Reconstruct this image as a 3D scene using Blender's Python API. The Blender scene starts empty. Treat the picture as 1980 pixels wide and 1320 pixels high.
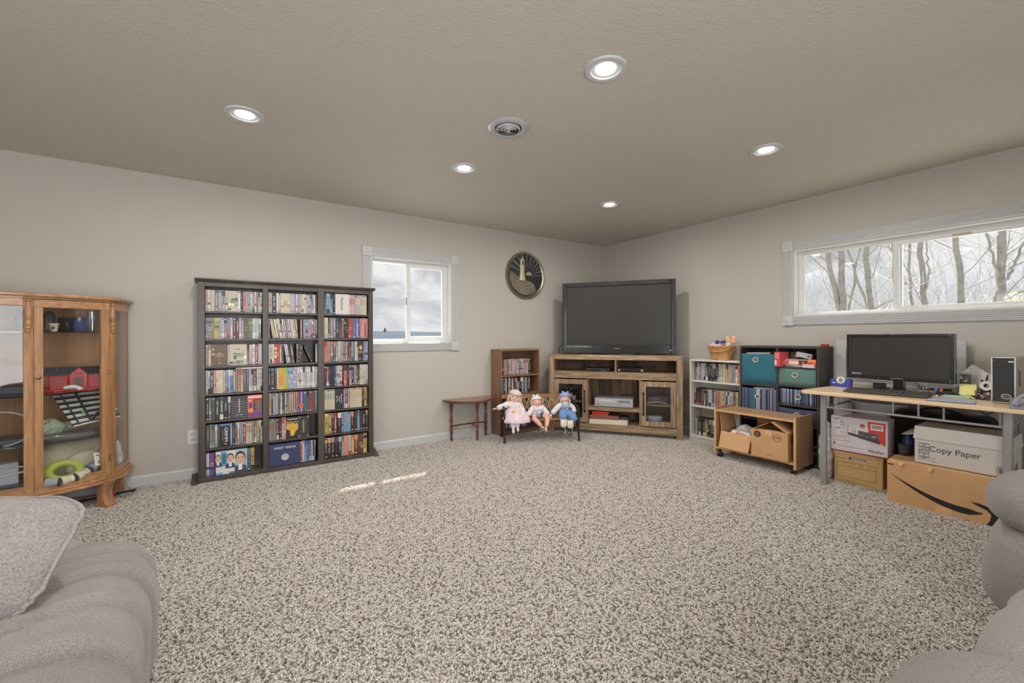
import bpy, math, random
from mathutils import Vector, Matrix, noise
R = math.radians
S = bpy.context.scene
COL = S.collection

# ------------------------------------------------------------------ camera
cam = bpy.data.cameras.new('camera')
cam.sensor_width = 36.0
cam.lens = 818.97 / 1980 * 36.0
cam.shift_y = -(660 - 650.68) / 1980
cam.clip_start = 0.02
camo = bpy.data.objects.new('camera', cam)
COL.objects.link(camo)
YAW, ROLL = 0.5925, 0.0037
camo.matrix_world = Matrix.Translation((0, 0, 1.1527)) @ Matrix.Rotation(-YAW, 4, 'Z') @ Matrix.Rotation(R(90), 4, 'X') @ Matrix.Rotation(-ROLL, 4, 'Z')
S.camera = camo

# ------------------------------------------------------------------ view, world, sun, lamps
S.view_settings.view_transform = 'Standard'
S.view_settings.look = 'None'
S.view_settings.exposure = 0.0
S.view_settings.gamma = 1.0
S.view_settings.use_curve_mapping = False
S.cycles.max_bounces = 10
S.cycles.diffuse_bounces = 5
S.cycles.transparent_max_bounces = 24
S.cycles.sample_clamp_indirect = 6.0
S.cycles.use_denoising = True

W = bpy.data.worlds.new('cloudy_sky')
S.world = W
W.use_nodes = True
nt = W.node_tree
nt.nodes.clear()
_o = nt.nodes.new('ShaderNodeOutputWorld')
_b = nt.nodes.new('ShaderNodeBackground')
_t = nt.nodes.new('ShaderNodeTexCoord')
_m = nt.nodes.new('ShaderNodeMapping')
_m.inputs['Scale'].default_value = (2.2, 2.2, 5.5)
_n = nt.nodes.new('ShaderNodeTexNoise')
_n.inputs['Scale'].default_value = 2.3
_n.inputs['Detail'].default_value = 9
_n.inputs['Roughness'].default_value = 0.58
_n.inputs['Distortion'].default_value = 0.5
_r = nt.nodes.new('ShaderNodeValToRGB')
_r.color_ramp.elements[0].position = 0.40
_r.color_ramp.elements[0].color = (0.58, 0.595, 0.62, 1)
_r.color_ramp.elements[1].position = 0.57
_r.color_ramp.elements[1].color = (0.92, 0.92, 0.925, 1)
nt.links.new(_t.outputs['Generated'], _m.inputs['Vector'])
nt.links.new(_m.outputs[0], _n.inputs['Vector'])
nt.links.new(_n.outputs['Fac'], _r.inputs[0])
nt.links.new(_r.outputs[0], _b.inputs['Color'])
_b.inputs['Strength'].default_value = 1.0
nt.links.new(_b.outputs[0], _o.inputs[0])

SUN_DIR = Vector((-0.505, -0.85, -1.0)).normalized()
sun = bpy.data.lights.new('sun', 'SUN')
sun.energy = 16.0
sun.angle = R(0.55)
sun.color = (1.0, 0.95, 0.87)
suno = bpy.data.objects.new('sun', sun)
suno.rotation_euler = SUN_DIR.to_track_quat('-Z', 'Y').to_euler()
COL.objects.link(suno)


def area(name, loc, direction, sx, sy, power, color, spread=180):
    l = bpy.data.lights.new(name, 'AREA')
    l.shape = 'RECTANGLE'
    l.size, l.size_y = sx, sy
    l.energy = power
    l.color = color
    l.spread = R(spread)
    o = bpy.data.objects.new(name, l)
    o.location = loc
    o.rotation_euler = Vector(direction).to_track_quat('-Z', 'Z').to_euler()
    COL.objects.link(o)
    return o


# fill lamps added outside unseen rear and side openings, then window daylight
area('rear_fill_lamp', (-0.15, -1.84, 1.15), (0.0, 1, 0.0), 3.3, 1.95, 138, (0.96, 0.98, 1.0))
area('side_fill_lamp', (-3.02, 1.05, 1.38), (1, 0.15, 0.0), 2.1, 1.15, 34, (0.96, 0.98, 1.0))
area('window_2_daylight', (4.95, 0.55, 1.72), (-1, 0, -0.12), 2.6, 0.9, 15, (0.96, 0.98, 1.0))
area('window_1_daylight', (1.66, 4.80, 1.60), (0, -1, -0.12), 1.2, 1.1, 8, (0.96, 0.98, 1.0))
LAMP_W = 12.6
LAMP_COL = (1.0, 0.96, 0.91)


# ------------------------------------------------------------------ colour and materials
def lin(c):
    c = c / 255.0
    return c / 12.92 if c <= 0.04045 else ((c + 0.055) / 1.055) ** 2.4


GAIN = 1.22


def rgb(r, g, b, k=None):
    k = GAIN if k is None else k
    return tuple(min(0.9, lin(x) * k) for x in (r, g, b)) + (1.0,)


def _mat(name):
    m = bpy.data.materials.new(name)
    m.use_nodes = True
    nt = m.node_tree
    b = nt.nodes['Principled BSDF']
    return m, nt, b


def N(nt, kind, **kw):
    n = nt.nodes.new('ShaderNode' + kind)
    for k, v in kw.items():
        if k in n.inputs:
            n.inputs[k].default_value = v
        else:
            setattr(n, k, v)
    return n


def coords(nt, scale=(1, 1, 1), kind='Object', rot=(0, 0, 0)):
    t = N(nt, 'TexCoord')
    m = N(nt, 'Mapping')
    m.inputs['Scale'].default_value = scale
    m.inputs['Rotation'].default_value = rot
    nt.links.new(t.outputs[kind], m.inputs['Vector'])
    return m.outputs[0]


def mixrgb(nt, fac, a, b, blend='MIX'):
    x = N(nt, 'MixRGB', blend_type=blend)
    for i, v in ((0, fac), (1, a), (2, b)):
        if hasattr(v, 'is_linked') or hasattr(v, 'links'):
            nt.links.new(v, x.inputs[i])
        else:
            x.inputs[i].default_value = v
    return x.outputs[0]


def ramp(nt, fac, stops):
    r = N(nt, 'ValToRGB')
    e = r.color_ramp.elements
    while len(e) < len(stops):
        e.new(0.5)
    for i, (p, c) in enumerate(stops):
        e[i].position = p
        e[i].color = c if len(c) == 4 else tuple(c) + (1,)
    nt.links.new(fac, r.inputs[0])
    return r.outputs[0]


def bump(nt, b, h, strength=0.3, dist=0.01):
    x = N(nt, 'Bump')
    x.inputs['Strength'].default_value = strength
    x.inputs['Distance'].default_value = dist
    nt.links.new(h, x.inputs['Height'])
    nt.links.new(x.outputs[0], b.inputs['Normal'])


_cache = {}


def plain(name, c, rough=0.55, metal=0.0, spec=0.5, var=0.06, vscale=14.0, bmp=0.0, bscale=120.0, coat=0.0, bdist=0.004, k=None):
    """a surface of one colour with a slight mottle and, if asked, a fine relief"""
    if name in _cache:
        return _cache[name]
    m, nt, b = _mat(name)
    col = rgb(*c, k)
    b.inputs['Roughness'].default_value = rough
    b.inputs['Metallic'].default_value = metal
    b.inputs['Specular IOR Level'].default_value = spec
    b.inputs['Coat Weight'].default_value = coat
    v = coords(nt)
    n = N(nt, 'TexNoise', Scale=vscale, Detail=4.0)
    nt.links.new(v, n.inputs['Vector'])
    lo = tuple(x * (1 - var) for x in col[:3]) + (1,)
    hi = tuple(min(0.95, x * (1 + var)) for x in col[:3]) + (1,)
    nt.links.new(ramp(nt, n.outputs['Fac'], [(0.3, lo), (0.7, hi)]), b.inputs['Base Color'])
    if bmp:
        n2 = N(nt, 'TexNoise', Scale=bscale, Detail=3.0)
        nt.links.new(v, n2.inputs['Vector'])
        bump(nt, b, n2.outputs['Fac'], bmp, bdist)
    _cache[name] = m
    return m


def wood(name, c1, c2, axis='z', fine=60.0, stretch=14.0, rough=0.45, dark=None, knots=False, coat=0.0, bmp=0.08):
    """grain running along one axis"""
    if name in _cache:
        return _cache[name]
    m, nt, b = _mat(name)
    sc = [fine, fine, fine]
    sc['xyz'.index(axis)] = fine / stretch
    v = coords(nt, tuple(sc))
    n = N(nt, 'TexNoise', Scale=1.0, Detail=6.0, Roughness=0.62, Distortion=0.35)
    nt.links.new(v, n.inputs['Vector'])
    c1, c2 = rgb(*c1), rgb(*c2)
    stops = [(0.30, c2), (0.62, c1)]
    if dark:
        stops = [(0.22, rgb(*dark)), (0.42, c2), (0.66, c1)]
    colr = ramp(nt, n.outputs['Fac'], stops)
    v2 = coords(nt, tuple(x / 9.0 for x in sc))
    n2 = N(nt, 'TexNoise', Scale=1.0, Detail=3.0)
    nt.links.new(v2, n2.inputs['Vector'])
    mul = ramp(nt, n2.outputs['Fac'], [(0.3, (0.70, 0.68, 0.66, 1)), (0.7, (1.10, 1.09, 1.08, 1))])
    colr = mixrgb(nt, 1.0, colr, mul, 'MULTIPLY')
    if knots:
        v3 = coords(nt, (3.0, 3.0, 2.2))
        vo = N(nt, 'TexVoronoi', Scale=1.0)
        nt.links.new(v3, vo.inputs['Vector'])
        kn = ramp(nt, vo.outputs['Distance'], [(0.05, (0.35, 0.28, 0.22, 1)), (0.16, (1, 1, 1, 1))])
        colr = mixrgb(nt, 0.85, colr, kn, 'MULTIPLY')
    nt.links.new(colr, b.inputs['Base Color'])
    b.inputs['Roughness'].default_value = rough
    b.inputs['Coat Weight'].default_value = coat
    b.inputs['Coat Roughness'].default_value = 0.15
    if bmp:
        bump(nt, b, n.outputs['Fac'], bmp, 0.003)
    _cache[name] = m
    return m


def attr_mat(name, rough=0.35, spec=0.5, coat=0.0, bmp=0.0, bscale=200):
    """printed surface: colours come from the mesh's own 'Col' attribute"""
    m, nt, b = _mat(name)
    a = N(nt, 'Attribute', attribute_name='Col')
    n = N(nt, 'TexNoise', Scale=260.0, Detail=2.0)
    nt.links.new(coords(nt), n.inputs['Vector'])
    f = ramp(nt, n.outputs['Fac'], [(0.3, (0.86, 0.86, 0.86, 1)), (0.7, (1.06, 1.06, 1.06, 1))])
    nt.links.new(mixrgb(nt, 1.0, a.outputs['Color'], f, 'MULTIPLY'), b.inputs['Base Color'])
    b.inputs['Roughness'].default_value = rough
    b.inputs['Specular IOR Level'].default_value = spec
    b.inputs['Coat Weight'].default_value = coat
    if bmp:
        n2 = N(nt, 'TexNoise', Scale=bscale, Detail=2.0)
        nt.links.new(coords(nt), n2.inputs['Vector'])
        bump(nt, b, n2.outputs['Fac'], bmp, 0.004)
    return m


def glass_mat(name, tint=(0.97, 0.985, 0.98), refl=1.0):
    m = bpy.data.materials.new(name)
    m.use_nodes = True
    nt = m.node_tree
    nt.nodes.clear()
    o = N(nt, 'OutputMaterial')
    t = N(nt, 'BsdfTransparent')
    t.inputs[0].default_value = tint + (1,)
    g = N(nt, 'BsdfGlossy', Roughness=0.02)
    ge = N(nt, 'NewGeometry')
    io = N(nt, 'MapRange')
    io.inputs['To Min'].default_value = 1.5
    io.inputs['To Max'].default_value = 1 / 1.5
    nt.links.new(ge.outputs['Backfacing'], io.inputs['Value'])
    f = N(nt, 'Fresnel')
    nt.links.new(io.outputs[0], f.inputs['IOR'])
    mu = N(nt, 'Math', operation='MULTIPLY')
    mu.inputs[1].default_value = refl
    nt.links.new(f.outputs[0], mu.inputs[0])
    mx = N(nt, 'MixShader')
    nt.links.new(mu.outputs[0], mx.inputs[0])
    nt.links.new(t.outputs[0], mx.inputs[1])
    nt.links.new(g.outputs[0], mx.inputs[2])
    nt.links.new(mx.outputs[0], o.inputs[0])
    return m


def emit_mat(name, c, strength):
    m, nt, b = _mat(name)
    b.inputs['Base Color'].default_value = (0.8, 0.8, 0.8, 1)
    b.inputs['Emission Color'].default_value = tuple(c) + (1,)
    b.inputs['Emission Strength'].default_value = strength
    return m


def fabric(name, c, scale=420.0, rough=0.95, bmp=0.5, var=0.12, wave=False, dist=0.004, patch=6.0):
    if name in _cache:
        return _cache[name]
    m, nt, b = _mat(name)
    col = rgb(*c)
    v = coords(nt)
    n = N(nt, 'TexNoise', Scale=scale, Detail=3.0, Roughness=0.6)
    nt.links.new(v, n.inputs['Vector'])
    n2 = N(nt, 'TexNoise', Scale=patch, Detail=3.0)
    nt.links.new(v, n2.inputs['Vector'])
    a = ramp(nt, n.outputs['Fac'], [(0.30, tuple(x * (1 - 2.6 * var) for x in col[:3]) + (1,)), (0.70, tuple(min(.9, x * (1 + 1.7 * var)) for x in col[:3]) + (1,))])
    p = ramp(nt, n2.outputs['Fac'], [(0.3, (0.88, 0.88, 0.88, 1)), (0.7, (1.05, 1.05, 1.05, 1))])
    nt.links.new(mixrgb(nt, 1.0, a, p, 'MULTIPLY'), b.inputs['Base Color'])
    b.inputs['Roughness'].default_value = rough
    b.inputs['Specular IOR Level'].default_value = 0.15
    b.inputs['Sheen Weight'].default_value = 0.25
    bump(nt, b, n.outputs['Fac'], bmp, dist)
    _cache[name] = m
    return m


def wall_paint(name, c, scale, strength, dist):
    m, nt, b = _mat(name)
    v = coords(nt)
    n = N(nt, 'TexNoise', Scale=scale, Detail=4.0, Roughness=0.55)
    nt.links.new(v, n.inputs['Vector'])
    h = ramp(nt, n.outputs['Fac'], [(0.40, (0, 0, 0, 1)), (0.62, (1, 1, 1, 1))])
    n2 = N(nt, 'TexNoise', Scale=0.7, Detail=2.0)
    nt.links.new(v, n2.inputs['Vector'])
    col = rgb(*c)
    nt.links.new(ramp(nt, n2.outputs['Fac'], [(0.3, tuple(x * .97 for x in col[:3]) + (1,)), (0.7, tuple(x * 1.03 for x in col[:3]) + (1,))]), b.inputs['Base Color'])
    b.inputs['Roughness'].default_value = 0.62
    b.inputs['Specular IOR Level'].default_value = 0.3
    bump(nt, b, h, strength, dist)
    return m


# ------------------------------------------------------------------ mesh builder
class G:
    """collects faces; every face keeps a material slot and a colour"""

    def __init__(s):
        s.v, s.f, s.m, s.c, s.sm = [], [], [], [], []
        s.T = Matrix.Identity(4)

    def add(s, vs, fs, m=0, c=None, smooth=False):
        k = len(s.v)
        s.v += [s.T @ Vector(p) for p in vs]
        c = c or (0.5, 0.5, 0.5, 1)
        for f in fs:
            s.f.append([k + i for i in f])
            s.m.append(m)
            s.c.append(c)
            s.sm.append(smooth)
        return s

    def box(s, x0, x1, y0, y1, z0, z1, m=0, c=None):
        v = [(x0, y0, z0), (x1, y0, z0), (x1, y1, z0), (x0, y1, z0), (x0, y0, z1), (x1, y0, z1), (x1, y1, z1), (x0, y1, z1)]
        f = [(0, 3, 2, 1), (4, 5, 6, 7), (0, 1, 5, 4), (1, 2, 6, 5), (2, 3, 7, 6), (3, 0, 4, 7)]
        return s.add(v, f, m, c)

    def fr(s, x0, x1, z0, z1, y=0.0, m=0, c=None):
        """a flat print on a front (facing -y)"""
        return s.add([(x0, y, z0), (x1, y, z0), (x1, y, z1), (x0, y, z1)], [(0, 1, 2, 3)], m, c)

    def poly(s, pts, m=0, c=None):
        return s.add(pts, [tuple(range(len(pts)))], m, c)

    def prism(s, pts, z0, z1, m=0, c=None, smooth=False, axis='z'):
        """pts: counter-clockwise outline; axis z: (x,y) raised in z; axis y: (x,z) pushed in y; axis x: (y,z) pushed in x"""
        n = len(pts)
        if axis == 'z':
            lo = [(p[0], p[1], z0) for p in pts]
            hi = [(p[0], p[1], z1) for p in pts]
        elif axis == 'y':
            lo = [(p[0], z1, p[1]) for p in pts]
            hi = [(p[0], z0, p[1]) for p in pts]
        else:
            lo = [(z0, p[0], p[1]) for p in pts]
            hi = [(z1, p[0], p[1]) for p in pts]
        s.add(lo + hi, [tuple(range(n))[::-1], tuple(range(n, 2 * n))], m, c)
        k = len(s.v) - 2 * n
        for i in range(n):
            j = (i + 1) % n
            s.f.append([k + i, k + j, k + n + j, k + n + i])
            s.m.append(m)
            s.c.append(c or (0.5, 0.5, 0.5, 1))
            s.sm.append(smooth)
        return s

    def lathe(s, prof, n=20, at=(0, 0, 0), m=0, c=None, smooth=True, axis='z', squash=(1, 1), arc=None, cap=True):
        """prof: (radius, height) from bottom to top"""
        vs, fs = [], []
        a0, a1 = arc or (0, 2 * math.pi)
        full = arc is None
        cols = n if full else n + 1
        for r, h in prof:
            for i in range(cols):
                a = a0 + (a1 - a0) * i / n
                x, y = r * math.cos(a) * squash[0], r * math.sin(a) * squash[1]
                p = (x, y, h) if axis == 'z' else ((x, -h, y) if axis == 'y' else (h, x, y))
                vs.append((p[0] + at[0], p[1] + at[1], p[2] + at[2]))
        for j in range(len(prof) - 1):
            for i in range(n):
                k = (i + 1) % cols
                fs.append((j * cols + i, j * cols + k, (j + 1) * cols + k, (j + 1) * cols + i))
        s.add(vs, fs, m, c, smooth)
        if full and cap:
            base = len(s.v) - len(vs)
            for j, fl in ((0, True), (len(prof) - 1, False)):
                if prof[j][0] > 1e-5:
                    ring = [base + j * cols + i for i in range(cols)]
                    s.f.append(ring[::-1] if fl else ring)
                    s.m.append(m)
                    s.c.append(c or (0.5, 0.5, 0.5, 1))
                    s.sm.append(False)
        return s

    def tube(s, pts, r, n=8, m=0, c=None, closed=False, flat=1.0):
        pts = [Vector(p) for p in pts]
        k = len(pts)
        rr = r if isinstance(r, (list, tuple)) else [r] * k
        vs, fs = [], []
        up = None
        for i, p in enumerate(pts):
            a = pts[(i - 1) % k] if (closed or i > 0) else p
            b = pts[(i + 1) % k] if (closed or i < k - 1) else p
            t = (b - a).normalized() if (b - a).length > 1e-9 else Vector((0, 0, 1))
            if up is None:
                up = Vector((0, 0, 1)) if abs(t.z) < 0.9 else Vector((0, 1, 0))
            u = (up - t * up.dot(t))
            u = u.normalized() if u.length > 1e-6 else t.orthogonal().normalized()
            w = t.cross(u)
            up = u
            for q in range(n):
                an = 2 * math.pi * q / n
                vs.append(p + (u * math.cos(an) * flat + w * math.sin(an)) * rr[i])
        segs = k if closed else k - 1
        for i in range(segs):
            for q in range(n):
                fs.append((i * n + q, i * n + (q + 1) % n, ((i + 1) % k) * n + (q + 1) % n, ((i + 1) % k) * n + q))
        s.add(vs, fs, m, c, True)
        if not closed:
            b0 = len(s.v) - len(vs)
            s.f.append([b0 + q for q in range(n)][::-1])
            s.f.append([b0 + (k - 1) * n + q for q in range(n)])
            s.m += [m, m]
            s.c += [c or (0.5, 0.5, 0.5, 1)] * 2
            s.sm += [False, False]
        return s

    def ball(s, at, r, n=14, m=0, c=None, e=(1.0, 1.0), fn=None):
        """super-ellipsoid; e below 1 makes it boxier; fn(p) moves a point"""
        r = r if isinstance(r, (list, tuple)) else (r, r, r)
        nu, nv = 2 * n, n
        sg = lambda x, p: math.copysign(abs(x) ** p, x)
        vs, fs = [], []
        for j in range(nv + 1):
            b = -math.pi / 2 + math.pi * j / nv
            for i in range(nu):
                a = 2 * math.pi * i / nu
                p = Vector((r[0] * sg(math.cos(b), e[0]) * sg(math.cos(a), e[1]), r[1] * sg(math.cos(b), e[0]) * sg(math.sin(a), e[1]), r[2] * sg(math.sin(b), e[0])))
                if fn:
                    p = fn(p)
                vs.append(p + Vector(at))
        for j in range(nv):
            for i in range(nu):
                k = (i + 1) % nu
                fs.append((j * nu + i, j * nu + k, (j + 1) * nu + k, (j + 1) * nu + i))
        return s.add(vs, fs, m, c, True)

    def disc(s, x, z, rx, rz, y=0.0, n=20, m=0, c=None):
        return s.poly([(x + rx * math.cos(2 * math.pi * i / n), y, z + rz * math.sin(2 * math.pi * i / n)) for i in range(n)], m, c)

    def mesh(s, name, mats):
        me = bpy.data.meshes.new(name)
        me.from_pydata([tuple(p) for p in s.v], [], s.f)
        for m in mats:
            me.materials.append(m)
        me.polygons.foreach_set('material_index', s.m)
        me.polygons.foreach_set('use_smooth', s.sm)
        a = me.attributes.new('Col', 'FLOAT_COLOR', 'FACE')
        a.data.foreach_set('color', [x for c in s.c for x in c])
        me.update()
        if any(s.sm):
            me.set_sharp_from_angle(angle=R(48))
        return me

    def obj(s, name, mats, parent=None, bevel=0.0, seg=2, label=None, loc=None, rot=None):
        mats = mats if isinstance(mats, (list, tuple)) else [mats]
        o = bpy.data.objects.new(name, s.mesh(name, mats))
        COL.objects.link(o)
        if parent is not None:
            o.parent = parent
        if loc:
            o.location = loc
        if rot:
            o.rotation_euler = rot
        if bevel:
            b = o.modifiers.new('bevel', 'BEVEL')
            b.width = bevel
            b.segments = seg
            b.limit_method = 'ANGLE'
            b.angle_limit = R(40)
        if label:
            o['label'] = label
        return o


def thing(name, label, cat, loc=(0, 0, 0), rotz=0.0, group=None, kind=None):
    o = bpy.data.objects.new(name, None)
    o.empty_display_size = 0.05
    COL.objects.link(o)
    o.location = loc
    o.rotation_euler = (0, 0, rotz)
    return tag(o, label, cat, group, kind)


def tag(o, label, cat, group=None, kind=None):
    o['label'] = label
    o['category'] = cat
    if group:
        o['group'] = group
    if kind:
        o['kind'] = kind
    return o


def place(o, loc, rotz=0.0):
    o.location = loc
    o.rotation_euler = (0, 0, rotz)
    return o


def text(body, size, mat, parent, loc, rot=(R(90), 0, 0), align='CENTER', ext=0.0004, sx=1.0, label=None, shear=0.0):
    """lettering as curves; default lies on a front facing -y"""
    c = bpy.data.curves.new('lettering', 'FONT')
    c.body = body
    c.size = size
    c.align_x = align
    c.align_y = 'CENTER'
    c.extrude = ext
    c.shear = shear
    c.resolution_u = 3
    c.materials.append(mat)
    o = bpy.data.objects.new('lettering', c)
    COL.objects.link(o)
    o.parent = parent
    o.location = loc
    o.rotation_euler = rot
    o.scale = (sx, 1, 1)
    if label:
        o['label'] = label
    return o


def skin(name, pts, edges, rad, mat, parent, sub=2, root=0):
    """one continuous limb/torso surface grown over a skeleton"""
    me = bpy.data.meshes.new(name)
    me.from_pydata(pts, edges, [])
    me.materials.append(mat)
    o = bpy.data.objects.new(name, me)
    COL.objects.link(o)
    o.parent = parent
    md = o.modifiers.new('skin', 'SKIN')
    md.use_smooth_shade = True
    sv = me.skin_vertices[0].data if me.skin_vertices else None
    if sv is None:
        bm_layer = me.attributes
    for i, r in enumerate(rad):
        rr = r if isinstance(r, (tuple, list)) else (r, r)
        sv[i].radius = rr
        sv[i].use_root = (i == root)
    s2 = o.modifiers.new('smooth', 'SUBSURF')
    s2.levels = sub
    s2.render_levels = sub
    return o


def bez(p0, p1, p2, p3, n=12):
    p0, p1, p2, p3 = map(Vector, (p0, p1, p2, p3))
    return [p0 * (1 - t) ** 3 + p1 * 3 * t * (1 - t) ** 2 + p2 * 3 * t * t * (1 - t) + p3 * t ** 3 for t in [i / n for i in range(n + 1)]]


# shared materials
WHITE_TRIM = plain('white_trim_paint', (184, 184, 184), 0.42, var=0.02)
VINYL = plain('white_vinyl', (204, 204, 202), 0.35, var=0.02)
BLACK = plain('black_plastic', (38, 37, 36), 0.4, var=0.08)
BLACK_GLOSS = plain('black_gloss_plastic', (30, 29, 29), 0.22, var=0.05, coat=0.12)
DARK = plain('dark_grey_plastic', (62, 60, 58), 0.45)
GREY = plain('grey_plastic', (150, 148, 146), 0.4)
SILVER = plain('silver_metal_paint', (150, 150, 150), 0.32, metal=0.35, var=0.04)
CHROME = plain('brushed_nickel', (206, 204, 198), 0.3, metal=0.35, var=0.03)
PAPER = plain('white_paper', (214, 212, 208), 0.8, var=0.03)
INK = plain('black_ink', (32, 31, 31), 0.6, var=0.1)
WINK = plain('white_ink', (226, 224, 220), 0.6, var=0.03)
GLASS = glass_mat('clear_glass')
WGLASS = glass_mat('window_glass', (0.985, 0.99, 0.99), 0.6)
PRINT = attr_mat('printed_sleeve', 0.38, 0.4)
MATTE_PRINT = attr_mat('printed_card', 0.75, 0.25)
CLOTH_PRINT = attr_mat('printed_cloth', 0.95, 0.1, bmp=0.4, bscale=300)
# ------------------------------------------------------------------ room shell
YA, XB, H = 4.3286, 4.5117, 2.44
X0, Y0, TH = -2.8, -1.6, 0.16
PAINT = wall_paint('beige_wall_paint', (176, 171, 163), 55.0, 0.08, 0.004)
CEIL_PAINT = wall_paint('beige_textured_ceiling_paint', (188, 182, 173), 85.0, 0.30, 0.005)


def wall_with_hole(name, label, along, at, lo, hi, hole, outward):
    """a wall slab with one rectangular opening; along 'x' or 'y'"""
    g = G()
    a, b = (at, at + TH) if outward > 0 else (at - TH, at)

    def bx(u0, u1, z0, z1):
        if along == 'x':
            g.box(u0, u1, a, b, z0, z1)
        else:
            g.box(a, b, u0, u1, z0, z1)
    u0, u1, z0, z1 = hole
    bx(lo, u0, 0, H)
    bx(u1, hi, 0, H)
    bx(u0, u1, 0, z0)
    bx(u0, u1, z1, H)
    return tag(g.obj(name, PAINT), label, 'wall', kind='structure')


WA = (1.206, 2.090, 1.092, 1.972)      # opening of window_1 (x0,x1,z0,z1)
WB = (-0.80, 1.862, 1.338, 1.968)      # opening of window_2 (y0,y1,z0,z1)
wall_with_hole('wall_back', 'beige painted wall with the small square window and the media tower', 'x', YA, X0 - TH, XB + TH, WA, 1)
wall_with_hole('wall_right', 'beige painted wall with the long low window above the desk', 'y', XB, Y0, YA, WB, 1)
WL = (0.0, 2.1, 0.80, 1.96)            # opening of added_window put in the wall beyond the cabinet for the side lamp
WF = (-1.80, 1.50, 0.03, 2.10)         # opening of the added sliding door, put in for the rear lamp
wall_with_hole('wall_left', 'plain beige painted wall beyond the oak cabinet', 'y', X0, Y0, YA, WL, -1)
wall_with_hole('wall_front', 'beige painted wall behind the sofas with an added door opening', 'x', Y0, X0 - TH, XB + TH, WF, -1)
tag(G().box(X0 - TH, XB + TH, Y0 - TH, YA + TH, H, H + 0.12).obj('ceiling', CEIL_PAINT), 'taupe painted ceiling with orange peel texture and recessed lights', 'ceiling', kind='structure')

# carpet: a backing slab with a pile of real tufts over it
m, nt_, b_ = _mat('carpet_backing')
b_.inputs['Base Color'].default_value = rgb(150, 141, 131)
b_.inputs['Roughness'].default_value = 1.0
tag(G().box(X0 - TH, XB + TH, Y0 - TH, YA + TH, -0.12, 0).obj('floor', m), 'wall to wall carpeted floor of the room', 'floor', kind='structure')

m, nt_, b_ = _mat('carpet_yarn')
at_ = N(nt_, 'Attribute', attribute_name='Col')
nt_.links.new(at_.outputs['Color'], b_.inputs['Base Color'])
b_.inputs['Roughness'].default_value = 1.0
b_.inputs['Specular IOR Level'].default_value = 0.05
rnd = random.Random(19)
YARN = [(112, 104, 97)] * 2 + [(140, 132, 125)] * 3 + [(168, 161, 153)] * 6 + [(184, 177, 170)] * 6 + [(200, 194, 187)] * 3
STEP = 0.045


def patch(seed):
    """a few square centimetres of pile: short twisted tufts lying every way"""
    r_ = random.Random(seed)
    g = G()
    n = 7
    c_ = STEP * 1.16 / n
    for i in range(n):
        for k in range(n):
            x = (i - n / 2 + .5) * c_ + r_.uniform(-.4, .4) * c_
            y = (k - n / 2 + .5) * c_ + r_.uniform(-.4, .4) * c_
            a = r_.uniform(0, 6.283)
            ln = r_.uniform(.004, .0115)
            hh = r_.uniform(.0055, .0085)
            d = Vector((math.cos(a), math.sin(a), 0))
            p = Vector((x, y, -.001))
            c = rgb(*r_.choice(YARN))
            g.tube([p, p + d * ln * .25 + Vector((0, 0, hh * .75)), p + d * ln * .75 + Vector((0, 0, hh)), p + d * ln * 1.15 + Vector((0, 0, hh * .72))], [.0026, .0034, .0034, .0016], n=4, c=c)
    return g.mesh('tufts', [m])


ng = bpy.data.node_groups.new('carpet_tufts', 'GeometryNodeTree')
ng.interface.new_socket('Geometry', in_out='INPUT', socket_type='NodeSocketGeometry')
ng.interface.new_socket('Geometry', in_out='OUTPUT', socket_type='NodeSocketGeometry')
gi = ng.nodes.new('NodeGroupInput')
go = ng.nodes.new('NodeGroupOutput')
L = ng.links.new
g2i = ng.nodes.new('GeometryNodeGeometryToInstance')
for sd in (1, 2, 3):
    oin = ng.nodes.new('GeometryNodeObjectInfo')
    oin.inputs['Object'].default_value = bpy.data.objects.new('tuft_source', patch(sd))
    L(oin.outputs['Geometry'], g2i.inputs[0])
ip = ng.nodes.new('GeometryNodeInstanceOnPoints')
ip.inputs['Pick Instance'].default_value = True
ri = ng.nodes.new('FunctionNodeRandomValue')
ri.data_type = 'INT'
ri.inputs[4].default_value = 0
ri.inputs[5].default_value = 2
rv = ng.nodes.new('FunctionNodeRandomValue')
rv.data_type = 'FLOAT_VECTOR'
rv.inputs[0].default_value = (0, 0, 0)
rv.inputs[1].default_value = (0, 0, 6.283)
L(gi.outputs[0], ip.inputs['Points'])
L(g2i.outputs[0], ip.inputs['Instance'])
L(ri.outputs[2], ip.inputs['Instance Index'])
L(rv.outputs[0], ip.inputs['Rotation'])
L(ip.outputs[0], go.inputs[0])
pts = []
x = -2.1
while x < 4.47:
    y = 0.02
    while y < 4.30:
        pts.append((x + rnd.uniform(-.004, .004), y + rnd.uniform(-.004, .004), 0.0))
        y += STEP
    x += STEP
me = bpy.data.meshes.new('carpet_pile')
me.from_pydata(pts, [], [])
pile = bpy.data.objects.new('carpet_pile', me)
COL.objects.link(pile)
tag(pile, 'speckled beige and brown shag carpet pile over the whole floor', 'carpet', kind='stuff')
md = pile.modifiers.new('tufts', 'NODES')
md.node_group = ng

# baseboards
bb = G().prism([(YA, 0), (YA - 0.014, 0), (YA - 0.014, 0.078), (YA - 0.006, 0.09), (YA, 0.09)], X0, XB, axis='x')
tag(bb.obj('baseboard_back', WHITE_TRIM), 'white baseboard along the wall with the small window', 'baseboard', kind='structure')
bb = G().prism([(XB, 0), (XB, 0.09), (XB - 0.006, 0.09), (XB - 0.014, 0.078), (XB - 0.014, 0)], Y0, YA - 0.014, axis='y')
tag(bb.obj('baseboard_right', WHITE_TRIM), 'white baseboard along the wall behind the desk', 'baseboard', kind='structure')


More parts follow.
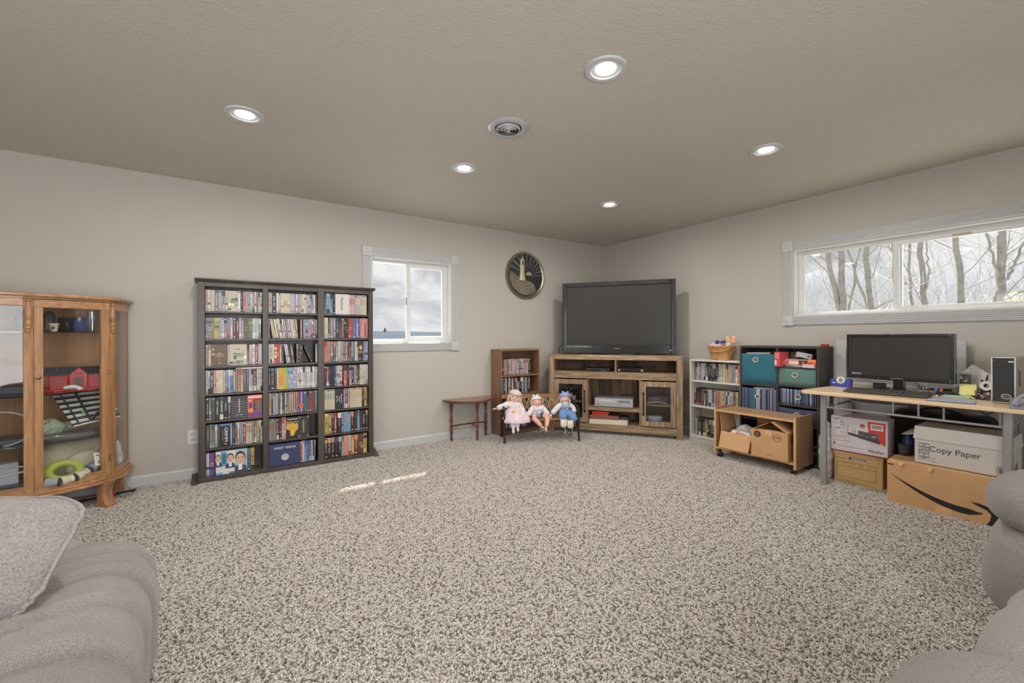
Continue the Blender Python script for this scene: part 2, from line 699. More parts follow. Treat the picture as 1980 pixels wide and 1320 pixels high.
# ------------------------------------------------------------------ windows (local frame: x to the right seen from the room, y outwards)
def casing(parent, x0, x1, z0, z1, w=0.085, d=0.019):
    """fluted casing boards with rosette blocks round an opening"""
    def flute(name, a0, a1, b0, b1, vert):
        g = G()
        g.box(a0, a1, -d * 0.62, 0, b0, b1)
        n = 6
        lo, hi = (a0, a1) if vert else (b0, b1)
        st = (hi - lo) / n
        for i in range(n):
            p, q = lo + st * (i + 0.14), lo + st * (i + 0.80)
            if vert:
                g.prism([(p, -d * 0.62), (q, -d * 0.62), (q - st * .16, -d), (p + st * .16, -d)][::-1], b0, b1, axis='z')
            else:
                g.prism([(-d * 0.62, p), (-d, p + st * .16), (-d, q - st * .16), (-d * 0.62, q)], a0, a1, axis='x')
        return g.obj(name, WHITE_TRIM, parent)
    flute('casing', x0, x1, z1, z1 + w, False)
    flute('casing', x0, x1, z0 - w, z0, False)
    flute('casing', x0 - w, x0, z0, z1, True)
    flute('casing', x1, x1 + w, z0, z1, True)
    for cx in (x0 - w / 2, x1 + w / 2):
        for cz in (z0 - w / 2, z1 + w / 2):
            e = w / 2 + 0.004
            g = G().box(cx - e, cx + e, -d - 0.006, 0, cz - e, cz + e)
            o = g.obj('corner_block', WHITE_TRIM, parent, bevel=0.003)
            k = G()
            k.lathe([(0.030, 0.0), (0.030, 0.004), (0.025, 0.0055), (0.022, 0.002), (0.014, 0.002), (0.010, 0.006), (0.0, 0.007)], 20, (cx, -d - 0.006, cz), axis='y')
            k.obj('rosette', WHITE_TRIM, o)


def ring(name, parent, x0, x1, z0, z1, w, y0, y1, mat, bottom=None, bevel=0.003):
    """a rectangular frame"""
    bt = w if bottom is None else bottom
    g = G()
    g.box(x0, x0 + w, y0, y1, z0, z1).box(x1 - w, x1, y0, y1, z0, z1)
    g.box(x0 + w, x1 - w, y0, y1, z1 - w, z1).box(x0 + w, x1 - w, y0, y1, z0, z0 + bt)
    return g.obj(name, mat, parent, bevel=bevel)


def pane(parent, x0, x1, z0, z1, y, mat=WGLASS):
    return G().box(x0, x1, y, y + 0.004, z0, z1).obj('pane', mat, parent)


LABEL_TAN = plain('tan_sticker', (186, 160, 132), 0.7)
# window_1 on the back wall
w1 = thing('window_1', 'small square white sliding window with fluted trim beside the media tower', 'window', (0, YA, 0), 0, kind='structure')
x0, x1, z0, z1 = WA
casing(w1, x0, x1, z0, z1)
ring('jamb', w1, x0, x1, z0, z1, 0.012, 0.0, TH, VINYL)
ring('outer_frame', w1, x0 + 0.012, x1 - 0.012, z0 + 0.012, z1 - 0.012, 0.028, 0.075, 0.15, VINYL)
f = ring('fixed_sash', w1, x0 + 0.016, 1.625, z0 + 0.018, z1 - 0.020, 0.014, 0.105, 0.135, VINYL)
pane(f, x0 + 0.03, 1.612, z0 + 0.032, z1 - 0.034, 0.118)
f = ring('sliding_sash', w1, 1.600, x1 - 0.028, z0 + 0.022, z1 - 0.028, 0.045, 0.078, 0.108, VINYL)
pane(f, 1.642, x1 - 0.07, z0 + 0.064, z1 - 0.07, 0.092)
G().box(1.590, 1.604, 0.062, 0.080, 1.50, 1.575).obj('latch', GREY, f, bevel=0.002)

# window_2 on the right wall: local x = -world y
w2 = thing('window_2', 'long low white sliding window with fluted trim above the computer desk', 'window', (XB, 0, 0), R(-90), kind='structure')
x0, x1, z0, z1 = -WB[1], -WB[0], WB[2], WB[3]
casing(w2, x0, x1, z0, z1)
ring('jamb', w2, x0, x1, z0, z1, 0.012, 0.0, TH, VINYL)
ring('outer_frame', w2, x0 + 0.012, x1 - 0.012, z0 + 0.010, z1 - 0.012, 0.026, 0.07, 0.15, VINYL)
f = ring('fixed_sash', w2, x0 + 0.03, -1.098, z0 + 0.010, z1 - 0.024, 0.018, 0.105, 0.135, VINYL)
pane(f, x0 + 0.05, -1.114, z0 + 0.028, z1 - 0.042, 0.118)
f = ring('sliding_sash', w2, -1.150, -0.02, z0 + 0.014, z1 - 0.03, 0.040, 0.074, 0.104, VINYL)
pane(f, -1.110, -0.06, z0 + 0.054, z1 - 0.07, 0.088)
G().box(-0.80, -0.70, 0.0725, 0.0745, z1 - 0.064, z1 - 0.046).obj('sticker', LABEL_TAN, f)
G().box(-1.082, -1.066, 0.0865, 0.0882, 1.565, 1.585).obj('sticker', LABEL_TAN, f)
f = ring('fixed_sash', w2, -0.06, x1 - 0.03, z0 + 0.010, z1 - 0.024, 0.018, 0.105, 0.135, VINYL)
pane(f, -0.04, x1 - 0.05, z0 + 0.028, z1 - 0.042, 0.118)

# added_window and the glazed door, behind the camera (added as openings for the fill lamps; they show in reflections)
w3 = thing('added_window', 'added white double window, out of view, for the side fill lamp', 'window', (X0, 0, 0), R(90), kind='structure')
x0, x1, z0, z1 = WL
casing(w3, x0, x1, z0, z1)
ring('outer_frame', w3, x0, x1, z0, z1, 0.04, 0.04, 0.13, VINYL)
G().box(1.02, 1.08, 0.05, 0.12, z0 + .04, z1 - .04).obj('mullion', VINYL, w3)
pane(w3, x0 + .03, 1.03, z0 + .03, z1 - .03, 0.085)
pane(w3, 1.07, x1 - .03, z0 + .03, z1 - .03, 0.085)
d1 = thing('added_door', 'added white three-panel sliding door behind the sofas for the rear fill lamp', 'door', (0, Y0, 0), R(180), kind='structure')
x0, x1, z0, z1 = -WF[1], -WF[0], WF[2], WF[3]
ring('outer_frame', d1, x0, x1, z0, z1, 0.04, 0.02, 0.14, VINYL)
for k in range(3):
    a, b = x0 + .04 + 1.073 * k, x0 + .04 + 1.073 * (k + 1)
    f = ring('sash', d1, a, b, z0 + .03, z1 - .03, 0.075, 0.05 + .02 * (k % 2), 0.09 + .02 * (k % 2), VINYL)
    pane(f, a + .06, b - .06, z0 + .09, z1 - .09, 0.068 + .02 * (k % 2))
G().tube([(x0 + .1, 0.045, .95), (x0 + .1, 0.02, .97), (x0 + .1, 0.02, 1.15), (x0 + .1, 0.045, 1.17)], .009, 8).obj('handle', CHROME, d1)

# ------------------------------------------------------------------ outside
ROOFM = plain('grey_soffit_board', (150, 148, 146), 0.7)
tag(G().box(X0, XB + 1.4, YA + TH, YA + 0.975, 2.345, 2.42).obj('roof_eave', ROOFM), 'grey roof eave outside the small square window', 'roof', kind='structure')
tag(G().box(XB + TH, XB + 0.545, Y0, YA + TH, 2.345, 2.42).obj('roof_eave', ROOFM), 'grey roof eave outside the long low window', 'roof', kind='structure')
SIDING = plain('pale_grey_siding', (176, 180, 184), 0.75, var=0.08, vscale=8, bmp=0.4, bscale=60)
tag(G().box(2.098, 2.24, YA + TH, YA + 0.205, 0.9, 2.2).obj('exterior_trim', SIDING), 'pale exterior trim board beside the small square window', 'trim', kind='structure')

GRASS = plain('winter_ground', (170, 170, 150), 0.95, var=0.2, vscale=0.6, k=.5)
tag(G().box(-60, 120, YA + TH + 0.02, 140, -0.4, -0.05).obj('ground_outside', GRASS), 'pale winter ground outside the windows', 'ground', kind='structure')
tag(G().box(XB + TH + 0.02, 120, -60, YA + TH + 0.02, -0.4, -0.05).obj('ground_outside', GRASS), 'pale winter ground outside the long window', 'ground', kind='structure')


def ridge(name, label, pts, depth, mat):
    """a long hill: a ridge line with slopes falling to both sides; pts = (x, y, height)"""
    vs, fs = [], []
    n = len(pts)
    for i, (x, y, h) in enumerate(pts):
        a = pts[max(0, i - 1)]
        b = pts[min(n - 1, i + 1)]
        t = Vector((b[0] - a[0], b[1] - a[1], 0)).normalized()
        nn = Vector((-t.y, t.x, 0)) * depth
        for k, (o, z) in enumerate(((-1.0, -0.3), (-0.55, h * .62), (0, h), (0.55, h * .6), (1.0, -0.3))):
            vs.append((x + nn.x * o, y + nn.y * o, z + (noise.noise(Vector((x * .05, k, o))) * h * .08 if 0 < k < 4 else 0)))
    for i in range(n - 1):
        for k in range(4):
            fs.append((i * 5 + k, (i + 1) * 5 + k, (i + 1) * 5 + k + 1, i * 5 + k + 1))
    g = G().add(vs, fs, smooth=True)
    return tag(g.obj(name, mat), label, 'hill', kind='structure')


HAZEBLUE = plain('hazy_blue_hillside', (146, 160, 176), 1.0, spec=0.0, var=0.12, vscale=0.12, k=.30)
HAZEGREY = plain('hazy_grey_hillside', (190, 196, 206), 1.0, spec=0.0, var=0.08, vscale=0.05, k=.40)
# distances: ridge north of the house (small window) and east of it (long window)
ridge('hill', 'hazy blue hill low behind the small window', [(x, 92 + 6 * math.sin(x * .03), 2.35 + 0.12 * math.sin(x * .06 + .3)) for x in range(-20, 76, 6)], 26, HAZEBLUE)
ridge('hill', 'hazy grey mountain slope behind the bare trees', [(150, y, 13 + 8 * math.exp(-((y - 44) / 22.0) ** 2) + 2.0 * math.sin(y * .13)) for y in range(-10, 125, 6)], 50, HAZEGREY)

BARK = plain('glare_grey_bark', (158, 156, 154), 0.9, var=0.2, vscale=7.0, bmp=0.5, bscale=16)  # window glare haze is put into this bark colour
TWIG = plain('glare_twig_bark', (166, 163, 161), 0.9, var=0.12)  # twigs paled by the same painted glare haze
rnd = random.Random(5)


def grow(g, p, d, ln, r, depth):
    pts = [p]
    for i in range(5):
        d = (d + Vector((rnd.uniform(-.16, .16), rnd.uniform(-.16, .16), rnd.uniform(-.05, .13)))).normalized()
        p = p + d * ln / 5
        pts.append(p)
    g.tube(pts, [r * (1 - .13 * i) for i in range(6)], 5)
    if depth:
        for i in range(2, 6):
            if rnd.random() < 0.8:
                a = rnd.uniform(0, 6.283)
                side = Vector((math.cos(a), math.sin(a), rnd.uniform(.1, .7)))
                grow(g, pts[i], (d * .55 + side * .75).normalized(), ln * rnd.uniform(.42, .66), r * .42, depth - 1)


def bare_tree(label, trunks, nbr, seed, zb=(1.4, 4.6)):
    """trunks: list of (points, radius at foot, radius at top)"""
    global rnd
    rnd = random.Random(seed)
    f = trunks[0][0][0]
    t = thing('bare_tree', label, 'tree', (f[0], f[1], -0.05), group=None)
    o = Vector((f[0], f[1], -0.05))
    gb = G()
    for pts, r0, r1 in trunks:
        g = G()
        q = [Vector(p) - o for p in pts]
        fine = []
        for a, b in zip(q, q[1:]):
            for k in range(5):
                fine.append(a.lerp(b, k / 5) + Vector((rnd.uniform(-.02, .02), rnd.uniform(-.02, .02), 0)))
        fine.append(q[-1])
        n = len(fine)
        g.tube(fine, [r0 + (r1 - r0) * i / (n - 1) for i in range(n)], 9)
        g.obj('trunk', BARK, t)
        for k in range(nbr):
            i = rnd.randrange(n // 5, n)
            if not zb[0] < fine[i].z < zb[1]:
                continue
            a = rnd.uniform(0, 6.283)
            grow(gb, fine[i], Vector((math.cos(a) * .7, math.sin(a), rnd.uniform(.35, 1.1))).normalized(), rnd.uniform(.9, 2.0), (r0 + r1) * .10, 2)
    if gb.v:
        gb.obj('branches', TWIG, t)
    return t


def seg(x, a, b, foot=True):
    """trunk through two heights given as (y, z) on the plane x, carried down to the ground"""
    (y0, z0), (y1, z1) = a, b
    k = (y1 - y0) / (z1 - z0)
    pts = [(x, y0 - k * (z0 + 0.05), -0.05), (x, y0, z0), (x + .1, y1, z1), (x + .1, y1 + k * 2.6, z1 + 2.6)]
    return pts


bare_tree('slanting twin-stemmed bare tree nearest the far end of the long window', [(seg(11.0, (3.66, 1.68), (3.913, 3.043)), 0.062, 0.048), (seg(11.0, (3.585, 1.676), (3.655, 3.046)), 0.067, 0.052)], 10, 3)
bare_tree('thin crooked bare tree between the twin-stemmed tree and a thick straight trunk', [(seg(12.5, (3.61, 1.85), (4.006, 3.255)), 0.03, 0.023), (seg(12.5, (3.94, 1.767), (3.772, 3.241)), 0.028, 0.021)], 10, 4)
bare_tree('thick straight bare trunk in the middle of the narrow pane', [(seg(10.5, (2.984, 1.634), (3.069, 2.931)), 0.056, 0.043)], 8, 5)
bare_tree('bare tree trunk partly hidden by the window meeting stile', [(seg(11.5, (2.818, 1.681), (2.904, 3.109)), 0.053, 0.041)], 8, 6)
bare_tree('slender leaning trunk just past the window meeting stile', [(seg(13.0, (2.933, 1.81), (3.008, 3.219)), 0.033, 0.025)], 7, 7)
bare_tree('bare trunk with a thin side stem at the wide pane edge', [(seg(10.8, (2.257, 1.69), (2.346, 2.941)), 0.053, 0.041), ([(10.8, 2.243, 1.959), (10.8, 2.204, 2.343), (10.8, 2.224, 2.727), (10.9, 2.205, 3.495)], 0.014, 0.008)], 8, 8)
bare_tree('bare trunk standing alone in the middle of the wide pane', [(seg(10.0, (1.654, 1.644), (1.723, 2.796)), 0.052, 0.04)], 7, 9)
bare_tree('many-branched bare tree with a thick forked trunk by the yellow-green bush', [(seg(9.5, (1.177, 1.614), (1.154, 2.714)), 0.055, 0.043), ([(9.5, 1.183, 1.86), (9.5, 1.21, 2.224), (9.5, 1.298, 2.587), (9.6, 1.413, 3.314)], 0.021, 0.011), ([(9.5, 1.167, 1.859), (9.5, 1.053, 2.084), (9.5, 1.0, 2.309), (9.6, 0.833, 2.759)], 0.021, 0.011)], 14, 10)

# dry brush behind and between the trunks, the bush, and the lone tree on the far hill
rnd = random.Random(77)
gb = G()
for k in range(520):
    x = rnd.uniform(13.0, 17.5)
    y = rnd.uniform(-2.0, 8.5)
    p = Vector((x, y, rnd.uniform(-0.05, 0.3)))
    d = Vector((rnd.uniform(-.25, .25), rnd.uniform(-.3, .3), 1)).normalized()
    pts = [p]
    top = rnd.uniform(1.9, 3.6)
    for i in range(7):
        d = (d + Vector((rnd.uniform(-.14, .14), rnd.uniform(-.18, .18), .05))).normalized()
        p = p + d * top / 7
        pts.append(p)
    gb.tube(pts, [0.011, 0.010, 0.008, 0.007, 0.006, 0.005, 0.004, 0.003], 3)
    for i in (3, 4, 5):
        q = pts[i]
        e = q + Vector((rnd.uniform(-.3, .3), rnd.uniform(-.4, .4), rnd.uniform(.2, .6)))
        gb.tube([q, q.lerp(e, .5) + Vector((0, 0, .05)), e], [.006, .005, .003], 3)
DRY = plain('dry_brush_stems', (186, 186, 190), 0.9, var=0.1)
tag(gb.obj('brush', DRY), 'pale leafless brush filling the gaps behind the bare trees', 'brush', kind='stuff')

g = G()
for k in range(2600):
    a, b = rnd.uniform(0, 6.283), rnd.uniform(-1, 1)
    rr = rnd.uniform(.55, 1.0)
    p = Vector((14.2 + 0.8 * rr * math.cos(a) * math.sqrt(1 - b * b), 1.42 + 0.62 * rr * math.sin(a) * math.sqrt(1 - b * b), 1.15 + 1.0 * rr * b))
    u = Vector((rnd.uniform(-1, 1), rnd.uniform(-1, 1), rnd.uniform(-1, 1))).normalized() * .05
    w = u.orthogonal().normalized() * .03
    g.add([p - u, p + w, p + u, p - w], [(0, 1, 2, 3)])
t = thing('bush', 'yellow-green leafy bush beside the forked bare tree', 'bush', (14.2, 1.42, -0.05))
g.T = Matrix.Identity(4)
for i, p in enumerate(g.v):
    g.v[i] = p - Vector((14.2, 1.42, -0.05))
g.obj('foliage', plain('yellow_green_leaves', (176, 176, 146), 0.9, var=0.2), t)
g = G()
for k in range(7):
    a = k * .9
    g.tube([(0, 0, 0), (.1 * math.cos(a), .1 * math.sin(a), .5), (.4 * math.cos(a), .35 * math.sin(a), 1.4)], [.02, .015, .008], 5)
g.obj('stems', TWIG, t)

t = thing('conifer_tree', 'tiny dark conifer alone on the far hill crest behind the small window', 'tree', (29.5, 95.0, 1.9))
G().tube([(0, 0, -0.4), (0, 0, 0.8)], .06, 6).obj('trunk', BARK, t)
DKGREEN = plain('dark_conifer_needles', (92, 98, 100), 1.0, var=.2)
g = G()
for k in range(4):
    g.lathe([(0.55 - .11 * k, .3 + .25 * k), (.0, .72 + .25 * k)], 9, m=0, smooth=False)
g.obj('foliage', DKGREEN, t)

# ------------------------------------------------------------------ ceiling fixtures
LENS = emit_mat('warm_lamp_lens', (1.0, 0.955, 0.88), 3.2)
TRIM_GREY = plain('white_light_trim', (188, 190, 194), 0.4, var=0.02)


def downlight(x, y, label, lit=True):
    t = thing('recessed_light', label, 'ceiling light', (x, y, H), 0, 'recessed lights in the ceiling')
    G().lathe([(0.100, 0.0), (0.098, -0.008), (0.084, -0.011), (0.073, -0.008), (0.073, -0.004), (0.100, 0.0)][::-1], 40, cap=False).obj('trim_ring', TRIM_GREY, t)
    g = G().lathe([(0.073, -0.008), (0.070, -0.002), (0.058, -0.0012), (0.050, -0.001)], 40, cap=False)
    g.obj('baffle', plain('white_baffle', (222, 222, 224), 0.35, var=.01), t)
    G().lathe([(0.050, -0.0006), (0.049, -0.0045), (0.030, -0.006), (0.0, -0.0065)][::-1], 32).obj('lens', LENS, t)
    l = bpy.data.lights.new('recessed_lamp', 'AREA')
    l.shape = 'DISK'
    l.size = 0.10
    l.energy = LAMP_W
    l.color = LAMP_COL
    l.spread = R(176)
    o = bpy.data.objects.new('recessed_lamp', l)
    o.location = (x, y, H - 0.012)
    COL.objects.link(o)


downlight(0.09, 2.886, 'round recessed ceiling light above the carpet between cabinet and media tower')
downlight(1.505, 2.882, 'round recessed ceiling light facing the small square window')
downlight(3.10, 2.895, 'round recessed ceiling light nearest the corner with the television')
downlight(1.516, 1.437, 'round recessed ceiling light in mid room, largest, beyond the air vent')
downlight(3.10, 1.447, 'round recessed ceiling light closest to the long low window')
downlight(0.09, 1.437, 'round recessed ceiling light over the grey sofa corner')

t = thing('ceiling_vent', 'round white ceiling air vent with concentric rings between the recessed lights', 'vent', (1.44, 2.172, H))
VENTM = plain('white_vent_metal', (182, 184, 187), 0.32, metal=0.2, var=.03)
G().lathe([(0.126, 0.0), (0.128, -0.006), (0.116, -0.013), (0.098, -0.017), (0.084, -0.012), (0.080, 0.0)][::-1], 40, cap=False).obj('flange', VENTM, t)
G().lathe([(0.084, -0.0012), (0.0, -0.001)], 32).obj('duct_opening', plain('dark_duct', (30, 28, 26), 0.9), t)
for r in (0.064, 0.044, 0.026):
    G().lathe([(r, -0.028 + r * .1), (r + 0.010, -0.010), (r + .0085, -0.0095), (r - 0.0015, -0.027 + r * .1)], 32, cap=False).obj('ring', VENTM, t)
G().lathe([(0.0, -0.030), (0.012, -0.029), (0.013, -0.022), (0.0, -0.021)], 16).obj('hub', VENTM, t)
for k in range(3):
    a = R(25 + 120 * k)
    G().tube([(0.010 * math.cos(a), 0.010 * math.sin(a), -0.024), (0.084 * math.cos(a), 0.084 * math.sin(a), -0.012)], 0.0025, 6).obj('spoke', VENTM, t)


def outlet(x, z, parent_loc, rz, label):
    t = thing('wall_outlet', label, 'outlet', parent_loc, rz)
    G().box(x - 0.036, x + 0.036, -0.006, 0, z - 0.058, z + 0.058).obj('plate', VINYL, t, bevel=0.003)
    for dz in (-0.021, 0.021):
        f = G().box(x - 0.017, x + 0.017, -0.0085, -0.005, z + dz - 0.014, z + dz + 0.014).obj('receptacle', WHITE_TRIM, t, bevel=0.003)
        G().box(x - .007, x - .005, -.009, -.0083, z + dz - .002, z + dz + .006).box(x + .005, x + .007, -.009, -.0083, z + dz - .002, z + dz + .006).obj('slots', INK, f)
    return t


outlet(0, 0, (-0.232, YA, 0.345), 0, 'white wall outlet half hidden behind the media tower')
outlet(0, 0, (XB, 3.00, 0.32), R(-90), 'white wall outlet between the television stand and the white bookcase')

# lighthouse wall plate
t = thing('lighthouse_wall_plate', 'round metal relief plate of a lighthouse hanging on the wall', 'wall plate', (3.115, YA, 1.918))
PEWTER = plain('brushed_pewter', (142, 134, 122), 0.3, metal=0.85, var=0.12, vscale=5)
SEA = plain('dark_sea_enamel', (62, 64, 62), 0.3, metal=0.5, var=0.15, vscale=20)
CREAM = plain('cream_enamel', (186, 172, 140), 0.4, metal=0.15, var=0.08)
G().lathe([(0.296, 0.0), (0.298, 0.018), (0.288, 0.030), (0.268, 0.026), (0.258, 0.018)], 56, axis='y', cap=False).obj('rim', PEWTER, t)
G().lathe([(0.262, 0.002), (0.262, 0.017), (0.0, 0.0175)], 56, axis='y').obj('backdrop_disc', SEA, t)
sun_c = Vector((0.045, 0, 0.005))
RAY = plain('grey_ray_enamel', (112, 114, 112), 0.35, metal=0.5)
g = G()
for k in range(11):
    a = R(4 + k * 15.5)
    da = R(3.6 if k % 2 else 2.4)
    def edge(an):
        d = Vector((math.cos(an), 0, math.sin(an)))
        b = sun_c.dot(d)
        s_ = -b + math.sqrt(max(0, b * b - sun_c.length_squared + 0.255 ** 2))
        return sun_c + d * s_
    p, q = edge(a - da), edge(a + da)
    s0 = sun_c + Vector((math.cos(a), 0, math.sin(a))) * .055
    g.add([(s0.x, -0.0178, s0.z), (p.x, -0.0178, p.z), (q.x, -0.0178, q.z)], [(0, 1, 2)])
g.obj('sun_rays', RAY, t)
pts = [(0.045 + 0.045 * math.cos(R(a)), 0.005 + 0.045 * math.sin(R(a))) for a in range(0, 181, 12)]
G().prism(pts, -0.022, -0.0175, axis='y').obj('rising_sun', plain('pale_sun_enamel', (170, 166, 158), .35, metal=.4), t)
g = G()
for k in range(9):
    z = -0.02 - k * 0.022
    w = math.sqrt(0.25 ** 2 - z * z)
    g.tube([(-w + 2 * w * i / 16, -0.0185, z + .005 * math.sin(i * 1.3 + k)) for i in range(17)], .0045, 5, flat=.5)
g.obj('waves', plain('wave_relief', (88, 90, 88), .3, metal=.5), t)
rock = [(-0.235, 0.04), (-0.25, -0.06), (-0.20, -0.155), (-0.12, -0.225), (-0.02, -0.253), (0.07, -0.243), (0.15, -0.205), (0.205, -0.155), (0.15, -0.175), (0.135, -0.12), (0.10, -0.09), (0.06, -0.065), (-0.08, -0.052), (-0.13, -0.01), (-0.18, 0.02)]
G().prism(rock, -0.026, -0.017, axis='y').obj('rocks', PEWTER, t, bevel=0.004)
g = G()
for k, (x0_, x1_, z_) in enumerate(((-.15, .08, -.075), (-.16, .11, -.105), (-.13, .13, -.14), (-.10, .14, -.175), (-.05, .10, -.21))):
    g.tube([(x0_ + (x1_ - x0_) * i / 8, -0.0265, z_ + .012 * math.sin(i * .7 + k)) for i in range(9)], .007, 5, flat=.6)
g.obj('rock_ridges', CREAM, t)
lh = G().lathe([(0.052, -0.065), (0.036, 0.02), (0.032, 0.075), (0.037, 0.08), (0.037, 0.088), (0.031, 0.09), (0.031, 0.105), (0.042, 0.108), (0.042, 0.118), (0.030, 0.12), (0.030, 0.178), (0.040, 0.182), (0.022, 0.205), (0.003, 0.222), (0.003, 0.25), (0.0, 0.251)], 16, (-0.055, -0.018, 0), squash=(1, .45))
lh.obj('lighthouse', CREAM, t)
G().box(-0.064, -0.046, -0.034, -0.03, 0.126, 0.172).obj('lantern_window', SEA, t)

# ------------------------------------------------------------------ discs, box sets and the shelves that hold them
PAL = {
    'k': ((40, 38, 38), 'black'), 'K': ((74, 71, 68), 'charcoal'), 'g': ((120, 116, 112), 'grey'), 'G': ((168, 163, 160), 'pale grey'),
    'w': ((206, 201, 196), 'white'), 'c': ((192, 180, 154), 'cream'), 'r': ((168, 54, 50), 'red'), 'R': ((204, 116, 102), 'salmon'),
    'p': ((198, 150, 158), 'pink'), 'o': ((212, 124, 66), 'orange'), 'y': ((190, 162, 76), 'yellow'), 't': ((166, 130, 94), 'tan'),
    'b': ((62, 84, 140), 'blue'), 'B': ((110, 150, 184), 'light blue'), 'n': ((46, 50, 84), 'navy'), 'l': ((166, 158, 186), 'lilac'),
    'v': ((98, 62, 128), 'violet'), 'e': ((82, 112, 76), 'green'), 'E': ((138, 152, 122), 'sage'), 'm': ((98, 48, 52), 'maroon'),
    's': ((104, 74, 54), 'brown'), 'q': ((76, 124, 130), 'teal'),
}
ORD = ['first', 'second', 'third', 'fourth', 'fifth', 'sixth', 'seventh', 'eighth', 'ninth', 'tenth', 'eleventh', 'twelfth', 'thirteenth', 'fourteenth', 'fifteenth',
       'sixteenth', 'seventeenth', 'eighteenth', 'nineteenth', 'twentieth', 'twenty-first', 'twenty-second', 'twenty-third', 'twenty-fourth', 'twenty-fifth',
       'twenty-sixth', 'twenty-seventh', 'twenty-eighth', 'twenty-ninth', 'thirtieth']


def pc(ch, j=0.0, rnd=random):
    c = PAL[ch][0]
    k = 1 + rnd.uniform(-j, j)
    mu = sum(c) / 3 * .55 + 128 * .45
    return rgb(*[min(255, (x * .74 + mu * .26) * k) for x in c])


def spine(w, h, d, base, acc, rnd, plastic=True):
    """one case seen by its spine: body, printed sleeve, title strokes and a small mark at the foot"""
    g = G()
    e = 0.0006
    bc = pc(base, .08, rnd)
    ac = pc(acc, .10, rnd)
    body = bc if not plastic or rnd.random() < .55 else rgb(52, 50, 50)
    g.box(e, w - e, 0.0006, d, 0.0005, h, c=body)
    in_ = w * .07
    y = 0.0
    # sleeve: a run of bands from foot to head
    z = 0.004
    bands = [(0.12, bc), (0.62, bc), (0.14, bc)]
    st = rnd.random()
    if st < .3:
        bands = [(0.14, bc), (0.60, bc), (0.26, ac)]
    elif st < .45:
        bands = [(0.22, ac), (0.56, bc), (0.22, bc)]
    elif st < .6:
        bands = [(0.30, bc), (0.10, pc(rnd.choice('kgwscr'), .1, rnd)), (0.6, bc)]
    tot = sum(b[0] for b in bands)
    zz = z
    for f, c in bands:
        z2 = zz + f / tot * (h - .006)
        g.fr(in_, w - in_, zz, z2, y, c=c)
        zz = z2
    # title strokes
    zt, zb = h * rnd.uniform(.74, .9), h * rnd.uniform(.22, .34)
    tw = w * rnd.uniform(.22, .36)
    z = zb
    while z < zt:
        hh = rnd.uniform(.0035, .009)
        if rnd.random() < .82:
            o = rnd.uniform(-.08, .08) * w
            g.fr(w / 2 - tw / 2 + o, w / 2 + tw / 2 + o, z, min(zt, z + hh), y - .0003, c=ac)
        z += hh + rnd.uniform(.001, .0035)
    if rnd.random() < .7:
        g.fr(w * .3, w * .7, .010, .018, y - .0003, c=rgb(214, 210, 206) if base in 'kKnmsbvgre' else rgb(60, 58, 58))
    if rnd.random() < .35:
        g.fr(w * .18, w * .82, h * .90, h * .965, y - .0003, c=pc(rnd.choice('wrokBc'), .1, rnd))
    return g


def cover(w, h, d, base, acc, rnd):
    """a broad box set seen by its printed side"""
    g = G()
    bc, ac = pc(base, .05, rnd), pc(acc, .05, rnd)
    g.box(0, w, 0.0006, d, 0, h, c=bc)
    g.fr(w * .02, w * .98, h * .01, h * .99, 0, c=bc)
    n = max(1, round(w / .022))
    for i in range(n):
        for k in range(4):
            if rnd.random() < .55:
                a, b = w * (i + .08) / n, w * (i + .92) / n
                z = h * (.06 + .22 * k)
                c = pc(rnd.choice([base, acc, acc, base]), .35, rnd)
                g.fr(a, b, z, z + h * rnd.uniform(.05, .17), -.0003, c=c)
    for k in range(2):
        z = h * (.42 + .1 * k)
        g.fr(w * .2, w * .8, z, z + h * .045, -.0006, c=ac)
    return g


def slips(n, w, h, d, base, acc, rnd):
    """a sleeve of several slim cases, still one boxed set"""
    g = G()
    g.box(0, w, .0008, d, 0, h, c=rgb(70, 66, 64))
    for i in range(n):
        a, b = w * i / n + .0005, w * (i + 1) / n - .0005
        g.box(a, b, 0, .004, .001, h * .985, c=pc(base, .05, rnd))
        g.fr(a + (b - a) * .3, b - (b - a) * .3, h * .5, h * .8, -.0003, c=pc(acc, .1, rnd))
        g.fr(a + (b - a) * .15, b - (b - a) * .15, h * .90, h * .965, -.0003, c=pc(rnd.choice('kreobG'), .1, rnd))
    return g


def row_text(t, body, size, mat, w, h, x=.5, z=.5, vert=True, sx=1.0):
    rot = (R(90), R(90), 0) if vert else (R(90), 0, 0)
    return text(body, size, mat, t, (w * x, -.0012, h * z), rot, ext=.0003, sx=sx)


GOLDINK = plain('gold_ink', (196, 172, 96), .5)
PINKINK = plain('pale_pink_ink', (214, 168, 160), .6)
REDINK = plain('red_ink', (176, 58, 52), .6)


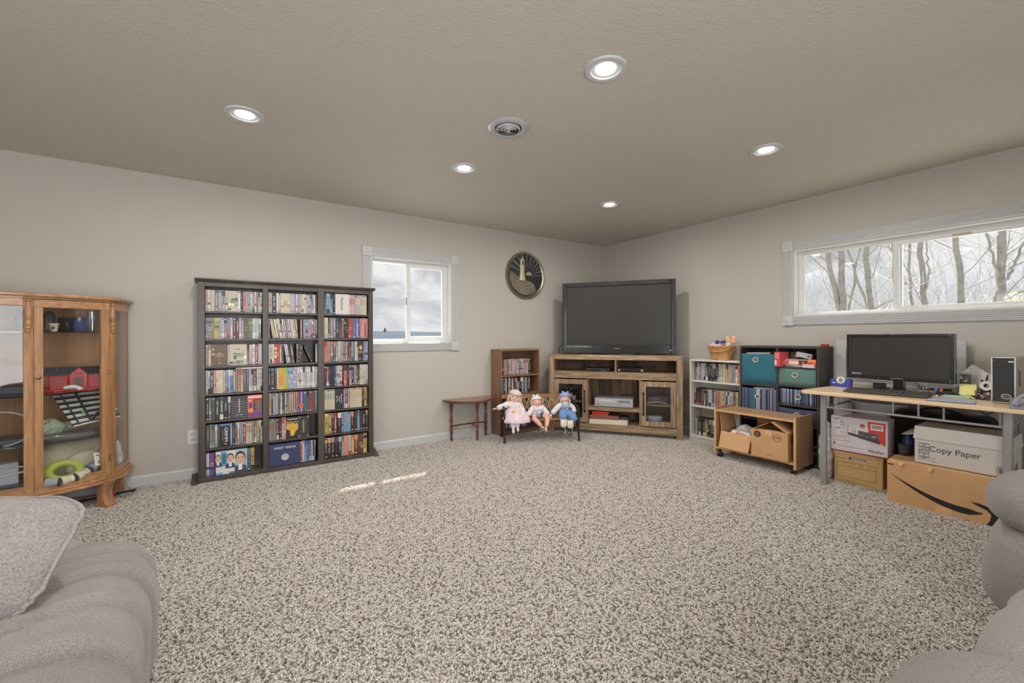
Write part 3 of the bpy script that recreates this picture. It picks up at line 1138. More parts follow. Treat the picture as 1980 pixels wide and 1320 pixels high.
def portrait(g, x, z, s, hair, y=-.0006):
    """a printed head and shoulders: suit, neck, face, hair, brows, eyes, nose shadow and mouth"""
    sk, sk2 = rgb(208, 170, 146), rgb(176, 132, 108)
    g.poly([(x - s * .62, y, z - s * 1.5), (x + s * .62, y, z - s * 1.5), (x + s * .55, y, z - s * .85), (x + s * .2, y, z - s * .62), (x - s * .2, y, z - s * .62), (x - s * .55, y, z - s * .85)], c=rgb(66, 72, 88))
    g.poly([(x - s * .17, y - .0002, z - s * 1.2), (x + s * .17, y - .0002, z - s * 1.2), (x + s * .2, y - .0002, z - s * .4), (x - s * .2, y - .0002, z - s * .4)], c=rgb(218, 216, 216))
    g.disc(x, z + s * .10, s * .46, s * .66, y - .0003, c=hair)
    g.disc(x, z - s * .04, s * .40, s * .56, y - .0005, c=sk)
    for q in (-1, 1):
        g.fr(x + q * s * .18 - s * .10, x + q * s * .18 + s * .10, z + s * .12, z + s * .16, y - .0007, c=hair)
        g.disc(x + q * s * .18, z + s * .03, s * .07, s * .035, y - .0007, 10, c=rgb(60, 56, 60))
    g.fr(x - s * .05, x + s * .05, z - s * .18, z - s * .14, y - .0007, c=sk2)
    g.fr(x - s * .14, x + s * .14, z - s * .33, z - s * .28, y - .0007, c=rgb(170, 100, 92))


def special(key, w, h, d, rnd):
    g = G()
    if key == 'MAC':
        g.box(0, w, 0, d, 0, h, c=rgb(198, 194, 188))
    elif key == 'GRIMM':
        g.box(0, w, .0006, d, 0, h, c=rgb(44, 43, 43))
        g.fr(0, w, h * .90, h * .985, 0, c=rgb(92, 128, 178))
        g.fr(w * .22, w * .30, h * .25, h * .72, -.0003, c=rgb(120, 118, 114))
        g.disc(w * .55, h * .12, w * .10, h * .035, -.0003, c=rgb(176, 172, 166))
    elif key == 'WKRP':
        g.box(0, w, .0006, d, 0, h, c=rgb(196, 146, 62))
        g.fr(w * .5, w, 0, h, 0, c=rgb(150, 160, 72))
        g.fr(0, w * .5, h * .2, h * .6, 0, c=rgb(206, 128, 52))
        g.fr(w * .55, w * .98, h * .78, h * .98, -.0002, c=rgb(122, 170, 62))
        g.fr(w * .05, w * .6, h * .02, h * .16, -.0002, c=rgb(196, 172, 58))
    elif key == 'WHITE':
        g.box(0, w, .0006, d, 0, h, c=rgb(196, 196, 196))
        g.fr(0, w, 0, h, 0, c=rgb(208, 206, 204))
        g.fr(w * .16, w * .36, h * .34, h * .97, -.0003, c=rgb(92, 160, 196))
        g.fr(w * .20, w * .33, h * .44, h * .9, -.0005, c=rgb(60, 112, 140))
        g.fr(w * .0, w * .36, h * .0, h * .11, -.0003, c=rgb(92, 160, 200))
        g.fr(w * .62, w * .985, h * .0, h * .98, -.0003, c=rgb(150, 176, 192))
        portrait(g, w * .075, h * .70, h * .24, rgb(120, 92, 66), -.0008)
        portrait(g, w * .46, h * .66, h * .30, rgb(84, 62, 48), -.0008)
        portrait(g, w * .78, h * .60, h * .42, rgb(60, 46, 40), -.0010)
        g.fr(w * .02, w * .60, h * .0, h * .24, -.0024, c=rgb(206, 208, 210))
        g.fr(w * .02, w * .22, h * .0, h * .09, -.0026, c=rgb(98, 164, 204))
        g.fr(w * .42, w * .60, h * .0, h * .08, -.0026, c=rgb(120, 130, 140))
    elif key == 'WEST':
        g.box(0, w, 0, d, 0, h, c=rgb(60, 66, 102))
        g.fr(0, w, h * .655, h * .662, -.0003, c=rgb(40, 44, 74))
        g.disc(w * .51, h * .37, h * .155, h * .155, -.0004, 28, c=rgb(186, 182, 176))
        for k in range(5):
            a = .5 + k * .5
            g.poly([(w * .51, -.0008, h * .37), (w * .51 + h * .12 * math.cos(a), -.0008, h * .37 + h * .12 * math.sin(a)), (w * .51 + h * .10 * math.cos(a + .25), -.0008, h * .37 + h * .10 * math.sin(a + .25))], c=rgb(146, 142, 138))
    elif key == 'NOMAR':
        g.box(0, w, .0006, d, 0, h, c=rgb(44, 42, 40))
        g.fr(w * .02, w * .98, h * .12, h * .80, 0, c=rgb(196, 156, 48))
        for x, z, s, hc in ((.2, .62, .17, rgb(120, 84, 34)), (.52, .66, .16, rgb(66, 52, 30)), (.82, .6, .17, rgb(52, 44, 34))):
            g.disc(w * x, h * (z + .05), h * s * .52, h * s * .75, -.0003, c=hc)
            g.disc(w * x, h * z, h * s * .45, h * s * .62, -.0005, c=rgb(208, 172, 74))
            g.fr(w * x - h * .05, w * x + h * .05, h * (z + .015), h * (z + .03), -.0007, c=rgb(70, 56, 30))
            g.fr(w * x - h * .03, w * x + h * .03, h * (z - .055), h * (z - .045), -.0007, c=rgb(120, 70, 40))
        g.poly([(w * .02, -.0008, h * .12), (w * .35, -.0008, h * .12), (w * .3, -.0008, h * .4), (w * .02, -.0008, h * .44)], c=rgb(46, 44, 42))
        g.poly([(w * .62, -.0008, h * .12), (w * .98, -.0008, h * .12), (w * .98, -.0008, h * .42), (w * .8, -.0008, h * .34)], c=rgb(60, 54, 42))
        g.poly([(w * .36, -.0008, h * .14), (w * .6, -.0008, h * .14), (w * .6, -.0008, h * .42), (w * .44, -.0008, h * .40)], c=rgb(206, 180, 70))
    elif key == 'BOOK':
        g.box(0, w, .0006, d, 0, h, c=rgb(58, 56, 54))
        for x in (.02, .86):
            for z in (.01, .90):
                g.fr(w * x, w * (x + .12), h * z, h * (z + .09), 0, c=rgb(150, 146, 140))
        g.fr(w * .42, w * .50, h * .22, h * .80, -.0002, c=rgb(168, 146, 84))
        g.fr(w * .53, w * .57, h * .25, h * .78, -.0002, c=rgb(150, 132, 80))
    elif key == 'GRIMOIRE':
        g.box(0, w, .0006, d, 0, h, c=rgb(64, 63, 62))
        for k in range(7):
            a = h * (.12 + .11 * k)
            g.poly([(w * .04, -.0002, a), (w * .45, -.0002, a - h * .09), (w * .45, -.0002, a - h * .05), (w * .04, -.0002, a + h * .03)], c=rgb(104 + 6 * (k % 3), 102, 100))
            g.poly([(w * .56, -.0002, a - h * .05), (w * .96, -.0002, a - h * .12), (w * .96, -.0002, a - h * .09), (w * .56, -.0002, a - h * .01)], c=rgb(110, 108, 106))
        g.fr(w * .47, w * .54, h * .24, h * .86, -.0004, c=rgb(168, 166, 162))
        g.fr(w * .30, w * .70, h * .13, h * .17, -.0004, c=rgb(132, 130, 126))
    elif key == 'TRIVIA':
        g.box(0, w, .0006, d, 0, h, c=rgb(196, 92, 86))
        g.fr(0, w, h * .02, h * .22, 0, c=rgb(110, 68, 132))
        g.fr(w * .06, w * .94, h * .86, h * .95, -.0003, c=rgb(230, 190, 180))
        g.fr(w * .40, w, h * .26, h * .80, -.0003, c=rgb(62, 56, 54))
        for k in range(5):
            g.fr(w * .50, w * .96, h * (.30 + .1 * k), h * (.345 + .1 * k), -.0005, c=rgb(150, 132, 110) if k != 4 else rgb(196, 96, 50))
        g.disc(w * .22, h * .30, w * .19, h * .10, -.0005, c=rgb(228, 136, 62))
        g.poly([(w * .10, -.0005, h * .42), (w * .34, -.0005, h * .42), (w * .30, -.0005, h * .66), (w * .14, -.0005, h * .66)], c=rgb(84, 62, 120))
        g.disc(w * .17, h * .74, w * .09, h * .06, -.0007, c=rgb(230, 150, 70))
    elif key == 'STAR':
        g.box(0, w, .0006, d, 0, h, c=rgb(50, 50, 58))
    elif key == 'MAGENTA':
        g.box(0, w, .0006, d, 0, h, c=rgb(88, 70, 132))
        g.fr(w * .40, w * .58, h * .50, h * .98, 0, c=rgb(214, 190, 150))
        g.disc(w * .5, h * .34, w * .40, h * .13, -.0003, c=rgb(214, 140, 88))
        g.disc(w * .5, h * .34, w * .26, h * .085, -.0005, c=rgb(168, 70, 60))
        g.fr(w * .2, w * .8, h * .16, h * .19, -.0003, c=rgb(206, 168, 96))
        g.fr(w * .4, w * .6, h * .04, h * .13, -.0003, c=rgb(206, 200, 196))
    elif key == 'FACE':
        g.box(0, w, .0006, d, 0, h, c=rgb(60, 52, 50))
        g.disc(w * .5, h * .68, w * .40, h * .14, 0, c=rgb(168, 84, 50))
        g.disc(w * .54, h * .66, w * .22, h * .09, -.0003, c=rgb(226, 176, 110))
        g.fr(w * .08, w * .92, h * .42, h * .48, -.0003, c=rgb(206, 150, 60))
        g.disc(w * .35, h * .1, w * .14, h * .03, -.0003, c=rgb(206, 200, 196))
    return g


SPECIAL = {
    'MAC': ('white box set with a sideways black title', [('MacGyver', .030, INK, .46, .52, True, 1.0)]),
    'GRIMM': ('black box set with a large sideways white title and a blue head band', [('GRIMM', .034, WINK, .58, .52, True, 1.1)]),
    'WKRP': ('orange and green box set with a pink sideways title', [('WKRP', .030, PINKINK, .66, .46, True, 1.2)]),
    'WHITE': ('wide face-out box set with three portraits in white and blue', [('WHITE', .022, INK, .29, .185, False, 1.35), ('COLLAR', .022, plain('sky_blue_ink', (140, 182, 214), .6), .29, .085, False, 1.30)]),
    'WEST': ('large navy box with a silver seal, lying face out', [('WEST WING', .026, WINK, .50, .80, False, 1.15)]),
    'NOMAR': ('black box with yellow tinted faces and a white title', [('NOMAR', .018, WINK, .5, .90, False, 1.2)]),
    'BOOK': ('dark grey book-like box with pale metal corners', []),
    'GRIMOIRE': ('grey box with a pale sword-like emblem down the middle', []),
    'TRIVIA': ('red and violet face-out box with an orange ball', []),
    'STAR': ('black box set with three sideways white title lines', [('BATTLE', .014, WINK, .22, .5, True, 1.2), ('STAR', .016, WINK, .50, .5, True, 1.2), ('GALACTICA', .016, WINK, .74, .5, True, 1.0)]),
    'MAGENTA': ('violet box set with an orange round badge', []),
    'FACE': ('dark box set with an orange fiery portrait', []),
}


def fill_row(spec, X0_, X1_, y, z, height, where, rnd, depth=0.132, group='discs', span=None, fixed=None, dz=0.0):
    """spec tokens: width+base+accent, '!KEY' for a known box, '_n' a gap, '/deg' a lean, '*n' slim cases in one sleeve. All in the local frame of the
    shelf; made at world level by the caller's matrix."""
    toks = []
    for s_ in spec.split():
        lean = 0.0
        if '/' in s_:
            s_, a = s_.split('/')
            lean = float(a)
        n = 0
        if '*' in s_:
            s_, n = s_.split('*')
            n = int(n)
        if s_[0] == '_':
            toks.append((float(s_[1:]), None, None, lean, n))
        elif '!' in s_:
            wd, key = s_.split('!')
            toks.append((float(wd), '!', key, lean, n))
        else:
            i = 0
            while s_[i].isdigit() or s_[i] == '.':
                i += 1
            toks.append((float(s_[:i]), s_[i], s_[i + 1] if len(s_) > i + 1 else 'k', lean, n))
    k = (X1_ - X0_) / (span or sum(t[0] for t in toks))
    out = []
    x = X0_
    idx = 0
    for wd, b, a, lean, n in toks:
        w = wd * k
        if b is None:
            x += w
            continue
        h = height + rnd.uniform(-.0015, .0012)
        if b == '!':
            g = special(a, w - .0008, h, depth, rnd)
            lab = SPECIAL[a][0]
            nm, cat = 'box_set', 'box set'
        elif n:
            g = slips(n, w - .0008, h, depth, b, a, rnd)
            lab = f'boxed set of slim {PAL[b][1]} cases'
            nm, cat = 'box_set', 'box set'
        elif wd >= 6.9:
            g = cover(w - .0008, h, depth, b, a, rnd) if wd >= 9 else spine(w - .0008, h, depth, b, a, rnd, False)
            lab = f'{"broad" if wd >= 9 else "thick"} {PAL[b][1]} and {PAL[a][1]} box set' if a != b else f'thick {PAL[b][1]} box set'
            nm, cat = 'box_set', 'box set'
        else:
            g = spine(w - .0008, h, depth, b, a, rnd)
            lab = f'{PAL[b][1]} disc case, {PAL[a][1]} print'
            nm, cat = 'disc_case', 'disc case'
        o = g.obj(nm, PRINT)
        if b == '!':
            full = lab if len(lab.split()) > 10 else lab + ', ' + where.split(', ')[-1]
        else:
            full = f'{lab}, {ORD[idx]} {where}'
        tag(o, full, cat, group)
        yy = y + rnd.uniform(0, .006)
        o.location = (x, yy, z + .0006 + dz)
        if lean:
            o.rotation_euler = (0, R(lean), 0)
            if lean < 0:
                o.location = (x, yy, z + .0006)
            else:
                o.location = (x, yy, z + .0006 + math.sin(R(lean)) * w)
        if b == '!':
            for body, size, mat, tx, tz, vert, sx in SPECIAL[a][1]:
                row_text(o, body, size, mat, w, h, tx, tz, vert, sx)
        out.append(o)
        idx += 1
        x += w
    return out


def to_world(objs, base, rotz):
    """move objects built in a shelf's local frame to the shelf's place"""
    M_ = Matrix.Translation(base) @ Matrix.Rotation(rotz, 4, 'Z')
    for o in objs:
        o.rotation_mode = 'QUATERNION' if rotz else 'XYZ'
        mw = M_ @ (Matrix.Translation(o.location) @ (o.rotation_euler.to_matrix().to_4x4() if not rotz else Matrix.Rotation(o.rotation_euler.y, 4, 'Y')))
        o.location = mw.to_translation()
        if rotz:
            o.rotation_quaternion = mw.to_quaternion()


# ---- media tower on the back wall
ESP = wood('espresso_veneer', (80, 72, 67), (69, 62, 58), 'z', 70, 22, 0.36, bmp=.03)
TB = (0.4905, 4.145, 0.0)
tw = thing('media_tower', 'tall dark brown three-column media tower packed with disc cases', 'shelf', TB)
TD = 0.172
g = G().box(-.6815, -.6345, 0, TD, .035, 1.598)
g.obj('side_panel', ESP, tw, bevel=.002)
G().box(.6395, .6815, 0, TD, .035, 1.598).obj('side_panel', ESP, tw, bevel=.002)
G().box(-.2395, -.1985, 0, TD, .035, 1.598).obj('divider', ESP, tw, bevel=.002)
G().box(.1905, .2425, 0, TD, .035, 1.598).obj('divider', ESP, tw, bevel=.002)
G().box(-.6345, .6395, TD - .006, TD, .035, 1.598).obj('back_panel', ESP, tw)
cr = G().prism([(-.006, 1.598), (-.022, 1.616), (-.022, 1.624), (TD, 1.624), (TD, 1.598)], -.70, .70, axis='x')
cr.obj('top_panel', ESP, tw, bevel=.002)
for a, b in ((-.6345, -.2395), (-.1985, .1905), (.2425, .6395)):
    G().box(a, b, .004, .022, 1.563, 1.598).obj('header_rail', ESP, tw, bevel=.0015)
bs = G().box(-.6815, .6815, -.012, TD, .006, .042)
bs.obj('plinth', ESP, tw, bevel=.003)
for x in (-.705, .705):
    G().prism([(-.04, .0), (.17, .0), (.17, .05), (.12, .055), (-.01, .018), (-.04, .012)], x - .022, x + .022, axis='x').obj('foot', ESP, tw, bevel=.003)
LEV = [1.366, 1.144, .927, .703, .488, .268, .045]
COLS = [(-.6345, -.2395), (-.1985, .1905), (.2425, .6395)]
for (a, b) in COLS:
    for zz in LEV[:6]:
        G().box(a, b, .003, TD - .006, zz - .016, zz).obj('shelf', ESP, tw, bevel=.0015)
ROWS = [
    ['4pm 7cg 7Gp 7gG 7Gl 7GK 5wK 20ce 6wc 5kl 5RM 5lG 5Gg 5Gw 4GK 4wK 4tK 4wK 4ws'.replace('M', 'm'),
     '17gG 10ye 5lb 5wn 6pn 7Br 5wk 7mp 6mw 5pw 5Bw 10so 9eE 5wn 4wn 5Gw 5qw _2',
     '5tp 5cg 30st 4Gp 33ce 4gk 6pw 6wr 6rw 8lw',
     '4wk 5wk 6nw 5Ro 15cw 5cr 5Br 5Bw 5bw 5cy 5gt 6tr 5cg 7st 5bo 5lw 4Gk 8sc 4wk 4wk 4wk',
     '6kl 4gw 8Ke 8kw 8Kw 8kB 6Kw 33!GRIMOIRE 31!TRIVIA',
     '8Kg 5gB 5gK 6Gw 5Kg 21!GRIMM 5Bw 5ko 5gn 5tw 4Bw 4Gl 6rw 14cr*3 5gt 5gw 5yt 4gw 4wk',
     '7lw 9vp _2 62!WHITE 7bq 8yk _17'],
    ['8Gr 8kw 5wl 4wp 20ct 3wc 5lw 4lp 4wl 4lt 4Gl 11ct 4cw 4lw 4lb 4gl 4wg 4kr',
     '3Gk _7 4cw/-8 5yc/-9 5wp/-8 4tc/-8 5wg/-8 4pk/-7 4wB/-7 5Gg/-7 5Gq/-6 5wk/-6 4pw/-6 4wl/-6 4ct/-5 4yw/-4 _6 4pw _3 4pG 9Bs 5pb 4lb 5rw 5gp 4Gn',
     '3Gl 4wk 4wg 11ry 4wo 4sk _6 4lw/-8 4wk/-9 4ks/-9 5sw/-8 _3 4st 9kg _19 3kw/-23 _6 4wG',
     '4kG 8kE 4kq 4cw 18!WKRP 11Bt 9lo 4wk 4wk 4wg 4wk 4wk 4wb 4wk 4wk 4wg 4wk 3lw',
     '5tk 3ng 4lG 5Gc 4ek 4Gw 4ks 4Gc 4gs 5tp 4tc 4gl 4gt 3ro 9!MAGENTA 5eb 5bk 6rk 5rk 6qE',
     '14gr*3 4kw 5kr 5pr 3pl 23!NOMAR 20!BOOK _17',
     '59!WEST 4rw 4wc 5Bb 4bB 5bl 3wk 3kw 3kG _4'],
    ['4ek 7Bk 5Bk 5kg 27!MAC 10pr*3 11Gw*3 14ct*4 _2',
     '8cE 3kl 8gl 4lw 7ng 6sk 4tm 9kg 9ro 8bB 4lB 4vl 4pm 5pR 4rp 4Ro',
     '5Rr 7Rr 5qc 5so 4Bw 6cG 5Gg 4gk 4Gk 4rk 4gk 4Gq 3qg 4wG 3ck 9!FACE 4bl 4lb 3lB',
     '4nr 5rw 3kR 4kn 4kn 4bk 12Gs _3 6Rk 5kg 5pk 5kp 4Gk 4gk 4kg 10cy 5Gl 3wg',
     '20cq*4 17!STAR 3lB 5rw 5Gk 24cy*9 5ky 5yk 3kg',
     '7yk 6yg 5kg 5rw _1 8kw 4Bb 14Bt*4 6ko 7kb 5Bq 5kr 6kG 6kg',
     '6kG 7ko 7kG 7ks 7kl 5Ge 8Ro 7Gr 6yo 8my 11my 8yk _3'],
]
SH = ['top', 'second', 'third', 'fourth', 'fifth', 'sixth', 'bottom']
rnd = random.Random(11)
objs = []
for ci, (a, b) in enumerate(COLS):
    for ri in range(7):
        hh = .170 if (ri < 3 and ci < 2) else .188
        if (ci, ri) == (0, 4) or (ci, ri) == (0, 6):
            hh = .186
        wh = f'from cabinet, {SH[ri]} shelf, ' + ['cabinet-side', 'middle', 'window-side'][ci] + ' tower column'
        objs += fill_row(ROWS[ci][ri], a + .003, b - .003, .012, LEV[ri], hh, wh, rnd, group='disc cases in the dark media tower')
to_world(objs, TB, 0)
# a white case laid flat on the third shelf board of the cabinet-side column
o = tag(spine(.012, .19, .13, 'w', 'G', rnd).obj('disc_case', PRINT), 'white disc case lying flat above the fourth shelf row, cabinet-side column', 'disc case', 'disc cases in the dark media tower')
o.rotation_euler = (0, R(90), 0)
o.location = (TB[0] - .43, TB[1] + .002, LEV[3] + .203)

# ------------------------------------------------------------------ brown bookcase on the back wall
LAM = wood('brown_laminate', (134, 100, 74), (116, 85, 63), 'z', 60, 30, 0.42, bmp=.02)
LAMX = wood('brown_laminate_board', (140, 105, 78), (120, 88, 65), 'x', 60, 30, 0.42, bmp=.02)
LAME = plain('brown_laminate_edge', (166, 132, 102), .5)
BK = (2.8835, 4.10, 0.0)
t = thing('bookcase', 'brown laminate bookcase with disc cases behind the doll bench', 'bookcase', BK)
W2, BD = .2805, .218
for s_ in (-1, 1):
    a, b = sorted((s_ * W2, s_ * (W2 - .018)))
    G().box(a, b, 0, BD, 0, .99).obj('side_panel', LAM, t, bevel=.001)
G().box(-W2 + .018, W2 - .018, BD - .005, BD, .02, .98).obj('back_panel', LAM, t)
G().box(-W2, W2, -.002, BD, .985, 1.004).obj('top_panel', LAMX, t, bevel=.001)
for zz in (.703, .483):
    G().box(-W2 + .018, W2 - .018, .008, BD - .005, zz - .019, zz).obj('shelf', LAMX, t, bevel=.001)
G().box(-W2 + .018, W2 - .018, .0, BD - .005, .062, .080).obj('shelf', plain('black_shelf_liner', (66, 58, 52), .5), t, bevel=.001)
G().box(-W2 + .018, W2 - .018, .012, .03, 0, .062).obj('kick_board', LAMX, t)
rnd = random.Random(21)
o1 = fill_row('5Eq 4nk 5Re 4tg 4gs 4Gk 4ws 6Rk 4pw 4lw 5Gw 4wg 5Ge 5gk 6pv 4py 4ls 4Eg 4wr 4sy 5kw', -.258, .165, .03, .703, .187, 'from table, upper shelf, brown bookcase', rnd, group='disc cases in the brown bookcase')
o1 += fill_row('5Bk 6kw 4wp 4kt 5Ge 4gk 4wp 5mk 5mp 4wk 5kG 4kw 5Bw 4kw 5Gb 4kR 4pk', -.255, .155, .03, .483, .187, 'from table, second shelf, brown bookcase', rnd, group='disc cases in the brown bookcase')
o1 += fill_row('5Rk 5wk 4tk 6wk 4kw 5kG 4ek 6pw 5kw 6Bk 4cK 5kG 4kw', -.235, .15, .03, .080, .187, 'from table, bottom shelf, brown bookcase', rnd, group='disc cases in the brown bookcase')
to_world(o1, BK, 0)

# ------------------------------------------------------------------ half-moon table against the back wall
RED = wood('red_mahogany', (112, 68, 48), (70, 38, 28), 'z', 80, 10, .28, coat=.3)
REDTOP = wood('worn_walnut_top', (156, 122, 96), (126, 92, 70), 'x', 50, 14, .35, coat=.2)
HT = (2.262, YA - .018, 0.0)
t = thing('half_moon_table', 'small half-moon side table with turned mahogany legs against the wall', 'table', HT)
def half(rx, ry, n=28):
    return [(-rx, 0.0)] + [(-rx * math.cos(math.pi * i / n), -ry * math.sin(math.pi * i / n) - .02) for i in range(n + 1)] + [(rx, 0.0)]
G().prism(half(.285, .285), .440, .462).obj('table_top', REDTOP, t, bevel=.006, seg=3)
g = G()
for i in range(29):
    pass
g.tube([(-.289 * math.cos(math.pi * i / 28), -.289 * math.sin(math.pi * i / 28) - .02, .449) for i in range(29)], .0125, 8)
g.obj('edge_molding', RED, t)
LEGP = [(.006, 0), (.012, .004), (.013, .03), (.008, .055), (.012, .075), (.014, .10), (.009, .125), (.015, .15), (.0145, .17), (.010, .19), (.014, .215), (.015, .235), (.011, .25), (.014, .268), (.008, .285), (.009, .31), (.013, .36), (.0165, .41), (.017, .44)]
TL = [(-.205, -.05), (.235, -.05), (.03, -.215)]
for x, y in TL:
    G().lathe([(a_ * 1.2, b_) for a_, b_ in LEGP], 14, (x, y, 0)).obj('leg', RED, t)
G().tube([(-.205, -.05, .165), (-.1, -.055, .170), (.03, -.058, .172), (.235, -.05, .165)], [.009, .008, .009, .009], 8).obj('stretcher', RED, t)
G().tube([(.03, -.058, .172), (.025, -.12, .172), (.03, -.215, .162)], [.009, .007, .008], 8).obj('stretcher', RED, t)

# ------------------------------------------------------------------ television stand across the corner
TVM = Matrix.Translation((3.7015, 3.422, 0)) @ Matrix.Rotation(R(-54), 4, 'Z')
def tvw(x, y, z):
    return TVM @ Vector((x, y, z))
RUX = wood('rustic_oak_rail', (180, 154, 122), (136, 112, 86), 'x', 34, 9, .6, dark=(108, 90, 70), bmp=.15)
RUZ = wood('rustic_oak_post', (174, 148, 118), (134, 110, 86), 'z', 34, 9, .6, dark=(108, 90, 70), bmp=.15)
RUD = [wood('weathered_plank_%s' % n_, c1, c2, 'z', 30, 8, .7, dark=(54, 44, 34), knots=True) for n_, c1, c2 in (('pale', (146, 124, 100), (108, 88, 68)), ('mid', (122, 98, 76), (92, 72, 54)), ('dark', (98, 76, 58), (70, 54, 42)))]
IRON = plain('dark_bronze_iron', (56, 48, 44), .42, metal=.6)
tv = thing('tv_stand', 'rustic wooden television stand set across the corner, glass doors each side', 'tv stand', tvw(0, 0, 0), R(-54))
D = .40
for x in (-.7575, .6925):
    G().box(x, x + .065, 0, .055, 0, .875).obj('post', RUZ, tv, bevel=.002)
    G().box(x, x + .065, D - .055, D, 0, .875).obj('post', RUZ, tv, bevel=.002)
    G().box(x + .008, x + .057, .055, D - .055, .07, .875).obj('side_panel', RUZ, tv)
# top: mitred front border round a recessed board
g = G()
g.prism([(-.7575, .875), (-.6925, .875), (-.7575, .935)][::-1], 0, .055, axis='y')
G().prism([(-.7575, .935), (-.6925, .878), (.6925, .878), (.7575, .935)][::-1], 0, .055, axis='y').obj('top_rail', RUX, tv, bevel=.0015)
for s_ in (-1, 1):
    p = [(s_ * .7575, .8752), (s_ * .6925, .8752), (s_ * .7575, .934)]
    G().prism(p[::-1] if s_ > 0 else p, .0005, .0545, axis='y').obj('mitred_corner', RUZ, tv)
G().box(-.7575, .7575, .055, D, .905, .933).obj('top_panel', RUX, tv, bevel=.0015)
G().box(-.6925, .6925, .012, D - .02, .712, .735).obj('shelf', RUX, tv)
G().box(-.6925, .6925, .006, .028, .655, .734).obj('front_rail', RUX, tv, bevel=.002)
G().box(.027, .045, .02, D - .02, .735, .905).obj('divider', RUZ, tv)
G().box(-.6925, .6925, .006, .028, .046, .124).obj('bottom_rail', RUX, tv, bevel=.002)
G().box(-.6925, .6925, .028, D - .02, .104, .123).obj('bottom_shelf', RUX, tv)
for a, b in ((-.300, -.284), (.298, .314)):
    G().box(a, b, .014, D - .02, .123, .655).obj('partition', RUZ, tv)
G().box(-.284, .298, .025, D - .02, .280, .320).obj('shelf', RUX, tv, bevel=.002)
for a, b in ((-.6925, -.300), (.314, .6925)):
    G().box(a, b, .05, D - .02, .36, .378).obj('shelf', RUX, tv)
# planked back
rnd = random.Random(4)
x = -.70
k = 0
while x < .70:
    w = rnd.uniform(.075, .125)
    G().box(x, min(.70, x + w) - .002, D - .019 - rnd.uniform(0, .003), D - .004, .11, .70).obj('plank', RUD[(k * 2 + (k // 3)) % 3], tv)
    G().box(x, min(.70, x + w) - .002, D - .019 - rnd.uniform(0, .003), D - .004, .737, .904).obj('plank', RUD[(k + 1 + (k // 2)) % 3], tv) if k % 3 == 0 else None
    x += w
    k += 1
G().box(-.69, .69, D - .016, D - .003, .737, .904).obj('back_panel', wood('weathered_back_board', (116, 94, 70), (84, 66, 50), 'x', 26, 7, .7, dark=(52, 42, 33), knots=True), tv)
DGLASS = glass_mat('door_glass', (.86, .87, .87), 1.3)
for a, b, hx in ((-.690, -.294, -.322), (.316, .688, .344)):
    d = ring('door', tv, a, b, .136, .640, .056, .0, .022, RUZ, bevel=.002)
    G().box(a + .05, b - .05, .010, .013, .186, .590).obj('pane', DGLASS, d)
    h = G()
    h.tube([(hx, -.004, .500), (hx, -.022, .494), (hx, -.026, .47), (hx, -.026, .30), (hx, -.022, .276), (hx, -.004, .270)], .0065, 8)
    h.box(hx - .012, hx + .012, -.005, 0, .490, .516).box(hx - .012, hx + .012, -.005, 0, .256, .282)
    h.obj('handle', IRON, d, bevel=.001)

# television
t = thing('television', 'large black flat television standing on the rustic corner stand', 'television', tvw(0.035, .20, .9335), R(-54))
SCREEN = plain('dark_screen_glass', (49, 47, 45), .32, spec=.35, var=.01)
ring('bezel', t, -.657, .657, .012, .874, .052, -.045, .02, BLACK_GLOSS, bottom=.112, bevel=.006)
G().box(-.612, .612, -.033, -.02, .118, .828).obj('screen', SCREEN, t)
for s_ in (-1, 1):
    G().box(min(s_ * .648, s_ * .634), max(s_ * .648, s_ * .634), -.0475, -.044, .10, .80).obj('side_strip', BLACK, t, bevel=.001)
g = G().box(-.64, .64, .018, .045, .03, .86).box(-.45, .45, .045, .085, .10, .68)
g.obj('rear_case', BLACK, t, bevel=.012)
G().box(-.10, .10, -.005, .03, .0, .05).obj('neck', BLACK_GLOSS, t, bevel=.004)
G().prism([(.30 * math.cos(a) * (1 if abs(math.cos(a)) < .97 else 1), .125 * math.sin(a)) for a in [2 * math.pi * i / 36 for i in range(36)]], .0005, .014).obj('stand_base', BLACK_GLOSS, t, bevel=.003)
text('VIZIO', .020, plain('silver_badge', (150, 150, 150), .4), t, (0.0, -.0465, .072), sx=1.3)
g = G()
for k in range(9):
    g.fr(-.600 + k * .034, -.600 + k * .034 + .022, .089, .096, -.0465, c=rgb(196, 194, 190))
g.obj('spec_strip', PRINT, t)
G().prism([(.585, .060), (.615, .060), (.600, .046)], -.0465, -.044, axis='y').obj('corner_badge', plain('silver_badge', (150, 150, 150)), t)

# cable on the wall behind the television
cb = G().tube([tvw(-.70, .30, .94), tvw(-.70, .27, .97), tvw(-.67, .22, 1.03), tvw(-.62, .21, 1.05), tvw(-.5, .25, 1.06)], .004, 6)
tag(cb.obj('television_cable', BLACK), 'thin black cable arching behind the television edge', 'cable')

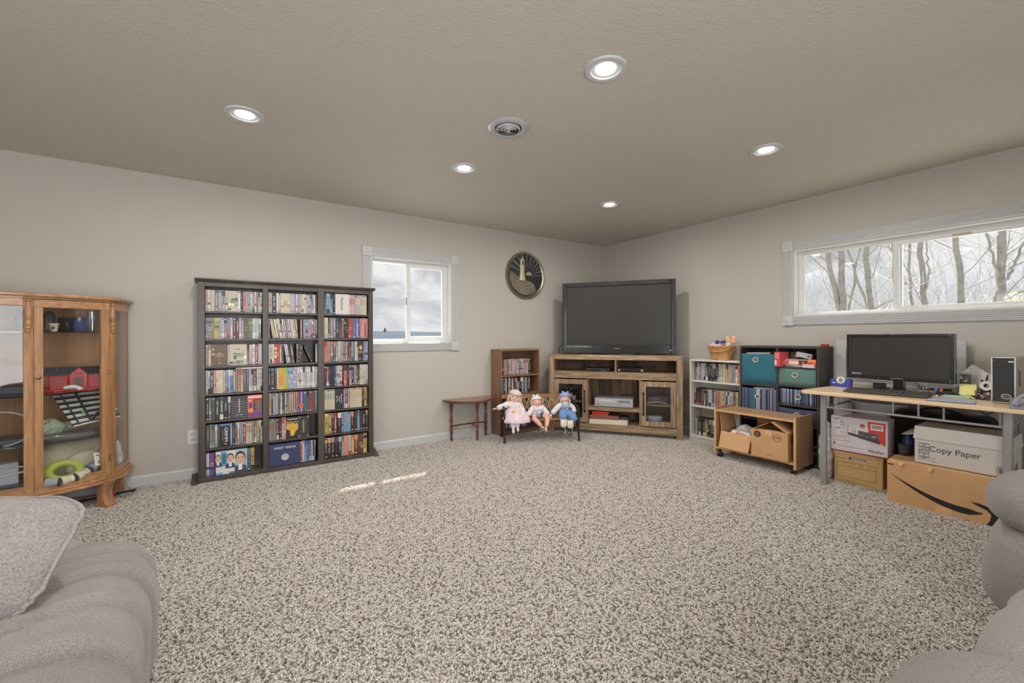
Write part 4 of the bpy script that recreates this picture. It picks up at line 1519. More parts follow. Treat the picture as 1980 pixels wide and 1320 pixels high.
# devices and things on the stand's shelves
def device(name, label, cat, x0, x1, y0, y1, z, h, mat, front=None, group=None):
    t = thing(name, label, cat, tvw((x0 + x1) / 2, y0, z), R(-54), group)
    w = (x1 - x0) / 2
    G().box(-w, w, 0, y1 - y0, .006, h).obj('case', mat, t, bevel=.002)
    for sx in (-1, 1):
        for yy in (.02, y1 - y0 - .02):
            G().lathe([(.008, 0), (.008, .007)], 10, (sx * (w - .025), yy, 0)).obj('foot', BLACK, t)
    return t, w
t, w = device('disc_player', 'slim black disc player in the upper shelf bay nearer the doll bench', 'disc player', -.315, -.035, .05, .24, .7352, .040, BLACK)
G().box(-w * .9, w * .15, -.002, .001, .016, .032).obj('disc_tray', BLACK_GLOSS, t)
G().box(w * .3, w * .9, -.0015, .001, .014, .030).obj('display', plain('smoked_display', (24, 30, 36), .1), t)
for k in range(3):
    G().lathe([(.006, 0), (.006, .004)], 10, (w * (.35 + .18 * k), -.0005, .012), axis='y').obj('button', GREY, t)
t, w = device('cable_box', 'black cable box with bright end lights in the upper shelf bay beside the divider', 'cable box', .052, .345, .06, .25, .7352, .048, BLACK_GLOSS)
G().box(-w * .35, w * .2, -.002, .001, .014, .034).obj('display', plain('smoked_display', (24, 30, 36), .1), t)
for k in (-1, 1):
    G().box(k * w * .88 - .012, k * w * .88 + .012, -.002, .001, .012, .036).obj('end_panel', SILVER, t)
cb = G().tube([tvw(.16, .36, .90), tvw(.20, .33, .84), tvw(.27, .28, .79), tvw(.34, .25, .775)], .0045, 6)
cb.tube([tvw(.34, .27, .775), tvw(.40, .29, .785), tvw(.47, .32, .79), tvw(.43, .34, .76)], .0045, 6)
tag(cb.obj('power_cable', BLACK), 'black power cable looping behind the cable box', 'cable')
t = thing('antenna', 'small dark antenna post behind the disc player', 'antenna', tvw(-.20, .30, .7352), R(-54))
G().lathe([(.022, 0), (.022, .008), (.006, .012), (.005, .085), (.003, .088)], 12).obj('mast', BLACK, t)

t, w = device('video_recorder', 'silver video cassette recorder on the middle shelf of the stand', 'video recorder', -.212, .226, .045, .32, .3202, .105, plain('silver_plastic', (164, 166, 170), .35, metal=.2))
f = G().box(-w * .96, w * .96, -.004, .0, .012, .100).obj('front_panel', plain('silver_plastic', (164, 166, 170)), t, bevel=.002)
G().box(-w * .80, w * .10, -.0065, -.003, .062, .088).obj('cassette_flap', plain('pale_silver_plastic', (190, 192, 195), .3, metal=.1), f, bevel=.001)
G().box(w * .25, w * .85, -.006, -.003, .060, .086).obj('display', plain('grey_display', (120, 122, 126), .2), f)
for k in range(5):
    G().lathe([(.006, 0), (.006, .003)], 10, (w * (.05 + .1 * k), -.004, .03), axis='y').obj('button', GREY, f)
for k in range(2):
    G().lathe([(.006, 0), (.006, .003)], 10, (-w * (.86 - .08 * k), -.004, .03), axis='y').obj('jack', DARK, f)
cb = G().tube([tvw(.05, .34, .425), tvw(.10, .31, .44), tvw(.16, .30, .435), tvw(.22, .30, .47), tvw(.27, .31, .44)], .006, 6)
tag(cb.obj('power_cable', BLACK), 'thick black cord lying over the silver video recorder', 'cable')

def book(label, x0, x1, y0, y1, z, h, cov, loc=None, rz=0.0, group=None, title=None, tm=None, upright=False):
    """a closed book lying flat, spine towards the room"""
    t = thing('book', label, 'book', tvw((x0 + x1) / 2, y0, z), R(-54) + rz, group)
    w = (x1 - x0) / 2
    g = G().box(-w, w, 0, y1 - y0, 0, .003).box(-w, w, 0, y1 - y0, h - .003, h).box(-w, w, 0, .004, .003, h - .003)
    g.obj('cover', cov, t, bevel=.001)
    G().box(-w + .004, w - .004, .004, y1 - y0 - .004, .003, h - .003).obj('pages', PAPER, t)
    if title:
        text(title, h * .55, tm or WINK, t, (-w * .3, -.0008, h / 2))
    return t
book('thick cream album lying lowest in the middle bay', -.274, .165, .03, .26, .1232, .052, plain('cream_binding', (204, 196, 178), .6))
book('brown hardback lying on the cream album', -.27, .065, .045, .25, .1756, .045, wood('brown_binding', (146, 92, 70), (116, 70, 54), 'x', 40, 6, .5), rz=R(2))
book('red paperback on top of the brown hardback', -.245, -.06, .05, .20, .2210, .045, plain('red_binding', (186, 52, 44), .4), rz=R(-2))
t = thing('book', 'dark grey hardback on the pile end behind the brown one', 'book', tvw(.12, .11, .1756), R(-54))
G().box(-.045, .045, 0, .14, 0, .028).obj('cover', DARK, t, bevel=.001)

# behind the door panes
t = thing('round_tin', 'blue and white round tin behind the glass door next to the white bookcase', 'tin', tvw(.455, .16, .1232), R(-54))
BLUEW = plain('blue_white_ceramic', (196, 204, 216), .25, var=.05)
G().lathe([(.074, 0), (.086, .01), (.088, .085), (.084, .088)], 28).obj('body', BLUEW, t)
g = G()
for k in range(14):
    a = k * 2 * math.pi / 14
    g.box(-.010, .010, -.0015, .001, .025, .07, c=rgb(66, 96, 158))
    for p in g.v[-8:]:
        q = Matrix.Rotation(a, 3, 'Z') @ (p + Vector((0, -.0875, 0)))
        p.x, p.y, p.z = q.x, q.y, q.z
g.obj('blue_panels', PRINT, t)
G().lathe([(.092, .085), (.094, .104), (.088, .110), (.0, .112)], 28).obj('lid', BLUEW, t)
t = thing('game_console', 'dark game console standing on the glass door shelf near the white bookcase', 'console', tvw(.50, .12, .3782), R(-54))
G().box(-.12, .12, 0, .2, 0, .09).obj('case', DARK, t, bevel=.004)
G().box(-.11, .02, -.002, .001, .05, .06).obj('slot', GREY, t)
t = thing('paper_pile', 'loose white papers curling on the glass door shelf', 'paper', tvw(.49, .07, .3782), R(-54))
g = G()
for k in range(4):
    g.add([(-.11, 0, .002 + k * .003), (.11, .0, .003 + k * .003), (.11, .05, .004 + k * .003), (-.11, .05, .012 + k * .003), (-.0, .0, .018 + k * .003), (0, .05, .022 + k * .003)], [(0, 4, 5, 3), (4, 1, 2, 5)])
g.obj('sheets', PAPER, t)
t = thing('game_cartridge_box', 'dark blue carton beside the blue and white tin', 'carton', tvw(.585, .14, .1232), R(-54))
G().box(-.04, .04, 0, .12, 0, .07).obj('body', DARK, t, bevel=.002)
G().box(-.03, .03, -.001, .0005, .02, .05).obj('label_strip', PAPER, t)
t = thing('artificial_plant', 'dark green artificial plant behind the glass door near the dolls', 'plant', tvw(-.49, .16, .3782), R(-54))
G().lathe([(.03, 0), (.04, .05), (.036, .05), (.03, .01)], 16).obj('pot', plain('white_glaze', (196, 200, 204), .2), t)
g = G()
rnd = random.Random(9)
for k in range(60):
    a, b = rnd.uniform(0, 6.28), rnd.uniform(.3, 1.4)
    d = Vector((math.cos(a) * math.cos(b), math.sin(a) * math.cos(b) * .7, math.sin(b)))
    p = Vector((0, 0, .05)) + d * rnd.uniform(.04, .13)
    u = d.orthogonal().normalized() * .010
    g.add([p - u, p + d * .02 - Vector((0, 0, .004)), p + u, p - d * .02], [(0, 1, 2, 3)])
    g.tube([(0, 0, .045), tuple(p)], .0012, 3)
g.obj('foliage', plain('dark_leaf', (58, 78, 58), .6, var=.25), t)
for k, (x, c, hh) in enumerate(((-.60, (120, 150, 170), .09), (-.52, (178, 182, 178), .07), (-.41, (88, 118, 104), .10))):
    t = thing('drinking_glass', ['pale blue glass tumbler behind the glass door by the dolls', 'low clear glass bowl behind the glass door by the dolls', 'green glass goblet behind the glass door by the dolls'][k], 'glass', tvw(x, .14, .1232), R(-54))
    G().lathe([(.026, 0), (.032, hh), (.029, hh), (.024, .006), (0, .005)], 18).obj('body', plain('tinted_tumbler_%s' % ['blue', 'clear', 'green'][k], c, .1, coat=.5), t)

# ------------------------------------------------------------------ doll bench (local: x along the seat, y to the back)
BA = R(-27)
BO = Vector((2.466, 3.814, 0))
BM = Matrix.Translation(BO) @ Matrix.Rotation(BA, 4, 'Z')
def bw(x, y, z):
    return BM @ Vector((x, y, z))
BRONZE = plain('dark_cast_iron', (58, 50, 46), .45, metal=.5, var=.2, vscale=40, bmp=.3)
LATT = plain('bronzed_cast_lattice', (170, 142, 108), .45, metal=.15, var=.3, vscale=30)
SLAT = wood('varnished_bench_slat', (162, 116, 84), (136, 92, 64), 'x', 60, 16, .4, coat=.2)
t = thing('doll_bench', 'miniature park bench with dark iron ends and wooden slats', 'bench', BO, BA)
for x in (0.0, .82):
    g = G()
    g.tube(bez((x, -.005, 0), (x, .012, .08), (x, .03, .18), (x, .012, .25)), [.016] + [.0125] * 11 + [.014], 8)
    g.tube(bez((x, .012, .25), (x, .0, .30), (x, -.012, .33), (x, .02, .375), 10), .010, 8)
    g.tube(bez((x, .02, .375), (x, .09, .40), (x, .19, .37), (x, .285, .40), 10), .011, 8)
    g.obj('front_leg', BRONZE, t)
    g = G()
    g.tube(bez((x, .315, 0), (x, .285, .09), (x, .265, .18), (x, .27, .25)), [.016] + [.0125] * 12, 8)
    g.tube([(x, .27, .25), (x, .285, .36), (x, .31, .50)], [.0125, .0125, .011], 8)
    g.obj('rear_leg', BRONZE, t)
    g = G()
    g.tube([(x, .012, .235), (x, .14, .225), (x, .27, .235)], .010, 8)
    g.tube([(x, .02, .10)] + bez((x, .06, .20), (x, .12, .09), (x, .16, .09), (x, .22, .20), 10) + [(x, .275, .10)], .007, 6)
    g.tube([(x, .14 + .05 * math.cos(a), .16 + .045 * math.sin(a)) for a in [2 * math.pi * i / 16 for i in range(16)]], .006, 6, closed=True)
    g.tube(bez((x, .03, .26), (x, .10, .36), (x, .18, .27), (x, .26, .36), 10), .007, 6)
    g.obj('scroll_panel', BRONZE, t)
for k in range(5):
    y = .002 + k * .056
    G().box(-.005, .825, y, y + .046, .240 - .004 * k, .256 - .004 * k).obj('seat_slat', SLAT, t, bevel=.004)
G().box(-.005, .825, .284, .300, .445, .492).obj('back_rail', SLAT, t, bevel=.004)
G().box(-.005, .825, .258, .272, .268, .292).obj('back_rail', SLAT, t, bevel=.004)
# cast lattice of rope-like loops between the two rails
for k in range(9):
    xc = .075 + k * .084
    g = G()
    for s_ in (-1, 1):
        g.tube([(xc + s_ * (.036 * math.cos(a) + .002), .270 + (z_ - .29) * .10, z_) for a, z_ in [(-1.35 + 2.7 * i / 12, .29 + .158 * i / 12) for i in range(13)]], .0075, 6)
        g.tube([(xc + s_ * (.017 * math.cos(a)), .272 + (z_ - .29) * .10, z_) for a, z_ in [(-1.35 + 2.7 * i / 12, .30 + .135 * i / 12) for i in range(13)]], .006, 6)
    g.ball((xc, .276, .37), (.007, .006, .016), 7)
    g.obj('lattice_loop', LATT, t)

# ------------------------------------------------------------------ three dolls on the bench
def cloth(name, c, **k):
    return fabric(name, c, scale=260, bmp=.25, var=.05, patch=20, **k)
DSKIN = plain('doll_skin_vinyl', (222, 184, 160), .5, var=.04)
DSKIN2 = plain('newborn_doll_skin', (218, 166, 144), .5, var=.08)
BLOND = plain('doll_blond_hair', (206, 188, 140), .8, var=.2, vscale=90, bmp=.5, bscale=160)
PINKC = cloth('pale_pink_knit', (222, 196, 204))
WHITEC = cloth('white_cotton', (216, 212, 214))
LILACC = cloth('pale_lilac_print', (206, 200, 218))
BLUEC = cloth('blue_denim_cloth', (104, 142, 190))
BLUEH = cloth('periwinkle_knit', (142, 158, 210))
EYE = plain('doll_eye', (60, 66, 86), .2)
LIP = plain('doll_lips', (196, 92, 90), .4)
BLUSH = plain('doll_cheek', (226, 150, 130), .6)
YELC = plain('yellow_applique', (214, 184, 84), .8)
GRNC = plain('green_applique', (110, 172, 96), .8)


def head(t, at, r, skinm, yaw, roll, closed=False, pitch=0):
    """a doll's head: one surface with nose and cheeks, eyes, lips and ears as pieces"""
    M_ = Matrix.Translation(at) @ Matrix.Rotation(yaw, 4, 'Z') @ Matrix.Rotation(roll, 4, 'Y') @ Matrix.Rotation(pitch, 4, 'X')
    def fn(p):
        d = p.copy()
        n = p.normalized()
        nose = max(0, n.dot(Vector((0, -.985, -.17)))) ** 90
        ch = max(0, n.dot(Vector((.5, -.8, -.36)).normalized())) ** 16 + max(0, n.dot(Vector((-.5, -.8, -.36)).normalized())) ** 16
        chin = max(0, n.dot(Vector((0, -.7, -.72)).normalized())) ** 22
        soc = max(0, n.dot(Vector((.36, -.93, .07)).normalized())) ** 60 + max(0, n.dot(Vector((-.36, -.93, .07)).normalized())) ** 60
        return d * (1 + .16 * nose + .07 * ch + .07 * chin - .05 * soc)
    g = G()
    g.T = M_
    g.ball((0, 0, 0), (r * .92, r * .98, r * 1.04), 18, fn=fn)
    for s_ in (-1, 1):
        g.ball((s_ * r * .92, r * .08, -r * .02), (r * .10, r * .14, r * .2), 7)
    h = g.obj('head', skinm, t)
    for s_ in (-1, 1):
        g = G()
        g.T = M_
        if closed:
            g.tube([(s_ * r * (.34 + .14 * k), -r * (.90 - .05 * abs(k) - .03 * k), r * (.05 - .04 * (1 - abs(k)))) for k in (-1, -.5, 0, .5, 1)], r * .022, 5)
        else:
            g.ball((s_ * r * .35, -r * .885, r * .06), (r * .13, r * .05, r * .10), 8)
        g.obj('eye', EYE, h)
        g = G()
        g.T = M_
        g.tube([(s_ * r * (.34 + .17 * k), -r * (.90 - .06 * abs(k)), r * (.26 - .03 * abs(k))) for k in (-1, -.5, 0, .5, 1)], r * .02, 5)
        g.obj('eyebrow', BLOND, h)
    g = G()
    g.T = M_
    g.ball((0, -r * .955, -r * .40), (r * .16, r * .06, r * .065), 8)
    g.obj('lips', LIP, h)
    return h, M_


def bonnet(t, M_, r, mat, name='hat', flaps=True, brim=True, opening=.62, up=.30):
    """a close knit cap that leaves the face open"""
    g = G()
    g.T = M_
    n = 18
    vs, fs = [], []
    for j in range(15):
        b = -.62 + (math.pi / 2 + .62) * j / 14
        for i in range(2 * n):
            a = 2 * math.pi * i / (2 * n)
            p = Vector((math.cos(b) * math.cos(a), math.cos(b) * math.sin(a), math.sin(b)))
            vs.append(Vector((p.x * r * 1.10, p.y * r * 1.12 + r * .05, p.z * r * 1.14)))
    keep = lambda p: not (p.y < -r * .30 and p.z < r * up)
    for j in range(14):
        for i in range(2 * n):
            k = (i + 1) % (2 * n)
            q = [j * 2 * n + i, j * 2 * n + k, (j + 1) * 2 * n + k, (j + 1) * 2 * n + i]
            c = sum((vs[x] for x in q), Vector()) / 4
            if keep(c):
                fs.append(tuple(q))
    g.add(vs, fs, smooth=True)
    o = g.obj(name, mat, t)
    so = o.modifiers.new('thick', 'SOLIDIFY')
    so.thickness = r * .09
    so.offset = 1
    if brim:
        b = G()
        b.T = M_
        b.tube([(r * .98 * math.sin(a), -r * (.90 * math.cos(a) + .06), r * (.56 + .06 * math.cos(a))) for a in [-1.25 + 2.5 * i / 14 for i in range(15)]], r * .12, 8, flat=1.5)
        b.obj('brim', mat, o)
    return o


def hand(t, at, d, up, s, mat):
    """a palm with four curled fingers and a thumb"""
    d, up = Vector(d).normalized(), Vector(up).normalized()
    side = d.cross(up).normalized()
    up = side.cross(d)
    at = Vector(at)
    g = G()
    g.T = Matrix.Translation(at) @ Matrix((side, d, up)).transposed().to_4x4()
    g.ball((0, s * .35, 0), (s * .42, s * .5, s * .24), 9, e=(.85, .85))
    for k, ln in enumerate((.62, .72, .68, .52)):
        x = s * (-.30 + .20 * k)
        g.tube([(x, s * .7, 0), (x * 1.08, s * (.7 + ln * .5), -s * .05), (x * 1.1, s * (.7 + ln * .85), -s * .20), (x * 1.08, s * (.7 + ln * .95), -s * .36)], [s * .115, s * .11, s * .10, s * .07], 6)
    g.tube([(-s * .3, s * .2, 0), (-s * .52, s * .48, -s * .06), (-s * .55, s * .75, -s * .14)], [s * .14, s * .12, s * .08], 6)
    return g.obj('hand', mat, t)


def foot(t, ankle, toe, s, mat, name='foot'):
    a, b = Vector(ankle), Vector(toe)
    d = (b - a).normalized()
    g = G()
    g.tube([a - d * s * .35, a, a.lerp(b, .5), b], [s * .42, s * .52, s * .50, s * .40], 9)
    if name == 'foot':
        side = d.cross(Vector((0, 1, 0.3))).normalized()
        for k in range(5):
            g.ball(b + side * s * (-.32 + .16 * k) + d * s * (.18 - .05 * k), s * (.15 - .015 * k), 6)
    return g.obj(name, mat, t)


DY = .13        # dolls sit this far from the bench's front edge
# doll in pink
o = bw(.12, DY, .256)
t = thing('doll', 'doll in pale pink dress and knit hat, one arm over the bench end', 'doll', o, BA)
hd, M_ = head(t, (.012, .02, .232), .066, DSKIN, R(-8), R(14))
bonnet(t, M_, .066, PINKC, 'hat', up=.42)
g = G()
g.T = M_
for s_ in (-1, 1):
    for k in range(4):
        g.tube([(s_ * .056, -.035 + .022 * k, .01), (s_ * .066, -.034 + .022 * k, -.03), (s_ * .058, -.03 + .022 * k, -.062)], [.012, .013, .005], 6)
g.tube([(-.045, -.052, .030), (-.02, -.066, .036), (.0, -.068, .034)], [.009, .010, .006], 6)
g.tube([(.045, -.052, .030), (.02, -.066, .036), (.0, -.068, .034)], [.009, .010, .006], 6)
g.obj('hair', BLOND, t)
skin('dress', [(0, 0, .035), (0, .005, .09), (.0, .012, .15), (-.055, .01, .155), (-.12, -.01, .135), (-.195, -.03, .112), (.055, .01, .150), (.09, -.02, .10), (.10, -.05, .05)],
     [(0, 1), (1, 2), (2, 3), (3, 4), (4, 5), (2, 6), (6, 7), (7, 8)],
     [.062, .056, .045, .036, .034, .030, .036, .033, .030], WHITEC, t, 2)
g = G()
skp = []
for j, (hz, rr, dy) in enumerate(((.12, .060, -.005), (.08, .085, -.02), (.045, .12, -.045), (.015, .14, -.075), (-.025, .145, -.115))):
    skp.append((hz, rr, dy))
vs, fs = [], []
nn = 30
for j, (hz, rr, dy) in enumerate(skp):
    for i in range(nn):
        a = 2 * math.pi * i / nn
        wv = 1 + .07 * math.sin(a * 9) * j / 4
        z = max(hz if math.sin(a) < .2 else hz + .02, .006) if j < 3 else hz if math.sin(a) < 0 else max(hz, .006)
        vs.append((rr * wv * math.cos(a) * 1.0 + .015, rr * .62 * wv * math.sin(a) + dy, z))
for j in range(4):
    for i in range(nn):
        k = (i + 1) % nn
        fs.append((j * nn + i, j * nn + k, (j + 1) * nn + k, (j + 1) * nn + i))
g.add(vs, fs, smooth=True)
o_ = g.obj('skirt', PINKC, t)
o_.modifiers.new('thick', 'SOLIDIFY').thickness = .004
g = G().ball((-.012, -.086, .085), (.018, .009, .020), 8)
g.obj('flower_applique', YELC, t)
hand(t, (-.20, -.033, .112), (-1, -.15, -.05), (0, 0, 1), .030, DSKIN)
hand(t, (.102, -.054, .046), (.2, -.8, -.5), (0, -.3, 1), .028, DSKIN)
for x, z in ((-.03, -.09), (.018, -.070)):
    skin('leg', [(x * .6, -.06, .03), (x * .9, -.15, .0), (x, -.165, z)], [(0, 1), (1, 2)], [.036, .034, .028], WHITEC, t, 2)
    foot(t, (x, -.17, z), (x, -.195, z - .035), .030, WHITEC, 'bootee')
    g = G()
    g.tube([(x, -.20, z + .0), (x - .006, -.212, z - .03), (x - .002, -.212, z - .055)], .002, 5)
    g.obj('bootee_lace', WHITEC, t)
# hat strings
g = G().tube([(.075, -.02, .19), (.09, -.03, .16), (.094, -.035, .12)], .004, 6)
g.obj('hat_string', PINKC, t)

# newborn doll
t = thing('doll', 'barefoot newborn doll in white printed romper sitting mid bench', 'doll', bw(.385, DY, .256), BA)
hd, M_ = head(t, (-.012, .0, .172), .058, DSKIN2, R(4), R(-3), closed=True, pitch=R(-8))
hb = bonnet(t, M_, .058, WHITEC, 'hat', up=.45)
for s_ in (-1, 1):
    g = G()
    g.T = M_
    g.ball((s_ * .022 - .008, -.008, .072), (.012, .010, .014), 8)
    g.obj('hat_ear', WHITEC, hb)
skin('romper', [(0, 0, .03), (0, .0, .075), (0, .005, .115), (-.05, -.005, .105), (-.092, -.03, .062), (-.118, -.055, .025), (.05, -.005, .105), (.088, -.03, .06), (.118, -.055, .022)],
     [(0, 1), (1, 2), (2, 3), (3, 4), (4, 5), (2, 6), (6, 7), (7, 8)],
     [.066, .060, .046, .038, .034, .030, .038, .034, .030], WHITEC, t, 2)
g = G()
for k in range(12):
    a = -2.6 + k * .19
    g.ball((.064 * math.cos(a), .062 * math.sin(a) - .004, .03 + .012 * (k % 5)), .0065, 6)
g.obj('printed_dots', plain('pastel_blue_print', (150, 166, 206), .9), t)
skin('diaper', [(-.03, -.045, .030), (.03, -.045, .030)], [(0, 1)], [.038, .038], BLUEH, t, 2)
for pts, toe in (([(-.045, -.055, .035), (-.062, -.13, .010), (-.01, -.17, -.042), (.012, -.172, -.068)], (.034, -.19, -.085)), ([(.05, -.055, .035), (.088, -.12, .012), (.070, -.165, -.055), (.058, -.170, -.085)], (.058, -.195, -.115))):
    skin('leg', pts, [(0, 1), (1, 2), (2, 3)], [.031, .030, .025, .020], DSKIN2, t, 2)
    foot(t, pts[-1], toe, .026, DSKIN2)
hand(t, (-.122, -.06, .022), (-.3, -.8, -.4), (0, -.3, 1), .024, DSKIN2)
hand(t, (.122, -.06, .020), (.3, -.8, -.4), (0, -.3, 1), .024, DSKIN2)

# doll in blue dungarees
t = thing('doll', 'doll in blue dungarees and periwinkle knit cap at the bench end', 'doll', bw(.698, DY, .256), BA)
hd, M_ = head(t, (.0, .02, .203), .055, DSKIN, R(6), R(4), pitch=R(-4))
hb = bonnet(t, M_, .055, BLUEH, 'cap', up=.40)
for s_ in (-1, 1):
    g = G()
    g.T = M_
    g.tube([(s_ * .012, -.01, .060), (s_ * .03, -.012, .075), (s_ * .040, -.01, .070), (s_ * .030, -.01, .058)], .008, 6)
    g.obj('cap_tie', BLUEH, hb)
g = G()
g.T = M_
g.tube([(.048, -.03, -.01), (.054, -.03, -.035), (.046, -.03, -.055)], [.010, .011, .004], 6)
g.tube([(-.048, -.03, -.01), (-.054, -.03, -.035), (-.046, -.03, -.055)], [.010, .011, .004], 6)
g.obj('hair', BLOND, t)
skin('shirt', [(0, .01, .06), (0, .012, .115), (.0, .015, .140), (-.05, .01, .135), (-.11, -.02, .085), (-.165, -.05, .040), (.05, .01, .132), (.098, .0, .09), (.098, -.045, .045)],
     [(0, 1), (1, 2), (2, 3), (3, 4), (4, 5), (2, 6), (6, 7), (7, 8)],
     [.052, .048, .034, .034, .033, .029, .034, .033, .027], WHITEC, t, 2)
g = G()
g.lathe([(.035, .142), (.052, .150), (.046, .158), (.03, .160)], 24, (0, .012, 0), cap=False)
g.obj('collar', WHITEC, t)
skin('dungarees', [(0, .005, .045), (0, -.005, .085), (0, -.012, .120), (-.05, -.07, .034), (-.062, -.135, .020), (-.058, -.165, -.012), (.05, -.07, .034), (.068, -.13, .010), (.040, -.165, -.030)],
     [(0, 1), (1, 2), (0, 3), (3, 4), (4, 5), (0, 6), (6, 7), (7, 8)],
     [.068, .062, .045, .050, .045, .036, .052, .048, .036], BLUEC, t, 2)
g = G()
for s_ in (-1, 1):
    g.tube([(s_ * .030, -.056, .128), (s_ * .036, -.040, .150), (s_ * .032, -.01, .163)], .007, 6, flat=.5)
g.obj('straps', BLUEC, t)
g = G()
for s_ in (-1, 1):
    g.ball((s_ * .031, -.062, .126), .005, 6)
g.obj('buttons', WINK, t)
G().ball((.010, -.074, .098), (.010, .005, .010), 7).obj('flower_applique', plain('pale_yellow_applique', (214, 214, 150), .8), t)
G().ball((.020, -.078, .062), (.018, .006, .013), 8).obj('leaf_applique', GRNC, t)
SOLE = plain('cream_shoe_sole', (214, 208, 186), .8)
for x, z in ((-.062, -.040), (.012, -.052)):
    sh = G()
    sh.ball((x, -.185, z), (.036, .020, .044), 12, e=(.8, .9))
    sh.obj('shoe', SOLE, t)
    g = G().tube([(x + .008, -.20, z - .035), (x + .014, -.208, z - .075), (x + .008, -.208, z - .105)], .0028, 5)
    g.obj('shoe_lace', SOLE, t)
    g = G().lathe([(.036, 0), (.038, .018), (.032, .02)], 18, (x, -.160, z + .024), cap=False)
    g.obj('cuff', WHITEC, t)
hand(t, (-.170, -.055, .036), (-.6, -.6, -.35), (0, -.3, 1), .024, WHITEC)
hand(t, (.097, -.052, .038), (-.25, -.7, -.6), (.2, -.5, .8), .030, DSKIN)

# ------------------------------------------------------------------ white bookcase on the right wall (local x = -world y, y to the wall)
WHM = plain('white_laminate', (204, 200, 190), .45, var=.03)
SB = R(-90)
WS = (4.267, 2.52, 0.0)
t = thing('bookcase', 'low white laminate bookcase with discs and a basket on top', 'bookcase', WS, SB)
hw, WD = .285, .232
for s_ in (-1, 1):
    a, b = sorted((s_ * hw, s_ * (hw - .017)))
    G().box(a, b, 0, WD, 0, .880).obj('side_panel', WHM, t, bevel=.001)
G().box(-hw, hw, -.002, WD, .878, .897).obj('top_panel', WHM, t, bevel=.001)
G().box(-hw + .017, hw - .017, WD - .005, WD, .02, .878).obj('back_panel', WHM, t)
for zz in (.668, .392):
    G().box(-hw + .017, hw - .017, .006, WD - .005, zz - .018, zz).obj('shelf', WHM, t, bevel=.001)
G().box(-hw + .017, hw - .017, .006, WD - .005, .042, .060).obj('shelf', WHM, t, bevel=.001)
G().box(-hw + .017, hw - .017, .02, .036, 0, .042).obj('kick_board', WHM, t)
rnd = random.Random(31)
o1 = fill_row('5pk 5cw 5bw 3wk 5Gw 5Gk 6Kw 4kG 4kG 4kG 4kG 4kG 4kw 4kG 5Gk 5Gw 4wR 5yo 5yk 4Gg 4lw 4gw 5Gk 5wr 5Rw 4wk', -.245, .262, .045, .668, .19, 'from stand, upper shelf, white bookcase', rnd, group='disc cases in the white bookcase')
o1 += fill_row('4ko 5ks 4rk 4kr 5sk 4kw 5Gk 5kg 4gw 5wk 4Bw 4kG 5Gm 5go 5Ro 4oR 4yo 5Gk 4gw 5kG 4wk 4Bw 5wk 5kw 4yk 4wk 4ks 4wk', -.255, .262, .045, .392, .185, 'from stand, middle shelf, white bookcase', rnd, group='disc cases in the white bookcase')
o1 += fill_row('5Gk 4gk 5kw 5kg 5kw 5yk 4kw 5kG 5Ek 4kw 5ks 5Gk 5kw', -.245, .05, .04, .060, .19, 'from stand, bottom shelf, white bookcase', rnd, group='disc cases in the white bookcase')
to_world(o1, WS, SB)

# woven basket of bows on the bookcase
WICK = wood('honey_wicker', (206, 162, 110), (176, 130, 82), 'x', 90, 5, .55, bmp=.2)
t = thing('basket', 'small honey wicker basket of pink bows on the white bookcase', 'basket', (4.375, 2.500, .8975), SB)
G().prism([(.085 * math.copysign(abs(math.cos(a)) ** .5, math.cos(a)), .062 * math.copysign(abs(math.sin(a)) ** .5, math.sin(a))) for a in [2 * math.pi * i / 32 for i in range(32)]], .001, .008).obj('base', WICK, t)
def brim(k):
    return .088 + .026 * k, .064 + .018 * k
for r_ in range(8):
    k = r_ / 7
    ax, ay = brim(k)
    n = 44
    pts = []
    for i in range(n):
        a = 2 * math.pi * i / n
        o = .0035 * (1 if (i // 2 + r_) % 2 else -1)
        pts.append(((ax + o) * math.copysign(abs(math.cos(a)) ** .6, math.cos(a)), (ay + o) * math.copysign(abs(math.sin(a)) ** .6, math.sin(a)), .012 + .0165 * r_))
    G().tube(pts, .0085, 5, closed=True, flat=.42 if False else 1.0).obj('weave_band', WICK, t)
for i in range(18):
    a = 2 * math.pi * (i + .5) / 18
    c, s_ = math.copysign(abs(math.cos(a)) ** .6, math.cos(a)), math.copysign(abs(math.sin(a)) ** .6, math.sin(a))
    G().tube([(brim(0)[0] * c, brim(0)[1] * s_, .004), (brim(1)[0] * c, brim(1)[1] * s_, .138)], .005, 5).obj('upright', WICK, t)
ax, ay = brim(1.05)
G().tube([((ax + .004) * math.copysign(abs(math.cos(a)) ** .6, math.cos(a)), (ay + .004) * math.copysign(abs(math.sin(a)) ** .6, math.sin(a)), .142) for a in [2 * math.pi * i / 44 for i in range(44)]], .009, 8, closed=True).obj('rim', WICK, t)
G().tube([(.112, -.045, .135)] + bez((.118, -.06, .12), (.06, -.105, .075), (-.06, -.105, .09), (-.118, -.06, .10), 10), .007, 8).obj('handle', WICK, t)
rnd = random.Random(3)
